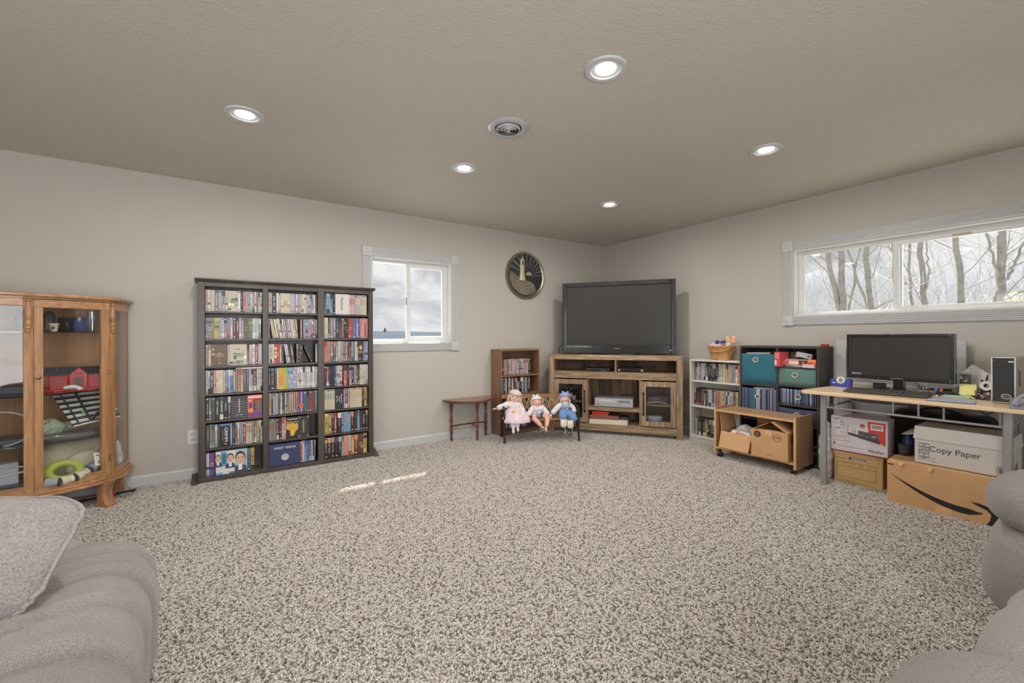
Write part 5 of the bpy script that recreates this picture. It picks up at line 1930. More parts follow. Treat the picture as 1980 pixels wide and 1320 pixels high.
for k in range(9):
    x, y = -.085 + .0205 * k, rnd.uniform(-.035, .03)
    c = [(214, 176, 184), (222, 196, 200), (206, 160, 172), (224, 206, 206)][k % 4]
    m_ = fabric('bow_cloth_%s' % ['rose', 'blush', 'pink', 'shell'][k % 4], c, scale=200, bmp=.2, var=.05)
    b = thing('hair_bow', ['rose pink', 'blush pink', 'deeper pink', 'shell white'][k % 4] + ' bow in the wicker basket, ' + ORD[k] + ' from the television stand', 'bow', (4.375 + y, 2.500 - x, .8975 + .150 + .018 * math.sin(k * 2.1)), SB + rnd.uniform(-.6, .6), 'pink bows in the wicker basket')
    for s_ in (-1, 1):
        G().ball((s_ * .020, 0, .006), (.024, .014, .018), 8, e=(.8, 1)).obj('loop', m_, b, rot=(0, s_ * .3, 0))
    G().ball((0, -.004, .006), (.008, .010, .009), 7).obj('knot', m_, b)
    G().tube([(0, 0, .002), (.012, -.012, -.008), (.016, -.02, -.02)], [.006, .007, .004], 6).obj('tail', m_, b)
NAV = fabric('navy_ribbon', (62, 66, 110), scale=200, bmp=.2, var=.05)
b = thing('ribbon_bow', 'navy ribbon bow lying over the pink bows in the basket', 'bow', (4.362, 2.505, 1.075), SB)
for s_ in (-1, 1):
    G().tube(bez((0, 0, 0), (s_ * .03, -.01, .03), (s_ * .055, 0, .025), (s_ * .045, .0, .0), 8), .006, 6, flat=1.8).obj('loop', NAV, b)
    G().tube([(0, 0, 0), (s_ * .02, -.02, .004), (s_ * .04, -.03, -.006)], .0055, 6, flat=1.8).obj('tail', NAV, b)
PEACH = fabric('peach_ribbon', (222, 172, 140), scale=200, bmp=.2, var=.05)
b = thing('ribbon_bow', 'peach ribbon bow standing at the basket end nearest the cube organizer', 'bow', (4.40, 2.415, 1.055), SB)
for s_ in (-1, 1):
    G().tube(bez((0, 0, .02), (s_ * .03, -.01, .06), (s_ * .05, 0, .09), (s_ * .012, .0, .085), 8), [.008, .010, .012, .012, .012, .012, .011, .009, .007], 6, flat=1.9).obj('loop', PEACH, b)
G().ball((0, 0, .04), (.014, .012, .02), 8).obj('knot', PEACH, b)
G().tube([(0, 0, .03), (.05, -.01, .03), (.075, -.01, .045)], [.01, .014, .008], 6).obj('tail', PEACH, b)

# ------------------------------------------------------------------ black cube organizer
CUB = plain('black_brown_laminate', (60, 56, 54), .42, var=.06)
CO = (4.2, 1.877, 0.0)
t = thing('cube_organizer', 'black cube organizer with fabric bins between bookcase and desk', 'shelf', CO, SB)
hw, CD = .337, .302
G().box(-hw, -hw + .016, 0, CD, 0, 1.038).obj('side_panel', CUB, t, bevel=.001)
G().box(hw - .016, hw, 0, CD, 0, 1.038).obj('side_panel', CUB, t, bevel=.001)
G().box(-hw, hw, 0, CD, 1.038, 1.056).obj('top_panel', CUB, t, bevel=.001)
G().box(-.004, .013, .002, CD, 0, 1.038).obj('divider', CUB, t, bevel=.001)
G().box(-hw + .016, hw - .016, CD - .004, CD, .02, 1.038).obj('back_panel', CUB, t)
for zz in (.690, .362, .03):
    G().box(-hw + .016, -.004, .002, CD - .004, zz - .016, zz).obj('shelf', CUB, t, bevel=.001)
for zz in (.872, .704, .533, .362, .195, .03):
    G().box(.013, hw - .016, .002, CD - .004, zz - .014, zz).obj('shelf', CUB, t, bevel=.001)


def bin_(label, x0, x1, z0, z1, mat, stripes=None, gx=.5, gz=.78, dy=.0):
    t = thing('fabric_bin', label, 'storage bin', (CO[0] + .004 + dy, CO[1] - (x0 + x1) / 2, z0), SB, 'fabric bins in the cube organizer')
    w, h = (x1 - x0) / 2, z1 - z0
    d = .27
    g = G()
    n = 12
    # four bowed walls and a floor
    def wallq(p, q, bow, outn):
        vs, fs = [], []
        for j in range(5):
            for i in range(n + 1):
                k = i / n
                b = bow * math.sin(math.pi * k) * math.sin(math.pi * (j / 4 * .8 + .1))
                x, y = p[0] + (q[0] - p[0]) * k + outn[0] * b, p[1] + (q[1] - p[1]) * k + outn[1] * b
                vs.append((x, y, h * j / 4 - (.004 * math.sin(math.pi * k) if j == 4 else 0)))
        for j in range(4):
            for i in range(n):
                a = j * (n + 1) + i
                fs.append((a, a + 1, a + n + 2, a + n + 1))
        return vs, fs
    col = None
    vs, fs = wallq((-w, 0), (w, 0), .004, (0, -1))
    if stripes:
        rr = random.Random(int(w * 9999) + int(z0 * 100))
        # printed stripes: upright bands of the front cloth, each its own strip of faces
        x = -w
        while x < w - 1e-4:
            sw = min(rr.choice([.004, .006, .008, .010, .012]), w - x)
            c = rgb(*rr.choice(stripes))
            vv, ff = [], []
            for j in range(5):
                for xx in (x, x + sw):
                    k = (xx + w) / (2 * w)
                    vv.append((xx, -.004 * math.sin(math.pi * k) * math.sin(math.pi * (j / 4 * .8 + .1)), h * j / 4 - (.004 * math.sin(math.pi * k) if j == 4 else 0)))
            for j in range(4):
                ff.append((j * 2, j * 2 + 1, j * 2 + 3, j * 2 + 2))
            g.add(vv, ff, 0, c, False)
            x += sw
    else:
        g.add(vs, fs, 0, None, True)
    for p, q, o_ in (((w, 0), (w, d), (1, 0)), ((w, d), (-w, d), (0, 1)), ((-w, d), (-w, 0), (-1, 0))):
        vs, fs = wallq(p, q, 0.0, o_)
        g.add(vs, fs, 0, rgb(60, 78, 120), True)
    g.add([(-w, 0, .004), (w, 0, .004), (w, d, .004), (-w, d, .004)], [(0, 1, 2, 3)], 0, rgb(50, 60, 90))
    o = g.obj('body', CLOTH_PRINT if stripes else mat, t)
    o.modifiers.new('thick', 'SOLIDIFY').thickness = .003
    gr = G()
    gr.lathe([(.017, .0045), (.018, .008), (.024, .009), (.026, .005), (.026, .002)], 28, cap=False, at=((gx - .5) * 2 * w, 0, h * gz), axis='y')
    gr.obj('grommet', CHROME, t)
    gr = G().disc((gx - .5) * 2 * w, h * gz, .017, .017, -.0046, 24)
    gr.obj('grommet_hole', plain('dim_hole', (96, 92, 88), .9), t)
    return t


TEAL = fabric('teal_bin_cloth', (50, 104, 120), scale=300, bmp=.25, var=.06)
SAGE = fabric('sage_bin_cloth', (92, 124, 116), scale=300, bmp=.25, var=.06)
NAVB = fabric('navy_bin_cloth', (66, 70, 96), scale=300, bmp=.25, var=.06)
STR = [(66, 80, 116), (82, 116, 138), (62, 66, 94), (104, 96, 116), (68, 108, 124), (140, 140, 154), (64, 72, 102), (184, 176, 176), (58, 60, 84)]
bin_('large plain teal fabric bin, top of the organizer beside the white bookcase', -.318, -.006, .692, .980, TEAL, gx=.42, gz=.80)
bin_('large blue striped fabric bin under the plain teal bin', -.312, -.010, .364, .650, NAVB, STR, gx=.47, gz=.73)
bin_('shallow plain sage green fabric bin below the cluttered open cubby', .018, .310, .706, .858, SAGE, gx=.46, gz=.62)
bin_('shallow blue striped fabric bin partly behind the desk corner', .026, .312, .535, .676, NAVB, STR, gx=.52, gz=.52)
bin_('shallow plain navy fabric bin lowest in view behind the rolling shelf', .018, .310, .364, .500, NAVB, gx=.5, gz=.6)


def cw(x, y, z):
    return Vector((CO[0] + y, CO[1] - x, z))


def block(name, label, cat, x, y, z, sx, sy, sz, rz, c, part='body', group=None, rough=.5, extra=None):
    """a small printed carton with a contrasting panel on its front"""
    t = thing(name, label, cat, cw(x, y, z), SB + rz, group)
    g = G().box(-sx / 2, sx / 2, 0, sy, 0, sz, c=rgb(*c))
    g.obj(part, PRINT, t, bevel=.0012)
    if extra:
        g = G()
        for (a0, a1, b0, b1, cc) in extra:
            g.fr(-sx / 2 + sx * a0, -sx / 2 + sx * a1, sz * b0, sz * b1, -.0008, c=rgb(*cc))
        g.obj('print_panel', PRINT, t)
    return t
# papers showing over the bins
for nm, lab, x, z, w, h in (('paper_stack', 'white papers sticking out above the plain teal bin', -.185, .975, .23, .030), ('paper_stack', 'pale papers lying over the large striped bin', -.13, .647, .21, .024)):
    t = thing(nm, lab, 'paper', cw(x, .03, z - .01), SB)
    rr = random.Random(5)
    for k in range(5):
        G().box(-w / 2 + rr.uniform(0, .02), w / 2 - rr.uniform(0, .05), rr.uniform(0, .015), .2, h * k / 5, h * k / 5 + .003).obj('sheet', PAPER, t, rot=(0, R(rr.uniform(-3, 3)), R(rr.uniform(-3, 3))))
# the cluttered cubby
block('carton', 'upright pink and red carton jutting from the open cubby', 'carton', .018, -.03, .8722, .052, .12, .132, R(-14), (200, 78, 84), extra=[(.05, .45, .08, .42, (214, 206, 204)), (.1, .9, .55, .95, (214, 120, 120))])
block('carton', 'flat pale grey carton lowest in the open cubby', 'carton', .17, .02, .8722, .20, .2, .018, 0, (120, 124, 118), extra=[(.3, .9, .2, .8, (170, 172, 166))])
block('carton', 'pink and cream patterned carton lying mid pile in the open cubby', 'carton', .112, .02, .8906, .125, .2, .040, R(2), (206, 140, 140), extra=[(.05, .35, .1, .9, (196, 92, 96)), (.38, .98, .15, .85, (222, 196, 166))])
block('carton', 'dark brown carton with an orange square in the open cubby', 'carton', .215, .04, .8906, .085, .18, .038, 0, (92, 62, 58), extra=[(.15, .55, .12, .88, (216, 92, 46)), (.65, .9, .3, .7, (150, 110, 96))])
block('magazine', 'thin silver magazine lying over the patterned cartons', 'magazine', .165, .02, .9312, .20, .2, .010, R(-2), (158, 156, 160))
block('carton', 'bright orange and red small carton at the cubby end by the desk', 'carton', .286, -.01, .9022, .062, .16, .040, R(6), (222, 96, 56), extra=[(.05, .95, .52, .95, (230, 130, 76)), (.1, .6, .1, .42, (196, 58, 48))])
block('envelope_stack', 'white envelopes under the orange carton at the cubby end', 'envelopes', .262, -.015, .8722, .09, .17, .028, R(-3), (206, 202, 206), extra=[(0, 1, .30, .36, (140, 132, 140)), (0, 1, .62, .68, (140, 132, 140))])
block('carton', 'grey carton tilted on top of the pile in the open cubby', 'carton', .205, .03, .955, .118, .15, .045, R(8), (166, 166, 164), extra=[(.74, .94, .3, .7, (90, 88, 90))]).rotation_euler[1] = R(13)
block('carton', 'small dark green and red carton at the back of the open cubby', 'carton', .098, .12, .9414, .07, .1, .060, 0, (84, 110, 84), extra=[(.55, .98, .05, .95, (196, 52, 46))])
block('toy_block', 'tiny red toy lying on top of the cube organizer', 'toy', .292, .22, 1.0565, .062, .03, .020, 0, (196, 44, 40), extra=[(.0, .16, .1, .9, (170, 190, 70)), (.35, .6, .2, .9, (120, 30, 30))])

# ------------------------------------------------------------------ low rolling shelf in front of the organizer
OAKX = wood('oak_laminate_board', (182, 148, 112), (156, 122, 90), 'x', 60, 24, .4, bmp=.03)
OAKZ = wood('oak_laminate_side', (174, 138, 104), (150, 116, 84), 'z', 60, 24, .4, bmp=.03)
OAKE = plain('honey_edge_band', (198, 156, 106), .4)
RO = (3.85, 1.925, 0.0)
rs = thing('rolling_shelf', 'low oak laminate rolling shelf on black casters holding two cartons', 'shelf', RO, SB)
hw, RD = .350, .325
for s_ in (-1, 1):
    a, b = sorted((s_ * hw, s_ * (hw - .019)))
    p = G().box(a, b, .003, RD, .052, .478).obj('side_panel', OAKZ, rs, bevel=.001)
    G().box(a, b, 0, .0032, .052, .478).obj('edge_band', OAKE, p)
p = G().box(-hw + .019, hw - .019, .006, RD, .440, .458).obj('top_panel', OAKX, rs, bevel=.001)
G().box(-hw + .019, hw - .019, .003, .0062, .440, .458).obj('edge_band', OAKE, p)
p = G().box(-hw + .019, hw - .019, .006, RD, .088, .106).obj('bottom_panel', OAKX, rs, bevel=.001)
G().box(-hw + .019, hw - .019, .003, .0062, .088, .106).obj('edge_band', OAKE, p)
G().box(-.11, hw - .019, RD - .006, RD, .22, .44).obj('back_panel', OAKX, rs)
for x in (-hw + .035, hw - .035):
    for y in (.045, RD - .045):
        cs = G().lathe([(.008, .050), (.008, .088)], 10, (x, y, 0)).obj('caster', BLACK, rs)
        for dx in (-.012, .012):
            G().lathe([(.006, -.008), (.021, -.007), (.024, -.003), (.024, .003), (.021, .007), (.006, .008)], 18, (x + dx, y, .025), axis='x').obj('wheel', BLACK, cs)
        G().prism([(y - .022, .036), (y + .020, .030), (y + .016, .052), (y - .010, .056)], x - .008, x + .008, axis='x').obj('fork', BLACK, cs, bevel=.002)

KRAFT = plain('kraft_cardboard', (188, 148, 106), .85, var=.05, vscale=9)
KRAFT2 = plain('pale_kraft_cardboard', (198, 156, 108), .85, var=.05, vscale=9)
KRAFTIN = plain('kraft_inside', (168, 128, 88), .9, var=.05)
KINK = plain('dark_print_on_kraft', (72, 58, 46), .8)


def rw(x, y, z, o=RO):
    return Vector((o[0] + y, o[1] - x, z))


def carton(name, label, loc, rz, w, d, h, mat, inside=KRAFTIN, th=.004, flaps=()):
    """an open corrugated box: four walls, a floor and the flaps given as (side, angle, length, mat)"""
    t = thing(name, label, 'box', loc, rz)
    hw_ = w / 2
    g = G()
    g.box(-hw_, hw_, 0, th, 0, h).box(-hw_, hw_, d - th, d, 0, h).box(-hw_, -hw_ + th, th, d - th, 0, h).box(hw_ - th, hw_, th, d - th, 0, h).box(-hw_, hw_, 0, d, 0, th)
    g.obj('body', mat, t)
    for side, ang, ln, trim in flaps:
        a = R(ang)      # 0 = flap stands straight up; positive = leans outwards; negative = folded in
        g = G()
        if side in 'fb':
            y = 0 if side == 'f' else d
            s_ = -1 if side == 'f' else 1
            p0 = Vector((0, y, h))
            dr = Vector((0, s_ * math.sin(a), math.cos(a))) * ln
            nn = Vector((0, -s_ * math.cos(a), math.sin(a))) * th * .8
            e0, e1 = Vector((-hw_ + .001, 0, 0)), Vector((hw_ - .001, 0, 0))
        else:
            x = -hw_ if side == 'l' else hw_
            s_ = -1 if side == 'l' else 1
            p0 = Vector((x, 0, h))
            dr = Vector((s_ * math.sin(a), 0, math.cos(a))) * ln
            nn = Vector((-s_ * math.cos(a), 0, math.sin(a))) * th * .8
            e0, e1 = Vector((0, .002, 0)), Vector((0, d - .002, 0))
        k = (e1 - e0) * trim
        q = [p0 + e0, p0 + e1, p0 + e1 + dr - k, p0 + e0 + dr + k]
        v = q + [x_ + nn for x_ in q]
        g.add(v, [(0, 1, 2, 3), (7, 6, 5, 4), (0, 4, 5, 1), (1, 5, 6, 2), (2, 6, 7, 3), (3, 7, 4, 0)])
        g.obj('flap', mat, t)
    return t


# closed-over moving carton
t = carton('moving_carton', 'upright moving carton with round L and UW marks on the rolling shelf', rw(.158, -.035, .1062), SB + R(3), .285, .30, .235, KRAFT, flaps=(('l', -62, .15, .02), ('r', -58, .15, .02), ('b', -70, .14, .0), ('f', -84, .05, .0)))
g = G().disc(-.092, .198, .029, .029, -.0006, 28)
g.obj('round_mark', KINK, t)
text('L', .036, KRAFT2, t, (-.092, -.0009, .198))
g = G()
g.tube([(.062 + .031 * math.cos(a), -.0003, .190 + .031 * math.sin(a)) for a in [2 * math.pi * i / 32 for i in range(32)]], .0016, 4, closed=True)
g.obj('round_outline', KINK, t)
text('UW', .034, INK, t, (.062, -.0009, .190), sx=1.0)
g = G().add([(.1431, .085 + .022 * math.cos(a), .185 + .029 * math.sin(a)) for a in [2 * math.pi * i / 24 for i in range(24)]], [tuple(range(24))])
g.obj('round_mark', KINK, t)
text('L', .034, KRAFT2, t, (.1435, .085, .185), rot=(R(90), 0, R(90)))
g = G().fr(-.03, .02, .195, .240, -.0005)
g.obj('packing_tape', plain('tan_packing_tape', (202, 162, 118), .35), t)
G().fr(-.022, .028, .028, .046, -.0005).obj('faint_stamp', plain('faint_stamp_ink', (170, 124, 82), .85), t)
# open carton with plastic bag
t = carton('open_carton', 'open kraft carton with raised flap and a plastic bag inside, on the rolling shelf', rw(-.155, .030, .1062), SB, .285, .27, .150, KRAFT, flaps=(('l', 8, .165, .05), ('f', 158, .155, .02)))
g = G()
g.poly([(-.03, -.004, .004), (-.024, -.004, .0), (-.020, -.004, .03), (-.026, -.004, .03)])
g.obj('slit', INK, t)
rnd = random.Random(8)
PLAST = plain('crinkled_white_plastic', (206, 206, 206), .3, var=.06, vscale=30, coat=.2)
def crumple(at, r, seed, n=16, amp=.35, mat=PLAST, name='bag', parent=None):
    sd = Vector((seed * 3.1, seed * 1.7, 0))
    g = G()
    g.ball((0, 0, 0), r, n, fn=lambda p: p * (1 + amp * noise.noise(p * 22 + sd) + amp * .5 * noise.noise(p * 55 + sd)))
    for i, p in enumerate(g.v):
        g.v[i] = p + Vector(at)
    for i in range(len(g.sm)):
        g.sm[i] = False
    return g.obj(name, mat, parent)
t = thing('plastic_bag', 'crumpled white plastic bag filling the open carton', 'plastic bag', rw(-.14, .15, .205), SB)
crumple((0, 0, .03), (.120, .105, .060), 2, parent=t, name='body')
crumple((.0, .02, .085), (.055, .05, .035), 5, parent=t, name='knot')
G().tube([(-.03, -.10, .05), (.02, -.108, .055), (.07, -.10, .045)], .004, 5, flat=2).obj('pink_print', plain('pink_bag_print', (196, 110, 120), .5), t)
t = thing('sheet_bundle', 'folded white paper bundle tucked in the open carton', 'paper', rw(-.10, .05, .22), SB)
G().box(-.12, .12, 0, .012, -.10, .035).obj('sheets', PAPER, t, bevel=.003)

# ------------------------------------------------------------------ computer desk
MAPLE = wood('maple_laminate', (222, 196, 160), (208, 180, 144), 'x', 40, 22, .35, bmp=.01)
MEDGE = plain('maple_edge', (206, 174, 130), .4)
DO = (3.70, .915, 0.0)
dk = thing('computer_desk', 'maple topped computer desk with silver metal legs under the long window', 'desk', DO, SB)
top = [(-.575, .03), (-.545, .0), (.60, .0), (.615, .02), (.615, .74), (-.50, .74), (-.53, .60)]
p = G().prism(top, .705, .730).obj('desk_top', MAPLE, dk, bevel=.004, seg=3)
for x in (-.455, .475):
    for y, nm in ((.105, 'front'), (.655, 'rear')):
        l = G().box(x - .021, x + .021, y, y + .032, .0, .705).obj('leg', SILVER, dk, bevel=.009, seg=3)
        for zz in (.655, .575):
            G().lathe([(.0065, 0), (.0065, .003), (.003, .0035)], 10, (x, y, zz), axis='y').obj('bolt', GREY, l)
    G().tube([(x, .13, .60), (x, .66, .60)], .008, 8).obj('side_rail', SILVER, dk)
    for k in range(4):
        y = .22 + .10 * k
        G().tube([(x, y, .60), (x, y, .705)], .005, 6).obj('spindle', SILVER, dk)
G().tube([(-.44, .121, .603), (.46, .121, .603)], .0085, 8).obj('front_rail', SILVER, dk)
for x in (-.43, -.375, -.045, .085, .205, .445):
    G().tube([(x, .121, .603), (x, .121, .706)], .006, 6).obj('spindle', SILVER, dk)
G().tube([(-.44, .66, .40), (.46, .66, .40)], .0085, 8).obj('rear_rail', SILVER, dk)


def dw(x, y, z):
    return Vector((DO[0] + y, DO[1] - x, z))


Z = .7304
# monitor
t = thing('monitor', 'wide black computer monitor on a glossy stand on the desk', 'monitor', dw(-.085, .385, Z), SB)
f = ring('bezel', t, -.302, .302, .090, .432, .024, -.018, .022, BLACK_GLOSS, bottom=.032, bevel=.004)
G().box(-.28, .28, -.012, .0, .12, .41).obj('screen', SCREEN, t)
G().box(-.26, .26, .02, .05, .12, .40).obj('rear_case', BLACK, t, bevel=.015)
G().prism([(-.035, .02), (.035, .02), (.028, .14), (-.028, .14)], .025, .055, axis='y').obj('neck', BLACK_GLOSS, t, bevel=.004)
G().lathe([(.125, .0), (.126, .006), (.110, .014), (.04, .022), (0, .024)], 36, (0, .02, 0), squash=(1, .72)).obj('stand_base', BLACK_GLOSS, t)
text('SyncMaster', .014, plain('silver_badge', (150, 150, 150)), t, (0.0, -.0186, .106), sx=1.1)
g = G().fr(-.268, -.255, .124, .133, -.0126, c=rgb(180, 176, 170)).fr(-.252, -.236, .124, .133, -.0126, c=rgb(150, 170, 190)).fr(-.233, -.212, .124, .133, -.0126, c=rgb(120, 160, 206))
g.obj('sticker', PRINT, t)
# keyboard
t = thing('keyboard', 'black keyboard lying along the front edge of the desk', 'keyboard', dw(-.100, .130, Z), SB + R(4))
KBD = plain('charcoal_keycap', (72, 71, 68), .5)
G().prism([(0, .004), (.155, .006), (.155, .024), (0, .012)], -.232, .232, axis='x').obj('case', DARK, t, bevel=.003)
for r_ in range(6):
    y = .012 + .0225 * r_ + (.006 if r_ == 5 else 0)
    n = 21
    x = -.222
    for k in range(n):
        if k == 15 or (r_ == 5 and k in (1, 6, 11)):
            x += .008
        w = .0185
        if r_ == 0 and 3 <= k <= 7:
            if k == 3:
                G().box(x, x + .105, y, y + .017, .012 + y * .078, .019 + y * .078).obj('space_bar', KBD, t, bevel=.0015)
            x += .0208
            continue
        if x + w > .226:
            break
        G().box(x, x + w, y, y + .0185, .012 + y * .078, .019 + y * .078).obj('key', KBD, t)
        x += .0208
# tape dispenser
t = thing('tape_dispenser', 'blue tape dispenser near the desk corner by the organizer', 'tape dispenser', dw(-.475, .520, Z), SB + R(-4))
BLUEP = plain('cobalt_plastic', (58, 74, 160), .35)
G().prism([(-.066, .004), (.072, .004), (.076, .052), (.062, .066), (.040, .060), (.030, .032), (.0, .024), (-.026, .032), (-.036, .058), (-.058, .062), (-.070, .04)], -.026, .026, axis='y').obj('body', BLUEP, t, bevel=.004)
G().lathe([(.014, -.010), (.032, -.010), (.032, .010), (.014, .010), (.014, -.010)], 24, (.002, 0, .052), axis='y', cap=False).obj('tape_roll', plain('frosted_tape', (204, 202, 190), .4), t)
G().box(-.07, .07, -.03, .03, 0, .005).obj('base', BLUEP, t, bevel=.002)
G().fr(-.05, -.028, .028, .034, -.0268).obj('maker_mark', WINK, t)
# louvred panel behind the monitor
t = thing('shutter_panel', 'white slatted shutter panel leaning on the wall behind the monitor', 'shutter', dw(-.190, .748, Z), SB)
for a, b in ((-.395, -.325), (.325, .395)):
    G().box(a, b, .0, .022, 0, .385).obj('stile', WHITE_TRIM, t, bevel=.002)
G().box(-.325, .325, .0, .022, .315, .385).obj('rail', WHITE_TRIM, t, bevel=.002)
G().box(-.325, .325, .0, .022, 0, .03).obj('rail', WHITE_TRIM, t, bevel=.002)
for k in range(20):
    z = .036 + .014 * k
    G().prism([(.0, z), (.003, z - .002), (.020, z + .010), (.018, z + .012)], -.325, .325, axis='x').obj('slat', WHITE_TRIM, t)
# clutter under and beside the monitor
t = thing('coffee_cup', 'white paper coffee cup with a round green logo under the monitor', 'cup', dw(.015, .56, Z), SB)
G().lathe([(.028, 0), (.029, .002), (.040, .085), (.042, .087)], 26).obj('body', PAPER, t)
g = G()
def on_cup(a, z, rad, n=20, lift=.0006, sx=1, cc=None):
    vs = []
    for i in range(n):
        q = 2 * math.pi * i / n
        zz = z + rad * math.sin(q)
        rr_ = .029 + (.040 - .029) * (zz - .002) / .083 + lift
        an = -math.pi / 2 + (a + rad * sx * math.cos(q)) / rr_
        vs.append((rr_ * math.cos(an), rr_ * math.sin(an), zz))
    g.add(vs, [tuple(range(n))], 0, cc)
on_cup(0, .042, .021, lift=.0012, cc=rgb(40, 112, 82))
on_cup(0, .042, .0125, lift=.0020, cc=rgb(206, 210, 204))
on_cup(0, .044, .007, lift=.0028, sx=.7, cc=rgb(40, 112, 82))
on_cup(0, .033, .0045, lift=.0028, sx=1.6, cc=rgb(40, 112, 82))
g.obj('logo', PRINT, t)
G().lathe([(.043, .086), (.0435, .092), (.036, .096), (0, .097)], 26).obj('lid', PAPER, t)
t = thing('desk_speaker', 'slim black curved speaker standing at the monitor edge', 'speaker', dw(.222, .47, Z), SB)
G().prism([(-.02, 0), (.05, 0), (.045, .03), (.035, .07), (.032, .15), (.010, .155), (.004, .06), (-.012, .02)], -.006, .05, axis='x').obj('body', BLACK, t, bevel=.006)
G().prism([(-.0215, .004), (.002, .062), (.0075, .150), (.005, .150), (-.003, .06), (-.024, .004)], .0, .044, axis='x').obj('grille', DARK, t)
t = thing('cable_heap', 'tangle of black cables and clips on the desk under the monitor edge', 'cables', dw(.165, .41, Z), SB)
rnd = random.Random(14)
for k in range(5):
    pts = []
    a = rnd.uniform(0, 6.28)
    for i in range(14):
        a += .75
        r_ = rnd.uniform(.018, .05)
        pts.append((r_ * math.cos(a) * 1.2, r_ * math.sin(a) * .8, .004 + .004 * k + rnd.uniform(0, .012)))
    G().tube(pts, .0028, 5).obj('cable', BLACK if k % 2 else DARK, t)
for k in range(4):
    G().box(-.045 + .025 * k, -.032 + .025 * k, -.045, -.036, .002, .010).obj('clip', CHROME, t, bevel=.001)
t = thing('pen_bundle', 'coral and blue trinket strip hanging below the monitor edge', 'trinket', dw(.118, .44, Z), SB)
G().box(.006, .024, -.006, .006, .0, .062).obj('coral_tag', plain('coral_plastic', (222, 120, 110), .5), t, bevel=.003)
G().box(-.018, .002, -.004, .006, .004, .060).obj('blue_tag', plain('dusty_blue_plastic', (110, 128, 160), .5), t, bevel=.003)
G().tube([(-.012, -.01, .004), (.0, -.014, .03), (.014, -.01, .055)], .003, 6).obj('strap', BLACK, t)
t = thing('thin_box', 'flat black box on the desk behind the monitor stand', 'box', dw(-.21, .46, Z), SB)
G().box(-.04, .03, 0, .05, 0, .055).obj('body', BLACK, t, bevel=.003)
cb = G().tube([dw(-.24, .50, Z + .004), dw(-.20, .42, Z + .02), dw(-.13, .40, Z + .03), dw(-.16, .36, Z + .01), dw(-.10, .34, Z + .006)], .0035, 6)
tag(cb.obj('monitor_cable', BLACK), 'black cable twisting beside the monitor neck', 'cable')
cb = G().tube([dw(.02, .50, Z + .004), dw(.05, .47, Z + .035), dw(.10, .46, Z + .03), dw(.14, .5, Z + .004)], .003, 6)
tag(cb.obj('thin_cable', DARK), 'thin dark cable arching behind the coffee cup', 'cable')
t = thing('paper_roll', 'white paper sheets lying behind the monitor stand', 'paper', dw(.09, .60, Z), SB)
G().box(-.10, .10, 0, .1, 0, .05).obj('stack', PAPER, t, bevel=.004)
G().box(-.08, .07, -.002, .001, .018, .034).obj('dark_band', DARK, t)
# eraser, pad
t = thing('eraser_case', 'flat pale teal case lying in front of the yellow notes', 'case', dw(.225, .345, Z), SB + R(5))
G().box(-.062, .062, -.012, .028, 0, .018).obj('body', plain('pale_teal_plastic', (146, 176, 164), .5), t, bevel=.003)
t = thing('mouse_pad', 'thin grey-blue mouse pad near the front edge of the desk', 'mouse pad', dw(.243, .050, Z), SB + R(7))
G().box(-.105, .110, .0, .19, 0, .003).obj('base', BLACK, t)
G().box(-.104, .109, .001, .189, .003, .0042).obj('cloth', fabric('slate_blue_cloth', (146, 156, 180), scale=500, bmp=.15, var=.04), t)
# yellow notes on a black letter tray with a plastic bag, paper, pens, tape
t = thing('desk_organizer', 'black desk organizer tray behind the yellow note pad', 'organizer', dw(.30, .42, Z), SB)
G().box(-.08, .08, .0, .10, 0, .004).box(-.08, .08, .096, .10, 0, .10).box(-.08, -.076, 0, .1, 0, .08).box(.076, .08, 0, .1, 0, .08).box(-.08, .08, 0, .004, 0, .022).obj('tray', BLACK, t, bevel=.001)
t = thing('sticky_notes', 'pale yellow sticky note pad standing in the desk organizer', 'note pad', dw(.268, .395, Z + .022), SB)
G().box(-.040, .040, .0, .016, .0, .072).obj('pad', plain('pale_yellow_paper', (222, 214, 140), .8), t, rot=(R(-6), 0, 0))
G().add([(-.035, -.006, -.001), (.0, -.02, -.016), (.04, -.014, -.018), (.01, -.004, -.002)], [(0, 1, 2, 3)]).obj('loose_note', plain('pale_yellow_paper', (222, 214, 140), .8), t)
t = thing('envelope', 'white envelope standing cornerwise in the desk organizer', 'envelope', dw(.300, .490, Z + .135), SB)
G().box(-.075, .075, 0, .003, -.055, .055).obj('sheet', PAPER, t, rot=(R(-8), R(38), 0))
CLEARBAG = glass_mat('clear_plastic_film', (.93, .94, .95), 2.2)
t = thing('clear_bag', 'clear crinkled plastic bag draped over the desk organizer', 'plastic bag', dw(.245, .42, Z + .10), SB)
crumple((0, 0, .02), (.048, .040, .042), 7, 12, .3, CLEARBAG, 'body', t)
crumple((.03, .0, .045), (.03, .02, .03), 9, 10, .3, CLEARBAG, 'crease', t)
t = thing('pen', 'dark pen leaning in the desk organizer', 'pen', dw(.325, .45, Z + .006), SB)
G().tube([(0, 0, 0), (.022, .01, .135), (.026, .012, .155)], [.005, .005, .002], 8).obj('barrel', BLACK, t)
t = thing('pen', 'second dark pen crossing the first in the desk organizer', 'pen', dw(.318, .455, Z + .006), SB)
G().tube([(0, 0, 0), (.006, .012, .12)], .005, 8).obj('barrel', plain('navy_pen', (60, 64, 90), .3), t)
t = thing('patterned_box', 'small black and white patterned box behind the clear bag', 'box', dw(.255, .53, Z), SB)
g = G().box(-.03, .045, 0, .05, 0, .165, c=rgb(70, 68, 66))
rnd = random.Random(2)
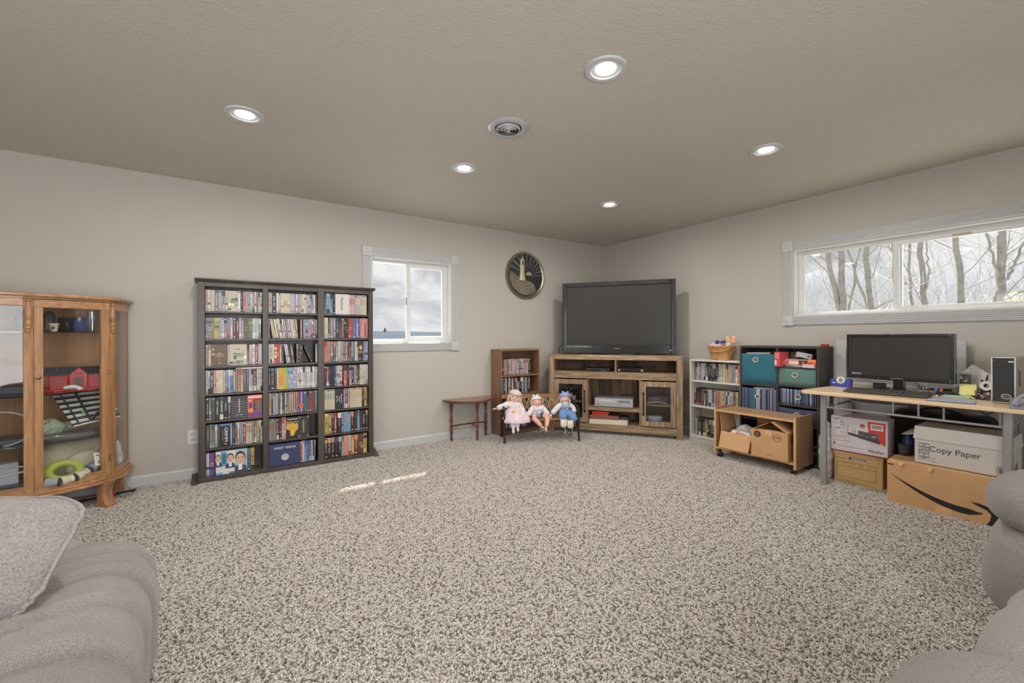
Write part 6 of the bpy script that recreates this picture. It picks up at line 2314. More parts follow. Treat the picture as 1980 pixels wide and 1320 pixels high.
for i in range(7):
    for k in range(5):
        if rnd.random() < .6:
            g.fr(-.028 + .0103 * i, -.020 + .0103 * i, .115 + .010 * k, .122 + .010 * k, -.0005, c=rgb(190, 186, 182))
g.obj('body', PRINT, t)
t = thing('tape_roll', 'white roll of tape standing beside the desktop computer', 'tape roll', dw(.352, .40, Z + .062), SB)
G().lathe([(.014, -.010), (.030, -.010), (.030, .010), (.014, .010), (.014, -.010)], 26, (0, 0, .030), axis='y', cap=False).obj('roll', PAPER, t)
t = thing('trinket_box', 'small clear box of brown trinkets under the white tape roll', 'box', dw(.345, .36, Z), SB)
G().box(-.038, .038, 0, .07, 0, .061).obj('box', CLEARBAG, t, bevel=.002)
g = G()
rnd = random.Random(6)
for k in range(16):
    g.ball((rnd.uniform(-.03, .03), rnd.uniform(.01, .06), rnd.uniform(.008, .05)), rnd.uniform(.006, .011), 6, c=rgb(*rnd.choice([(140, 100, 84), (196, 180, 170), (90, 76, 70), (206, 200, 196)])))
g.obj('trinkets', PRINT, t)
# desktop computer
t = thing('desktop_computer', 'small black and silver desktop computer tower on the desk', 'computer', dw(.442, .250, Z), SB)
g = G().prism([(-.050 + .010, .004), (.050 - .010, .004), (.050, .016), (.050, .270), (.040, .284), (-.040, .284), (-.050, .270), (-.050, .016)], .004, .40, axis='y')
g.obj('case', plain('silver_grey_case', (158, 152, 142), .35, metal=.3), t, bevel=.003)
ring('front_frame', t, -.0505, .0505, .003, .285, .007, -.004, .01, plain('pale_silver_frame', (186, 184, 180), .3, metal=.2), bevel=.004)
G().box(-.044, .044, -.002, .006, .010, .278).obj('front_panel', BLACK, t, bevel=.004)
g = G().prism([(-.030, .012), (.038, .012), (.030, .052), (.006, .062)], -.0045, -.001, axis='y')
g.obj('power_panel', DARK, t, bevel=.001)
g = G().tube([(.012 + .019 * math.cos(a), -.0055, .046 + .014 * math.sin(a)) for a in [2 * math.pi * i / 26 for i in range(26)]], .0022, 5, closed=True)
g.obj('badge_ring', CHROME, t)
text('DELL', .013, plain('silver_badge', (150, 150, 150)), t, (.012, -.0052, .046))
text('i', .012, WINK, t, (-.036, -.0026, .262))
G().box(.020, .042, -.003, .0, .254, .262).obj('top_tab', CHROME, t, bevel=.001)
G().add([(.0504, .10, .10), (.0504, .18, .10), (.0504, .18, .20), (.0504, .10, .20)], [(0, 1, 2, 3)]).obj('side_vent', DARK, t)
G().box(.028, .049, -.010, -.004, .004, .030).obj('blue_note', plain('pale_blue_note', (120, 140, 206), .6), t)
# desk phone
t = thing('desk_phone', 'grey desk phone with raised handset at the desk end', 'telephone', dw(.578, .012, Z), SB + R(6))
PH = plain('mid_grey_plastic', (126, 130, 134), .4)
G().prism([(0, .0), (.17, .0), (.17, .05), (0, .014)], -.085, .085, axis='x').obj('body', PH, t, bevel=.004)
G().tube(bez((-.065, .0, .022), (-.062, .05, .065), (-.03, .11, .080), (.02, .15, .090), 10), [.014, .014, .012, .011, .011, .011, .011, .012, .013, .015, .015], 8, flat=.7).obj('handset', plain('light_grey_plastic', (140, 145, 150), .35), t)
for r_ in range(4):
    for k in range(3):
        G().box(-.012 + .026 * k, .008 + .026 * k, .03 + .024 * r_, .044 + .024 * r_, .018 + (.03 + .024 * r_) * .21, .026 + (.03 + .024 * r_) * .21).obj('key', DARK, t, bevel=.001)

# ------------------------------------------------------------------ under the desk
# kraft storage box
FB = (4.005, 1.215, 0.0)
t = thing('storage_box', 'tan lidded storage box with green printed panel and handle slot on the carpet', 'box', FB, SB + R(5))
MANILA = plain('manila_cardboard', (194, 158, 110), .8, var=.04)
GRINK = plain('dark_green_print', (66, 88, 56), .8)
hw, h = .148, .245
pts_out = [(-hw, 0.0), (hw, 0.0), (hw, h), (-hw, h)]
# front with a hand hole: built round the opening
sl = [(.040 * math.copysign(1, math.cos(a)) + .016 * math.cos(a), .200 + .012 * math.sin(a)) for a in [2 * math.pi * i / 24 for i in range(24)]]
g = G()
g.fr(-hw, hw, 0, .184, 0).fr(-hw, hw, .216, h, 0).fr(-hw, -.058, .184, .216, 0).fr(.058, hw, .184, .216, 0)
n_ = len(sl)
rect = [(.058, .2), (.058, .216), (0, .216), (-.058, .216), (-.058, .2), (-.058, .184), (0, .184), (.058, .184)]
def rp(a):
    c, s_ = math.cos(a), math.sin(a)
    k = min(.058 / max(1e-6, abs(c)), .016 / max(1e-6, abs(s_)))
    return (k * c, .200 + k * s_)
angs = [2 * math.pi * i / 48 for i in range(48)]
def stad(a):
    c, s_ = math.cos(a), math.sin(a)
    lo_, hi_ = 0.0, .058
    for _ in range(22):
        mid = (lo_ + hi_) / 2
        x, z = abs(mid * c), abs(mid * s_)
        inside = (z < .0115) if x < .042 else ((x - .042) ** 2 + z * z < .0115 ** 2)
        lo_, hi_ = (mid, hi_) if inside else (lo_, mid)
    return (lo_ * c, .200 + lo_ * s_)
o_, i_ = [rp(a) for a in angs], [stad(a) for a in angs]
g.add([(p[0], 0, p[1]) for p in o_] + [(p[0], 0, p[1]) for p in i_] + [(p[0], .004, p[1]) for p in i_], [(k, (k + 1) % 48, 48 + (k + 1) % 48, 48 + k) for k in range(48)] + [(48 + k, 48 + (k + 1) % 48, 96 + (k + 1) % 48, 96 + k) for k in range(48)])
g.box(-hw, -hw + .003, .0, .34, 0, h).box(hw - .003, hw, 0, .34, 0, h).box(-hw, hw, .337, .34, 0, h).box(-hw, hw, 0.001, .34, 0, .003)
g.obj('body', MANILA, t)
G().box(-.05, .05, .03, .034, .17, .235).obj('paper_inside', PAPER, t)
lid = G()
lid.box(-hw - .006, hw + .006, -.006, .348, .245, .250).box(-hw - .006, hw + .006, -.006, -.002, .224, .247).box(-hw - .006, -hw - .002, -.002, .348, .224, .247).box(hw + .002, hw + .006, -.002, .348, .224, .247).box(-hw - .006, hw + .006, .344, .348, .224, .247)
lid.obj('lid', MANILA, t, bevel=.002)
g = G()
def rrect(x0, x1, z0, z1, r, lw):
    pts = []
    for cx, cz, a0 in ((x1 - r, z1 - r, 0), (x0 + r, z1 - r, 90), (x0 + r, z0 + r, 180), (x1 - r, z0 + r, 270)):
        for k in range(5):
            a = R(a0 + 22.5 * k)
            pts.append((cx + r * math.cos(a), cz + r * math.sin(a)))
    n = len(pts)
    cx, cz = (x0 + x1) / 2, (z0 + z1) / 2
    inn = [(cx + (p[0] - cx) * (1 - lw / ((x1 - x0) / 2)), cz + (p[1] - cz) * (1 - lw / ((z1 - z0) / 2))) for p in pts]
    g.add([(p[0], -.0006, p[1]) for p in pts] + [(p[0], -.0006, p[1]) for p in inn], [(k, (k + 1) % n, n + (k + 1) % n, n + k) for k in range(n)])
rrect(-.128, .110, .048, .170, .012, .0024)
g.fr(-.127, .109, .1335, .1357, -.0006)
for x in (-.086, -.036, .016, .064):
    g.fr(x, x + .0022, .134, .169, -.0006)
for x in (-.122, -.078, -.028, .022, .070):
    g.fr(x, x + .020, .158, .160, -.0006)
for k, (a, b, z) in enumerate(((-.128, -.10, .030), (-.128, .02, .022), (-.08, -.02, .027), (-.128, .11, .012))):
    g.fr(a, b, z, z + .0018, -.0006)
g.obj('printed_panel', GRINK, t)
text('Perma', .018, GRINK, t, (-.104, -.0008, .196), sx=1.15)
# white laminator carton on it
t = thing('laminator_carton', 'white and red printed carton stacked on the tan storage box', 'box', (3.985, 1.205, .2512), SB + R(2))
WCARD = plain('white_coated_card', (206, 198, 202), .45, var=.02)
REDC = plain('printed_red_card', (196, 66, 54), .45)
hw, h, d_ = .172, .270, .245
G().box(-hw, hw, 0, d_, .006, h).obj('body', WCARD, t, bevel=.0015)
G().box(-hw - .0004, hw + .0004, -.0004, d_ + .0004, 0, .0062).obj('red_base_band', plain('deep_red_card', (150, 44, 40), .45), t)
g = G()
g.poly([(.062, -.0006, .150), (.160, -.0006, .086), (.163, -.0006, .254), (.058, -.0006, .254)])
g.obj('red_corner', REDC, t)
g = G().fr(.074, .148, .196, .240, -.001, c=rgb(222, 214, 210))
rr = random.Random(12)
x = .082
while x < .138:
    w = rr.choice([.002, .003, .005])
    g.fr(x, x + w * .6, .206, .232, -.0013, c=rgb(120, 110, 116))
    x += w
g.obj('barcode_label', PRINT, t)
g = G()
for (x, y_, w, hh) in ((-.108, .24, .012, .07), (-.092, .225, .006, .06), (-.070, .20, .012, .055), (-.036, .20, .006, .05), (-.022, .19, .008, .06)):
    for k in range(int(hh / .006)):
        if rr.random() < .75:
            g.fr(x, x + w * rr.uniform(.5, 1), y_ - .006 * k, y_ - .006 * k + .004, -.0006, c=rgb(110, 102, 108))
for k, (x0_, x1_, zz, c) in enumerate(((-.155, -.115, .214, (170, 150, 156)), (-.14, -.11, .180, (90, 84, 88)), (-.145, -.11, .174, (90, 84, 88)), (-.115, -.05, .150, (206, 150, 152)), (-.11, -.06, .142, (206, 150, 152)), (-.145, -.05, .122, (170, 162, 168)), (-.145, -.05, .112, (170, 162, 168)), (-.145, -.07, .102, (170, 162, 168)), (-.135, -.045, .082, (120, 112, 116)), (-.13, .03, .040, (150, 140, 146)), (.05, .15, .094, (206, 160, 162)), (.07, .16, .086, (206, 160, 162)), (.0, .018, .118, (100, 96, 98)), (.022, .04, .112, (150, 144, 146)), (.046, .064, .106, (150, 144, 146)))):
    g.fr(x0_, x1_, zz, zz + .0035, -.0006, c=rgb(*c))
g.fr(-.156, -.144, .050, .062, -.0006, c=rgb(186, 60, 60))
g.disc(.026, .214, .015, .015, -.0006, 20, c=rgb(176, 52, 48))
g.disc(.026, .209, .007, .006, -.0009, 12, c=rgb(226, 178, 140))
# product picture: a long dark laminator
g.poly([(-.062, -.0009, .150), (.130, -.0009, .112), (.136, -.0009, .104), (.124, -.0009, .096), (-.066, -.0009, .138)], c=rgb(84, 78, 90))
g.poly([(-.062, -.0012, .155), (.128, -.0012, .120), (.130, -.0012, .112), (-.064, -.0012, .148)], c=rgb(56, 52, 60))
g.poly([(.0, -.0011, .146), (.120, -.0011, .122), (.122, -.0011, .166), (.0, -.0011, .178)], c=rgb(92, 88, 98))
g.fr(.080, .108, .142, .148, -.0014, c=rgb(206, 200, 200))
g.poly([(-.060, -.0014, .150), (-.044, -.0014, .148), (-.046, -.0014, .142), (-.062, -.0014, .144)], c=rgb(176, 60, 60))
g.obj('printed_panel', PRINT, t)
text('Plash', .020, INK, t, (-.138, -.0009, .250), shear=.25)
text('Pfeiffer', .030, INK, t, (.108, -.0009, .034), sx=1.12)
text('Pfeiffer', .016, INK, t, (hw + .0009, .14, .030), rot=(R(90), 0, R(90)))
# kraft carton with a swoosh arrow
AO = (3.795, .727, 0.0)
t = thing('shipping_carton', 'long kraft shipping carton with a dark smile-shaped arrow on the carpet', 'box', AO, SB)
hw, h = .259, .292
g = G().box(-hw, hw, 0, .36, 0, h - .004)
g.obj('body', KRAFT, t, bevel=.002)
g = G().add([(-hw, .0, h - .004), (hw, .0, h - .004), (hw, .175, h + .001), (-hw, .175, h + .006), (-hw, .0, h - .001), (hw, .0, h - .001), (hw, .175, h + .004), (-hw, .175, h + .009)], [(0, 1, 2, 3), (7, 6, 5, 4), (0, 4, 5, 1), (1, 5, 6, 2), (2, 6, 7, 3), (3, 7, 4, 0)])
g.obj('flap', KRAFT, t)
rr = random.Random(3)
g = G()
pts = [(-hw + .02 + .014 * k, -.0016 - .002 * (k % 2), h - rr.uniform(.006, .022)) for k in range(7)]
g.add([(-hw + .015, -.0012, h)] + pts + [(-hw + .12, -.0012, h)], [tuple(range(9))])
for x in (-hw + .06, -hw + .205):
    g.add([(x, -.002, h), (x + .03, -.002, h), (x + .016, -.016, h - .026), (x + .004, -.012, h - .020)], [(0, 1, 2, 3)])
g.obj('torn_edge', KRAFT2, t)
up, lo = [], []
for i in range(25):
    k = i / 24
    x = -.232 + .420 * k
    z = .200 - .142 * math.sin(k * 1.72) ** .92 + .010 * k ** 3
    w = .003 + .034 * math.sin(min(1, k * 1.05) * math.pi * .62) ** 1.1 * (1 if k < .88 else max(.15, (1 - k) / .12))
    up.append((x, z + w * .45))
    lo.append((x, z - w * .55))
g = G()
g.add([(p[0], -.0012, p[1]) for p in up] + [(p[0], -.0012, p[1]) for p in lo], [(25 + i, 26 + i, i + 1, i) for i in range(24)])
hd_ = [(.138, .126), (.175, .128), (.215, .116), (.240, .108), (.250, .100), (.250, .056), (.236, .026), (.222, .004), (.202, .006), (.218, .036), (.224, .072), (.208, .094), (.164, .112)]
g.poly([(p[0], -.0012, p[1]) for p in hd_])
g.obj('arrow_print', INK, t)
G().fr(-hw + .003, -hw + .035, h - .030, h - .022, -.0008).obj('tiny_print', INK, t)
G().fr(-.02, .055, .0, .055, -.0008).obj('packing_tape', plain('tan_packing_tape', (202, 162, 118), .35), t)
# copy paper box on it
t = thing('copy_paper_box', 'white copy paper box with lid on the kraft shipping carton', 'box', (3.854, .640, .2985), SB + R(-1))
WBOX = plain('white_corrugated_card', (196, 192, 186), .75, var=.03)
GTOP = plain('grey_lid_card', (176, 168, 158), .85, var=.05)  # greyer card on the lid top and bent flap only
hw = .218
G().box(-hw, hw, .0, .26, 0, .170).obj('body', WBOX, t, bevel=.0015)
g = G()
g.add([(-hw - .006, -.008, .160), (hw + .006, -.008, .160), (hw + .006, .268, .160), (-hw - .006, .268, .160), (-hw, .004, .243), (hw, .004, .243), (hw, .262, .243), (-hw, .262, .243)], [(0, 1, 5, 4), (1, 2, 6, 5), (2, 3, 7, 6), (3, 0, 4, 7)], 0)
g.add([(-hw, .004, .243), (hw, .004, .243), (hw, .262, .243), (-hw, .262, .243)], [(0, 1, 2, 3)], 1)
g.obj('lid', [WBOX, GTOP], t, bevel=.002)
g = G().add([(-hw - .006, .02, .180), (-hw - .075, .04, .165), (-hw - .070, .20, .180), (-hw - .006, .24, .196), (-hw - .006, .02, .184), (-hw - .075, .04, .169), (-hw - .070, .20, .184), (-hw - .006, .24, .200)], [(0, 1, 2, 3), (7, 6, 5, 4), (0, 4, 5, 1), (1, 5, 6, 2), (2, 6, 7, 3), (3, 7, 4, 0)])
g.obj('bent_flap', GTOP, t)
text('Copy Paper', .052, plain('grey_black_print', (58, 56, 54), .7), t, (-.030, -.0009, .102), sx=.95)
g = G()
for k in range(6):
    z = .022 + .0215 * k
    g.fr(-.196, -.146, z, z + (.0042 if 0 < k < 6 else .0016), -.0008)
g.fr(-.196, -.1945, .022, .132, -.0008).fr(-.1475, -.146, .022, .132, -.0008)
g.obj('spec_table', KINK, t)
for k, s_ in enumerate(('5000', '10', '8½ x 11', '20 lb', '92')):
    text(s_, .0155, KINK, t, (-.171, -.0009, .0352 + .0215 * k))
g = G()
g.fr(.150, .1515, .016, .062, -.0008).fr(.150, .216, .0145, .016, -.0008).fr(.150, .216, .060, .0615, -.0008)
x = .158
rr = random.Random(9)
while x < .214:
    w = rr.choice([.0014, .0022, .004])
    g.fr(x, x + w, .022, .055, -.0008)
    x += w + rr.choice([.0014, .002])
g.obj('barcode', KINK, t)
g = G()
for k in range(5):
    g.fr(.178 + .007 * k, .183 + .007 * k, .066, .0675, -.0008)
for k in range(3):
    g.fr(-.138, -.112 + .004 * k, .026 - .006 * k, .028 - .006 * k, -.0008)
g.fr(-.138, -.120, .036, .042, -.0008)
g.obj('small_print', plain('faint_grey_print', (140, 136, 130), .8), t)
g = G()
for k in range(3):
    g.add([(hw + .0009, .03 + .03 * k, .02), (hw + .0009, .048 + .03 * k, .02), (hw + .0009, .048 + .03 * k, .06 + .01 * k), (hw + .0009, .03 + .03 * k, .06 + .01 * k)], [(0, 1, 2, 3)])
g.obj('end_print', KINK, t)
# dark things behind
t = thing('black_bag', 'black fabric bag slumped behind the copy paper box', 'bag', (4.235, .80, 0.0), SB)
BAGM = fabric('black_nylon', (26, 25, 25), scale=300, bmp=.2, var=.05)
g = G()
g.ball((0, .0, .30), (.30, .085, .30), 18, e=(.45, .5), fn=lambda p: p * (1 + .10 * noise.noise(p * 9)))
g.obj('body', BAGM, t)
G().tube(bez((-.12, -.05, .58), (-.10, -.06, .66), (.10, -.06, .64), (.14, -.05, .58), 12), .008, 8).obj('strap', BAGM, t)
t = thing('blue_bottle', 'dark blue round bottle between the two white cartons', 'bottle', (4.10, .945, .2985), SB)
G().lathe([(.03, 0), (.034, .01), (.034, .10), (.02, .13), (.016, .15), (0, .152)], 20).obj('body', plain('dark_blue_plastic', (40, 50, 90), .25), t)
t = thing('grey_pot', 'dark grey pot beside the blue bottle under the desk', 'pot', (4.045, .955, .2985), SB)
G().lathe([(.028, 0), (.036, .07), (.032, .07), (.026, .006), (0, .006)], 20).obj('body', DARK, t)
t = thing('storage_tub', 'clear lidded plastic tub on a tall carton behind the desk rail', 'tub', (4.32, 1.17, .52), SB)
TUB = plain('frosted_grey_plastic', (170, 172, 178), .3, var=.05, coat=.3)
G().lathe([(.13, 0), (.15, .08), (.155, .09)], 32, squash=(1.15, .7)).obj('body', TUB, t)
G().lathe([(.16, .088), (.16, .098), (.13, .103), (0, .105)], 32, squash=(1.15, .7)).obj('lid', TUB, t)
t = thing('tall_carton', 'tall plain dark carton standing under the clear tub', 'box', (4.22, 1.17, 0.0), SB)
G().box(-.13, .13, 0, .24, 0, .519).obj('body', plain('dusky_grey_card', (110, 104, 100), .8), t, bevel=.002)
t = thing('white_bag', 'crumpled white plastic bag hanging behind the desk leg by the rolling shelf', 'plastic bag', (4.01, 1.425, 0.0), SB)
crumple((0, .02, .21), (.050, .08, .22), 4, 18, .22, PLAST, 'body', t)
crumple((.0, .02, .43), (.022, .03, .03), 6, 10, .3, PLAST, 'knot', t)
t = thing('purple_box', 'thin purple box end showing between rolling shelf and desk leg', 'box', (4.19, 1.515, 0.0), SB)
G().box(-.024, .024, 0, .3, 0, .25).obj('body', plain('purple_card', (96, 64, 124), .6), t, bevel=.002)
cb = G().tube([(4.38, .95, .70), (4.37, .85, .62), (4.40, .70, .66), (4.36, .60, .60), (4.39, .50, .67), (4.38, .44, .60), (4.36, .38, .30), (4.36, .36, .004)], .004, 6)
tag(cb.obj('power_cable', BLACK), 'black cable looping under the back of the desk', 'cable')

# ------------------------------------------------------------------ oak curio cabinet (local: x along the wall, -y into the room)
OAK = wood('honey_oak_upright', (180, 138, 98), (152, 110, 74), 'z', 46, 14, .35, dark=(126, 90, 60), coat=.25, bmp=.05)
OAKH = wood('honey_oak_rail', (182, 140, 100), (154, 112, 76), 'x', 46, 14, .35, dark=(126, 90, 60), coat=.25, bmp=.05)
OAKB = wood('oak_back_board', (164, 118, 78), (140, 98, 62), 'z', 30, 20, .5)
KO = Vector((-1.33, 4.308, 0.0))
cc = thing('curio_cabinet', 'honey oak bow-front curio cabinet with curved glass doors against the wall', 'cabinet', KO)
HALF = [(0, -.560), (.10, -.557), (.20, -.546), (.305, -.522), (.345, -.505), (.43, -.473), (.515, -.435), (.595, -.385), (.655, -.330), (.682, -.285), (.700, -.215), (.708, -.13), (.710, -.004)]


def outline(off=0.0, back=0.0):
    """closed plan of the cabinet grown outwards"""
    h = HALF
    out = []
    for i, (x, y) in enumerate(h):
        a, b = h[max(0, i - 1)], h[min(len(h) - 1, i + 1)]
        t = Vector((b[0] - a[0], b[1] - a[1])).normalized()
        nn = Vector((t.y, -t.x))
        if i == 0:
            nn = Vector((0, -1))
        if i == len(h) - 1:
            nn = Vector((1, 0))
        out.append((x + nn.x * off, y + nn.y * off if i < len(h) - 1 else y))
    left = [(-x, y) for x, y in out[1:]][::-1]
    return left + out       # runs left back -> front -> right back (counter-clockwise seen from above)


def strip(name, i0, i1, z0, z1, th, mat, parent, off=0.0, bevel=.0015, mirror=False):
    """an upright band following the plan between two plan points"""
    h = outline(off)
    k = len(HALF) - 1
    pts = h[k + i0:k + i1 + 1]
    inn = outline(off - th)[k + i0:k + i1 + 1]
    poly_ = pts + inn[::-1]
    if mirror:
        poly_ = [(-x, y) for x, y in poly_][::-1]
    return G().prism(poly_, z0, z1).obj(name, mat, parent, bevel=bevel)


G().prism(outline(.032), .168, .186).obj('plinth_molding', OAKH, cc, bevel=.006, seg=3)
G().prism(outline(.014), .186, .204).obj('plinth_molding', OAKH, cc, bevel=.004)
G().prism(outline(-.004), .204, .216).obj('bottom_panel', OAKH, cc)
G().prism(outline(.030), 1.410, 1.432).obj('cornice', OAKH, cc, bevel=.007, seg=3)
G().prism(outline(.006), 1.398, 1.410).obj('top_panel', OAKH, cc)
G().box(-.706, .706, -.016, -.002, .204, 1.405).obj('back_panel', OAKB, cc)
CGLASS = glass_mat('cabinet_glass', (.965, .975, .97), 0.9)
for mir in (False, True):
    strip('side_rail', 9, 12, .204, .245, .02, OAKH, cc, mirror=mir)
    strip('side_rail', 9, 12, 1.345, 1.398, .02, OAKH, cc, mirror=mir)
    strip('curved_pane', 9, 12, .245, 1.345, .004, CGLASS, cc, -.006, 0, mirror=mir)
    strip('stile', 8, 9, .204, 1.398, .035, OAK, cc, mirror=mir)
    strip('stile', 3, 4, .204, 1.398, .035, OAK, cc, mirror=mir)
    s_ = -1 if mir else 1
    for x, y, r in ((.325, -.520, .0185), (.671, -.313, .0160)):
        prof = [(.008, 1.192), (.012, 1.196), (.012, 1.202), (.008, 1.206), (.014, 1.212), (.016, 1.220), (.011, 1.228), (.016, 1.238), (.018, 1.250), (.013, 1.262), (.017, 1.268), (.012, 1.274), (.017, 1.29), (.019, 1.31), (.014, 1.34), (.009, 1.365), (.009, 1.378), (.016, 1.384), (.017, 1.392), (.010, 1.396)]
        G().lathe([(a * r / .018, b) for a, b in prof], 16, (s_ * x, y, 0)).obj('turned_half_column', OAK, cc)
    # canted door
    dr = strip('door', 4, 8, .204, .256, .022, OAKH, cc, .006, mirror=mir)
    strip('rail', 4, 8, 1.345, 1.394, .022, OAKH, dr, .006, mirror=mir)
    o8 = outline(.006)
    i8 = outline(-.016)
    k = len(HALF) - 1

    def lerp2(i, f, src):
        a, b = src[k + i], src[k + i + 1]
        return (a[0] + (b[0] - a[0]) * f, a[1] + (b[1] - a[1]) * f)
    for q0, q1 in (((4, 0), (4, .42)), ((7, .42), (7, .97))):
        pl_ = [lerp2(*q0, o8), lerp2(*q1, o8), lerp2(*q1, i8), lerp2(*q0, i8)]
        if mir:
            pl_ = [(-x, y) for x, y in pl_][::-1]
        G().prism(pl_, .2565, 1.3445).obj('stile', OAK, dr, bevel=.0015)
    strip('pane', 4, 8, .254, 1.347, .004, CGLASS, dr, -.002, 0, mirror=mir)
    if not mir:
        p = lerp2(4, .2, outline(.007))
        kn = G().lathe([(.012, 0), (.013, .003), (.007, .005), (.006, .010), (.010, .014), (.009, .019), (0, .021)], 16, (0, 0, 0), axis='y')
        kn.obj('knob', plain('antique_brass', (120, 104, 70), .35, metal=.8), dr, loc=(p[0], p[1], .912), rot=(0, 0, R(22)))
    for zz in (.33, .92, 1.27):
        p = lerp2(7, .96, outline(.008))
        G().lathe([(.0035, zz - .02), (.0035, zz + .02)], 8, (s_ * p[0], p[1], 0)).obj('hinge', plain('antique_brass', (120, 104, 70)), dr)
# middle bow
ctr = outline(0)
k = len(HALF) - 1
def band(name, off, th, z0, z1, mat, parent, n0=3):
    o_, i_ = outline(off), outline(off - th)
    return G().prism(o_[k - n0:k + n0 + 1] + i_[k - n0:k + n0 + 1][::-1], z0, z1).obj(name, mat, parent, bevel=.0015)
band('front_rail', .0, .022, .204, .250, OAKH, cc)
band('front_rail', .0, .022, 1.352, 1.398, OAKH, cc)
band('curved_pane', -.006, .004, .250, 1.352, CGLASS, cc)
SHGL = glass_mat('shelf_glass', (.84, .90, .88), 1.6)
for zz in (1.188, .795, .478):
    G().prism(outline(-.03), zz, zz + .007).obj('glass_shelf', SHGL, cc)
FP = [(-.032, 0), (.058, 0), (.056, .012), (.032, .030), (.016, .06), (.012, .10), (.022, .14), (.040, .168), (-.032, .168)]
for x, y, a in ((.640, -.345, -38), (.672, -.045, 0), (.30, -.500, -80), (-.640, -.345, 218), (-.672, -.045, 180), (-.30, -.500, 260)):
    f = G().prism(FP, -.034, .034, axis='y').obj('foot', OAK, cc, bevel=.004, loc=(x, y, 0), rot=(0, 0, R(a)))


def kw(x, y, z):
    return Vector((x, y, z))      # world


# things in the cabinet, top shelf
def cup(name, label, cat, loc, prof, mat, extra=None, n=22):
    t = thing(name, label, cat, loc)
    G().lathe(prof, n).obj('body', mat, t)
    return t
Z1 = 1.1954
t = cup('mug', 'dark blue mug on the top glass shelf behind the door', 'mug', (-.835, 4.06, Z1), [(.032, 0), (.036, .004), (.038, .095), (.034, .095), (.032, .01), (0, .008)], plain('cobalt_glaze', (56, 66, 120), .15, coat=.5))
G().tube(bez((-.036, 0, .08), (-.07, 0, .085), (-.07, 0, .02), (-.037, 0, .02), 10), .006, 8).obj('handle', plain('black_glaze', (40, 40, 44), .15, coat=.5), t)
G().lathe([(.039, .084), (.0395, .097), (.037, .098)], 22, cap=False).obj('rim_band', plain('black_glaze', (40, 40, 44)), t)
t = cup('small_pot', 'tiny cream flower pot with a dark picture on the top glass shelf', 'pot', (-.945, 4.00, Z1), [(.014, 0), (.020, .045), (.026, .046), (.026, .056), (.022, .056), (.018, .01), (0, .008)], plain('cream_ceramic', (206, 192, 170), .4))
G().disc(0, .026, .009, .012, -.020, 14).obj('painted_mark', plain('brown_paint', (96, 76, 66), .6), t)
cup('tin_canister', 'tall dark canister on the top glass shelf at the door edge', 'canister', (-.985, 4.08, Z1), [(.026, 0), (.027, .003), (.027, .115), (.020, .128), (.012, .14), (0, .141)], plain('dark_slate_glaze', (72, 74, 80), .3))
cup('saucepan', 'wide black pan on the top glass shelf behind the blue mug', 'pan', (-.905, 4.18, Z1), [(.055, 0), (.06, .006), (.064, .09), (.066, .10), (.060, .10), (.055, .01), (0, .008)], plain('black_enamel', (50, 50, 54), .2))
cup('glass_jar', 'clear ribbed glass jar standing behind the blue mug', 'jar', (-.80, 4.20, Z1), [(.03, 0), (.034, .05), (.030, .12), (.034, .15), (.03, .15), (.028, .01), (0, .006)], glass_mat('jar_glass', (.9, .92, .92), 2.5))
cup('dark_vase', 'dark vase on the top glass shelf in the middle bow', 'vase', (-1.10, 4.05, Z1), [(.022, 0), (.04, .05), (.03, .10), (.018, .13), (.022, .15), (0, .15)], plain('dark_slate_glaze', (72, 74, 80)))
# red toy barn
Z2 = .8024
BRED = plain('barn_red_plastic', (190, 62, 56), .4, var=.08)
BDARK = plain('barn_roof_plastic', (66, 68, 72), .5)
t = thing('toy_barn', 'red toy barn with dark grey roof on the middle glass shelf', 'toy', (-.845, 4.075, Z2), R(6))
G().prism([(-.20, -.02), (-.10, -.11), (.20, -.02), (.20, .08), (-.19, .08)], 0, .012).obj('base', BRED, t, bevel=.003)
G().box(-.15, .14, 0, .09, .012, .105).obj('wall', BRED, t)
for s_ in (0, 1):
    G().add([(-.165, -.012, .100), (.155, -.012, .100), (.155, .047, .150), (-.165, .047, .150), (-.165, -.012, .106), (.155, -.012, .106), (.155, .047, .156), (-.165, .047, .156)] if s_ == 0 else [(-.165, .104, .100), (.155, .104, .100), (.155, .045, .150), (-.165, .045, .150), (-.165, .104, .106), (.155, .104, .106), (.155, .045, .156), (-.165, .045, .156)], [(0, 1, 2, 3), (7, 6, 5, 4), (0, 4, 5, 1), (1, 5, 6, 2), (2, 6, 7, 3), (3, 7, 4, 0)]).obj('roof', BDARK, t)
G().prism([(-.04, .012), (.045, .012), (.045, .105), (.0025, .150), (-.04, .105)], -.03, .04, axis='y').obj('gable', BRED, t, bevel=.002)
g = G().box(-.022, .026, -.031, -.028, .020, .088)
g.obj('doorway', plain('dim_doorway', (120, 96, 98), .7), t)
g = G()
for s_ in (-1, 1):
    g.disc(.0025 + s_ * .012, .114, .008, .008, -.0308, 12)
g.obj('gable_window', plain('dim_doorway', (120, 96, 98)), t)
o_ = ring('open_door', t, -.128, -.050, .012, .100, .005, -.052, -.046, BRED)
G().box(-.125, -.053, -.050, -.0485, .014, .098).obj('door_panel', plain('dull_red_plastic', (150, 62, 56), .5), t)
for k in range(8):
    G().box(-.145 + .036 * k, -.141 + .036 * k, -.0015, .001, .014, .098).obj('batten', plain('dull_red_plastic', (150, 62, 56)), t)
G().lathe([(.014, .10), (.014, .145), (.012, .155), (0, .158)], 14, (-.105, .03, 0)).obj('silo', BDARK, t)
t = thing('toy_animal', 'white toy animal lying in front of the red barn', 'toy', (-.845, 3.955, Z2 + .012), R(10))
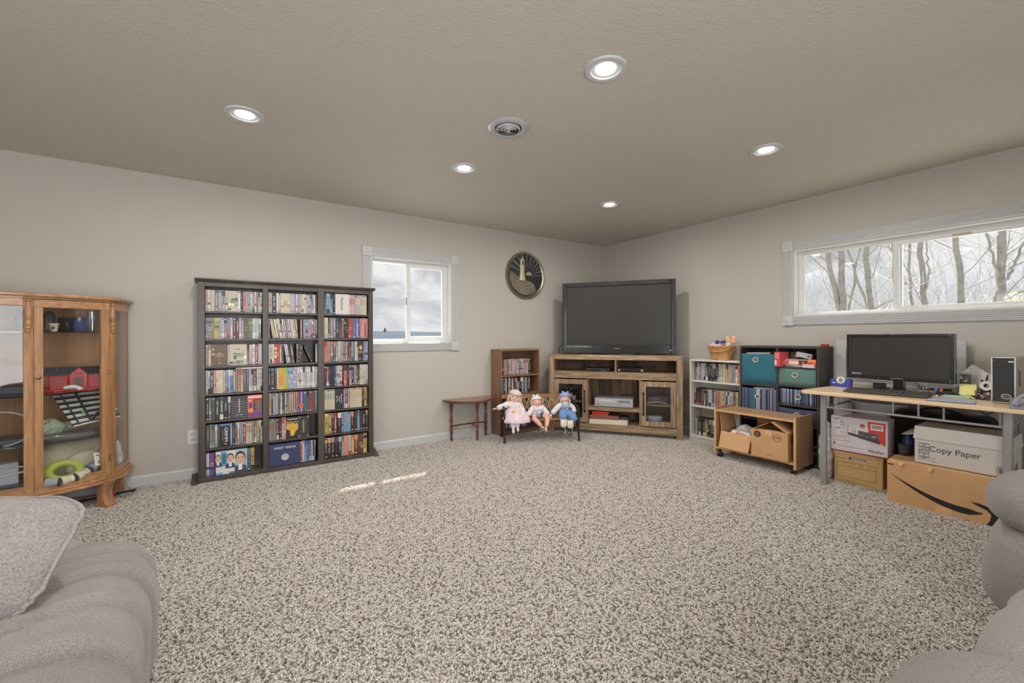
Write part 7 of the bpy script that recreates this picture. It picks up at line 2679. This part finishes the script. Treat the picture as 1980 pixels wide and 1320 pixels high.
skin('body', [(-.05, 0, .012), (-.01, 0, .018), (.03, 0, .016), (.04, -.01, -.004), (.025, -.02, -.006)], [(0, 1), (1, 2), (2, 3), (2, 4)], [.012, .016, .014, .008, .008], plain('white_toy_plastic', (206, 200, 198), .5), t, 2)
# striped folded bag
t = thing('striped_bag', 'black and white striped canvas bag sloping under the middle shelf', 'bag', (-.80, 4.09, .478))
P = [Vector(p) - Vector((-.80, 4.09, .478)) for p in ((-.985, 4.10, .785), (-.715, 4.255, .790), (-.640, 4.10, .590), (-.835, 3.915, .575))]
def bil(u, v, lift=0.0):
    p = (P[0] * (1 - u) + P[1] * u) * (1 - v) + (P[3] * (1 - u) + P[2] * u) * v
    nn = (P[1] - P[0]).cross(P[3] - P[0]).normalized()
    if nn.z < 0:
        nn = -nn
    return p + nn * lift
BWK, BWW = rgb(52, 52, 60), rgb(206, 204, 198)
g = G()
n = 13
for i in range(n):
    v0, v1 = i / n, (i + 1) / n
    c = BWK if i % 2 == 0 else BWW
    g.add([bil(0, v0), bil(0, v1), bil(1, v1), bil(1, v0)], [(0, 1, 2, 3)], 0, c)
o_ = g.obj('body', CLOTH_PRINT, t)
o_.modifiers.new('thick', 'SOLIDIFY').thickness = .006
for u in (.10, .34, .78):
    w = .028 if u > .2 else .016
    G().add([bil(u, 0, .005), bil(u, 1, .005), bil(u + w * 1.6, 1, .005), bil(u + w * 1.6, 0, .005), bil(u, 0, .010), bil(u, 1, .010), bil(u + w * 1.6, 1, .010), bil(u + w * 1.6, 0, .010)], [(0, 1, 2, 3), (7, 6, 5, 4), (0, 4, 5, 1), (2, 6, 7, 3), (1, 5, 6, 2), (3, 7, 4, 0)]).obj('strap', fabric('black_webbing', (54, 54, 62), scale=300, bmp=.2, var=.05), t)
G().tube([bil(0, 1), bil(.35, 1, .006), bil(.7, 1, .004), bil(1, 1)], .006, 6).obj('piping', fabric('white_piping', (206, 204, 200), scale=300, bmp=.1, var=.03), t)
G().tube([bil(.40, .93, .006), bil(.55, .80, .02), bil(.8, .84, .02), bil(1.0, .95, .006)], .010, 6).obj('fold', fabric('black_webbing', (54, 54, 62)), t)
G().add([bil(.28, .62, .011), bil(.28, .72, .011), bil(.325, .78, .011), bil(.325, .62, .011)], [(0, 1, 2, 3)]).obj('green_tag', plain('leaf_green_tag', (116, 176, 96), .6), t)
# shiny dark bag and pale green bag on the lowest glass shelf
Z3 = .4855
t = thing('dark_plastic_bag', 'rolled shiny dark grey plastic bag on the lowest glass shelf', 'plastic bag', (-.90, 3.965, Z3), R(32))
DKP = plain('shiny_dark_plastic', (92, 92, 92), .18, coat=.4)
g = G()
for k in range(4):
    g.tube([(-.15 + .06 * i, -.035 + .026 * k + .006 * math.sin(i * 1.7 + k), .022 + .008 * math.sin(i * 1.1 + 2 * k)) for i in range(8)], [.006, .017, .021, .022, .021, .020, .018, .005], 9)
g.obj('body', DKP, t)
t = thing('pale_green_bag', 'crumpled pale green clear bag on the lowest glass shelf', 'plastic bag', (-.97, 4.02, Z3), R(20))
crumple((0, 0, .075), (.085, .06, .055), 12, 16, .25, plain('pale_green_plastic', (158, 168, 148), .25, coat=.3, var=.1), 'body', t)
crumple((.09, .02, .070), (.04, .03, .035), 15, 10, .3, plain('pale_green_plastic', (158, 168, 148)), 'knot', t)
# bottom: cushion, ring toys, baby quilt with a tag, plush
Z4 = .2165
t = thing('cream_cushion', 'large puckered cream cushion filling the cabinet bottom', 'cushion', (-.86, 4.10, Z4), R(30))
CRM = fabric('cream_velour', (190, 178, 156), scale=180, bmp=.2, var=.06)
g = G()
def puck(p):
    a = math.atan2(p.z, p.x)
    return p * (1 + .05 * math.sin(a * 14) * min(1, abs(p.x) / .1 + abs(p.z) / .1) + .05 * noise.noise(p * 14))
g.ball((0, 0, .125), (.185, .075, .130), 20, e=(.75, .8), fn=puck)
g.obj('body', CRM, t)
t = thing('inner_cushion', 'smaller smooth beige cushion leaning on the cream one', 'cushion', (-.80, 4.02, Z4), R(32))
G().ball((0, 0, .085), (.105, .045, .088), 16, e=(.8, .85), fn=lambda p: p * (1 + .04 * noise.noise(p * 20))).obj('body', fabric('beige_velour', (182, 172, 150), scale=180, bmp=.2, var=.05), t)
RGN = plain('lime_soft_plastic', (166, 178, 70), .3, coat=.2, var=.1)
RBL = plain('sky_soft_plastic', (76, 140, 198), .3, coat=.2, var=.06)
t = thing('ring_toy', 'lime green teething ring toy with blue rim at the cabinet bottom', 'toy', (-.875, 3.935, Z4), R(24))
MT = Matrix.Translation((0, 0, .058)) @ Matrix.Rotation(R(48), 4, 'X')
def torus(Rr, r, at, n=36, m=14, sx=1, sy=1):
    g = G()
    g.T = MT
    g.tube([(at[0] + Rr * sx * math.cos(2 * math.pi * i / n), at[1] + Rr * sy * math.sin(2 * math.pi * i / n), at[2]) for i in range(n)], r, m, closed=True)
    return g
torus(.066, .026, (-.012, .004, .014), sx=1.1, sy=.9).obj('green_ring', RGN, t)
g = G()
g.T = MT
g.tube([(.012 + .084 * 1.12 * math.cos(a), -.004 + .084 * math.sin(a), -.004 + .003 * math.sin(a * 7)) for a in [R(-120 + 200 * i / 22) for i in range(23)]], [.006] + [.022] * 21 + [.006], 12)
g.obj('blue_rim', RBL, t)
t = thing('baby_quilt', 'grey and cream striped baby quilt rolled along the cabinet door', 'quilt', (-.80, 3.945, Z4), 0)
quilt = [(-1.0, 3.86), (-.95, 3.835), (-.88, 3.845), (-.82, 3.885), (-.765, 3.945), (-.72, 4.01), (-.695, 4.08), (-.695, 4.14)]
hts = [.030, .030, .022, .030, .055, .095, .150, .20]
qc = [(190, 184, 170), (150, 152, 156), (196, 188, 168), (196, 188, 168), (138, 142, 150), (190, 186, 176), (124, 128, 136), (170, 168, 164)]
g = G()
pts, rad = [], []
for i in range(len(quilt) - 1):
    for s_ in range(5):
        f = s_ / 5
        pts.append(Vector((quilt[i][0] * (1 - f) + quilt[i + 1][0] * f + .80, quilt[i][1] * (1 - f) + quilt[i + 1][1] * f - 3.945, hts[i] * (1 - f) + hts[i + 1] * f)))
pts.append(Vector((quilt[-1][0] + .80, quilt[-1][1] - 3.945, hts[-1])))
for i in range(len(pts) - 1):
    seg_ = i // 5
    c = qc[seg_]
    if i % 5 == 4:
        c = (66, 68, 74)
    elif i % 5 == 3 and seg_ % 2 == 0:
        c = (206, 204, 198)
    g.tube([pts[i], pts[i + 1]], [.028 + .004 * math.sin(i * 1.3), .028 + .004 * math.sin((i + 1) * 1.3)], 10, c=rgb(*c))
g.obj('roll', CLOTH_PRINT, t)
t = thing('hang_tag', 'white retail tag with a small code block hanging on the quilt', 'tag', (-.715, 3.955, Z4 + .075), R(36))
G().box(-.030, .030, 0, .0015, 0, .088).obj('card', PAPER, t, rot=(R(-12), 0, R(0)))
g = G()
for k in range(6):
    g.box(-.012 + .004 * k, -.010 + .004 * k, -.001, .0, .010, .030)
g.box(-.018, -.004, -.001, 0, .066, .072).box(.002, .018, -.001, 0, .068, .072)
g.obj('print', INK, t, rot=(R(-12), 0, 0))
t = thing('plush_toy', 'white plush paw toy by the curved side glass', 'plush toy', (-.672, 4.20, Z4), R(20))
PLU = fabric('white_plush', (206, 204, 204), scale=240, bmp=.6, var=.05)
G().ball((0, 0, .06), (.034, .05, .06), 12).obj('body', PLU, t)
for k, (y, z) in enumerate(((-.05, .10), (-.03, .14), (.01, .15), (-.055, .05))):
    G().ball((.0, y, z), (.02, .022, .036), 9).obj('toe', PLU, t)
# middle bow contents
t = thing('dark_folder', 'dark navy folder lying on the middle shelf in the bow', 'folder', (-1.16, 3.95, Z2), R(8))
G().box(-.13, .13, 0, .22, 0, .045).obj('cover', plain('dark_navy_card', (66, 70, 82), .6), t, bevel=.004)
t = thing('toy_hoop', 'thin white plastic hoop standing in the middle bow', 'hoop', (-1.15, 3.90, Z3), R(6))
G().tube([(.0 + .13 * math.cos(R(a)), 0, .11 + .105 * math.sin(R(a))) for a in range(-85, 96, 9)], .004, 8).obj('hoop', WHITE_TRIM, t)
t = thing('dark_tray', 'dark tray on the lowest glass shelf in the middle bow', 'tray', (-1.20, 3.96, Z3), R(4))
G().prism([(-.16, 0), (.16, 0), (.18, .03), (-.18, .03)], 0, .2, axis='y').obj('body', plain('dark_slate_plastic', (80, 82, 90), .4), t, bevel=.004)
t = thing('white_carton', 'white carton among papers at the bottom of the middle bow', 'carton', (-1.14, 3.92, Z4 + .03), R(14))
G().box(-.055, .055, 0, .08, 0, .13).obj('body', plain('bluish_white_card', (190, 190, 206), .6), t, bevel=.002)
t = thing('game_box', 'dark flat game box at the bottom of the middle bow', 'box', (-1.17, 3.86, Z4), R(6))
G().box(-.16, .16, 0, .22, 0, .03).obj('body', plain('dark_slate_plastic', (80, 82, 90)), t, bevel=.002)
for k, (a, b) in enumerate((((-1.28, 3.80, .27), (-1.02, 3.83, .34)), ((-1.30, 3.84, .38), (-1.04, 3.86, .36)))):
    o_ = G().tube([a, Vector(a).lerp(Vector(b), .5) + Vector((0, 0, .012)), b], .006, 8)
    tag(o_.obj('plastic_rod', WHITE_TRIM), ['white plastic rod rising across the bow front', 'pale plastic rod lying over the white carton'][k], 'rod')

# cords on the carpet under the cabinet
t = thing('cord_heap', 'heap of black and grey cords with a red plug under the oak cabinet', 'cords', (-.78, 4.08, 0.012))
rnd = random.Random(17)
for k in range(5):
    y = rnd.uniform(-.04, .04)
    pts = [(-.30 + .075 * i, y + .03 * math.sin(i * .9 + k), .012 + .012 * math.sin(i * .7 + k * 1.3) ** 2 + .02 * i / 8) for i in range(8)]
    G().tube(pts, .0045, 6).obj('cord', [BLACK, DARK, GREY, BLACK, plain('maroon_cord', (110, 50, 50), .5)][k], t)
G().box(.06, .12, -.03, .01, .02, .06).obj('red_plug', plain('red_plug_plastic', (166, 44, 54), .4), t, bevel=.008)
cb = G().tube([(-1.1, 4.29, .10), (-.95, 4.285, .085), (-.8, 4.29, .09), (-.70, 4.28, .075), (-.68, 4.25, .05)], .004, 6)
tag(cb.obj('wall_cable', BLACK), 'thin black cord running along the baseboard behind the cabinet feet', 'cable')

# ------------------------------------------------------------------ grey upholstered sofas at the room's near edge
CHEN = fabric('grey_chenille', (136, 130, 127), scale=330, bmp=.6, var=.15, patch=5, dist=.004)
CHEN2 = fabric('grey_basket_weave', (142, 135, 132), scale=240, bmp=.75, var=.15, patch=7, dist=.005)
CHEN3 = fabric('lit_grey_chenille', (146, 139, 136), scale=330, bmp=.55, var=.14, patch=5, dist=.004)  # lighter copy of the sofa cloth, falling light painted into its colour


def sweep(path, rings, n_sm=1):
    """skin rings of (x,z) sections along y"""
    vs, fs = [], []
    m_ = len(rings[0])
    for y, rg in zip(path, rings):
        for x, z in rg:
            vs.append((x, y, z))
    for j in range(len(path) - 1):
        for i in range(m_):
            k = (i + 1) % m_
            fs.append((j * m_ + i, j * m_ + k, (j + 1) * m_ + k, (j + 1) * m_ + i))
    fs.append(tuple(range(m_))[::-1])
    fs.append(tuple(range((len(path) - 1) * m_, len(path) * m_)))
    return vs, fs


def cushion(name, at, r, mat, parent, e=(.55, .6), wr=.018, fr=5.0, seed=0, n=26, creases=(), rot=None, yaw=0.0):
    """overstuffed pad with soft wrinkles and pulled creases"""
    sd = Vector((seed * 2.3, seed * 5.1, seed * .7))
    rr = Vector(r)
    def fn(p):
        q = Vector((p.x / rr.x, p.y / rr.y, p.z / rr.z))
        k = wr * noise.noise(p * fr + sd) + wr * .45 * noise.noise(p * fr * 2.7 + sd)
        nrm = p.normalized()
        for ax, pos, dep, wd in creases:
            d = (p[ax] - pos - .02 * noise.noise(Vector((p.x * 4, p.y * 4, p.z * 4)) + sd)) / wd
            k -= dep * math.exp(-d * d)
        return p + nrm * k
    g = G()
    g.ball((0, 0, 0), r, n, e=e, fn=fn)
    o = g.obj(name, mat, parent, loc=at, rot=rot or (0, 0, yaw))
    return o


SL = (-.62, .95, 0.0)
sf = thing('recliner_sofa', 'grey chenille recliner sofa corner beside the oak cabinet, overstuffed front roll', 'sofa', SL)


def roll(name, at, r, mat, parent, seed=0, ny=150, ns=44, creases=()):
    """a long stuffed roll along y, rounded at both ends, with slanting pulled creases"""
    sd = Vector((seed * 2.3, seed * 5.1, seed * .7))
    sg = lambda v, p: math.copysign(abs(v) ** p, v)
    path, rings = [], []
    for j in range(ny + 1):
        t = -1 + 2 * j / ny
        t = sg(t, .9)
        f = max(.02, (1 - abs(t) ** 7)) ** (1 / 3.2)
        y = r[1] * t
        ring_ = []
        for i in range(ns):
            a = 2 * math.pi * i / ns
            ca, sa = sg(math.cos(a), .66), sg(math.sin(a), .66)
            x, z = r[0] * ca * f, r[2] * sa * (.35 + .65 * f)
            p = Vector((x, y, z))
            k = .016 * noise.noise(p * 4 + sd) + .007 * noise.noise(p * 11 + sd)
            for pos, dep, wd in creases:
                d = (y - pos - .45 * x - .03 * noise.noise(p * 5 + sd)) / wd
                k -= dep * math.exp(-d * d) * (.35 + .65 * max(0, sa))
                d2 = (y - pos - .45 * x - wd * 2.4) / (wd * 1.7)
                k += dep * .45 * math.exp(-d2 * d2) * (.35 + .65 * max(0, sa))
            n_ = Vector((math.cos(a), 0, math.sin(a)))
            ring_.append((x + n_.x * k, z + n_.z * k))
        path.append(y)
        rings.append(ring_)
    vs, fs = sweep(path, rings)
    return G().add(vs, fs, smooth=True).obj(name, mat, parent, loc=at)


roll('seat_front', (.225, .12, .275), (.215, .92, .250), CHEN, sf, 3, creases=[(-.66, .020, .020), (-.44, .013, .016), (-.24, .022, .018), (-.06, .012, .016), (.12, .020, .018), (.30, .013, .016), (.46, .019, .018), (.64, .012, .016)])
cushion('seat_cushion', (-.16, -.08, .370), (.36, .72, .150), CHEN3, sf, (.5, .5), .010, 4, 5, 32)
cushion('armrest', (-.06, .905, .300), (.36, .15, .245), CHEN3, sf, (.6, .7), .010, 4, 6, 26)
cushion('base', (.17, .02, .120), (.265, .86, .115), CHEN, sf, (.4, .45), .004, 4, 9, 26)
G().box(-.85, .30, -.75, .95, .02, .28).obj('frame', CHEN, sf, bevel=.04, seg=4)
pw = thing('throw_pillow', 'grey basket weave throw pillow with gathered piped edge on the sofa', 'pillow', (-.585, 1.62, .625), R(-31))
def pil(p):
    a = math.atan2(p.y, p.x)
    edge = max(abs(p.x) / .285, abs(p.y) / .138)
    k = 1 + .010 * math.sin(a * 25) * max(0, edge - .80) / .2
    return Vector((p.x * k, p.y * k, p.z * (1 + .10 * noise.noise(p * 11))))
PR = (R(-38), 0, 0)
g = G()
g.T = Matrix.Rotation(R(90), 4, 'X')
g.ball((0, 0, 0), (.285, .138, .078), 30, e=(.95, .34), fn=pil)
g.obj('body', CHEN2, pw, rot=PR)
g = G()
pts = []
for i in range(90):
    a = 2 * math.pi * i / 90
    x = .287 * math.copysign(abs(math.cos(a)) ** .34, math.cos(a))
    z = .140 * math.copysign(abs(math.sin(a)) ** .34, math.sin(a))
    k = 1 + .008 * math.sin(math.atan2(z, x) * 23)
    pts.append((x * k, .004 * math.sin(a * 31), z * k))
g.tube(pts, .0055, 8, closed=True)
g.obj('piping', CHEN3, pw, rot=PR)

SR = (1.9, -.35, 0.0)
s2 = thing('sectional_sofa', 'grey chenille sofa at the near edge with two overstuffed rounded arm fronts', 'sofa', SR)
cushion('armrest_pad', (.76, .33, .500), (.30, .38, .115), CHEN, s2, (.7, .62), .012, 4, 11, 28, [(1, .22, .008, .02)])
cushion('armrest', (.76, .325, .235), (.31, .39, .225), CHEN, s2, (.62, .6), .014, 4, 12, 28, [(2, .08, .01, .03)])
cushion('footrest_pad', (-.45, .19, .440), (.37, .36, .140), CHEN3, s2, (.62, .55), .012, 4, 13, 30, [(0, .1, .010, .03)])
cushion('footrest_pad', (-.845, .20, .435), (.235, .43, .160), CHEN, s2, (.7, .62), .012, 4, 14, 30)
cushion('base', (-.35, .10, .16), (.72, .38, .15), CHEN, s2, (.4, .45), .004, 4, 15, 24)
G().box(-.8, .7, -.5, .1, .02, .40).obj('frame', CHEN, s2, bevel=.05, seg=4)
# two crumbs on the carpet
for k, (x, y) in enumerate(((1.005, 1.285), (1.105, 1.37), (1.12, 2.72))):
    o_ = G().ball((0, 0, 0), (.010, .006, .004), 6, fn=lambda p: p * (1 + .3 * noise.noise(p * 200)))
    o_ = tag(o_.obj('leaf_crumb', plain('dry_leaf_brown', (150, 122, 98), .9)), ['small tan leaf crumb nearest the sofas on the open carpet', 'second tan leaf crumb just beyond the first on the carpet', 'tan leaf crumb near the sun patch on the carpet'][k], 'crumb')
    o_.location = (x, y, .018)

# lettering becomes plain meshes
dg = bpy.context.evaluated_depsgraph_get()
for o in [o for o in S.objects if o.type == 'FONT']:
    me = bpy.data.meshes.new_from_object(o.evaluated_get(dg))
    n = bpy.data.objects.new('lettering', me)
    COL.objects.link(n)
    n.parent = o.parent
    n.location, n.rotation_euler, n.scale = o.location, o.rotation_euler, o.scale
    nm = o.name
    bpy.data.objects.remove(o)
    n.name = nm
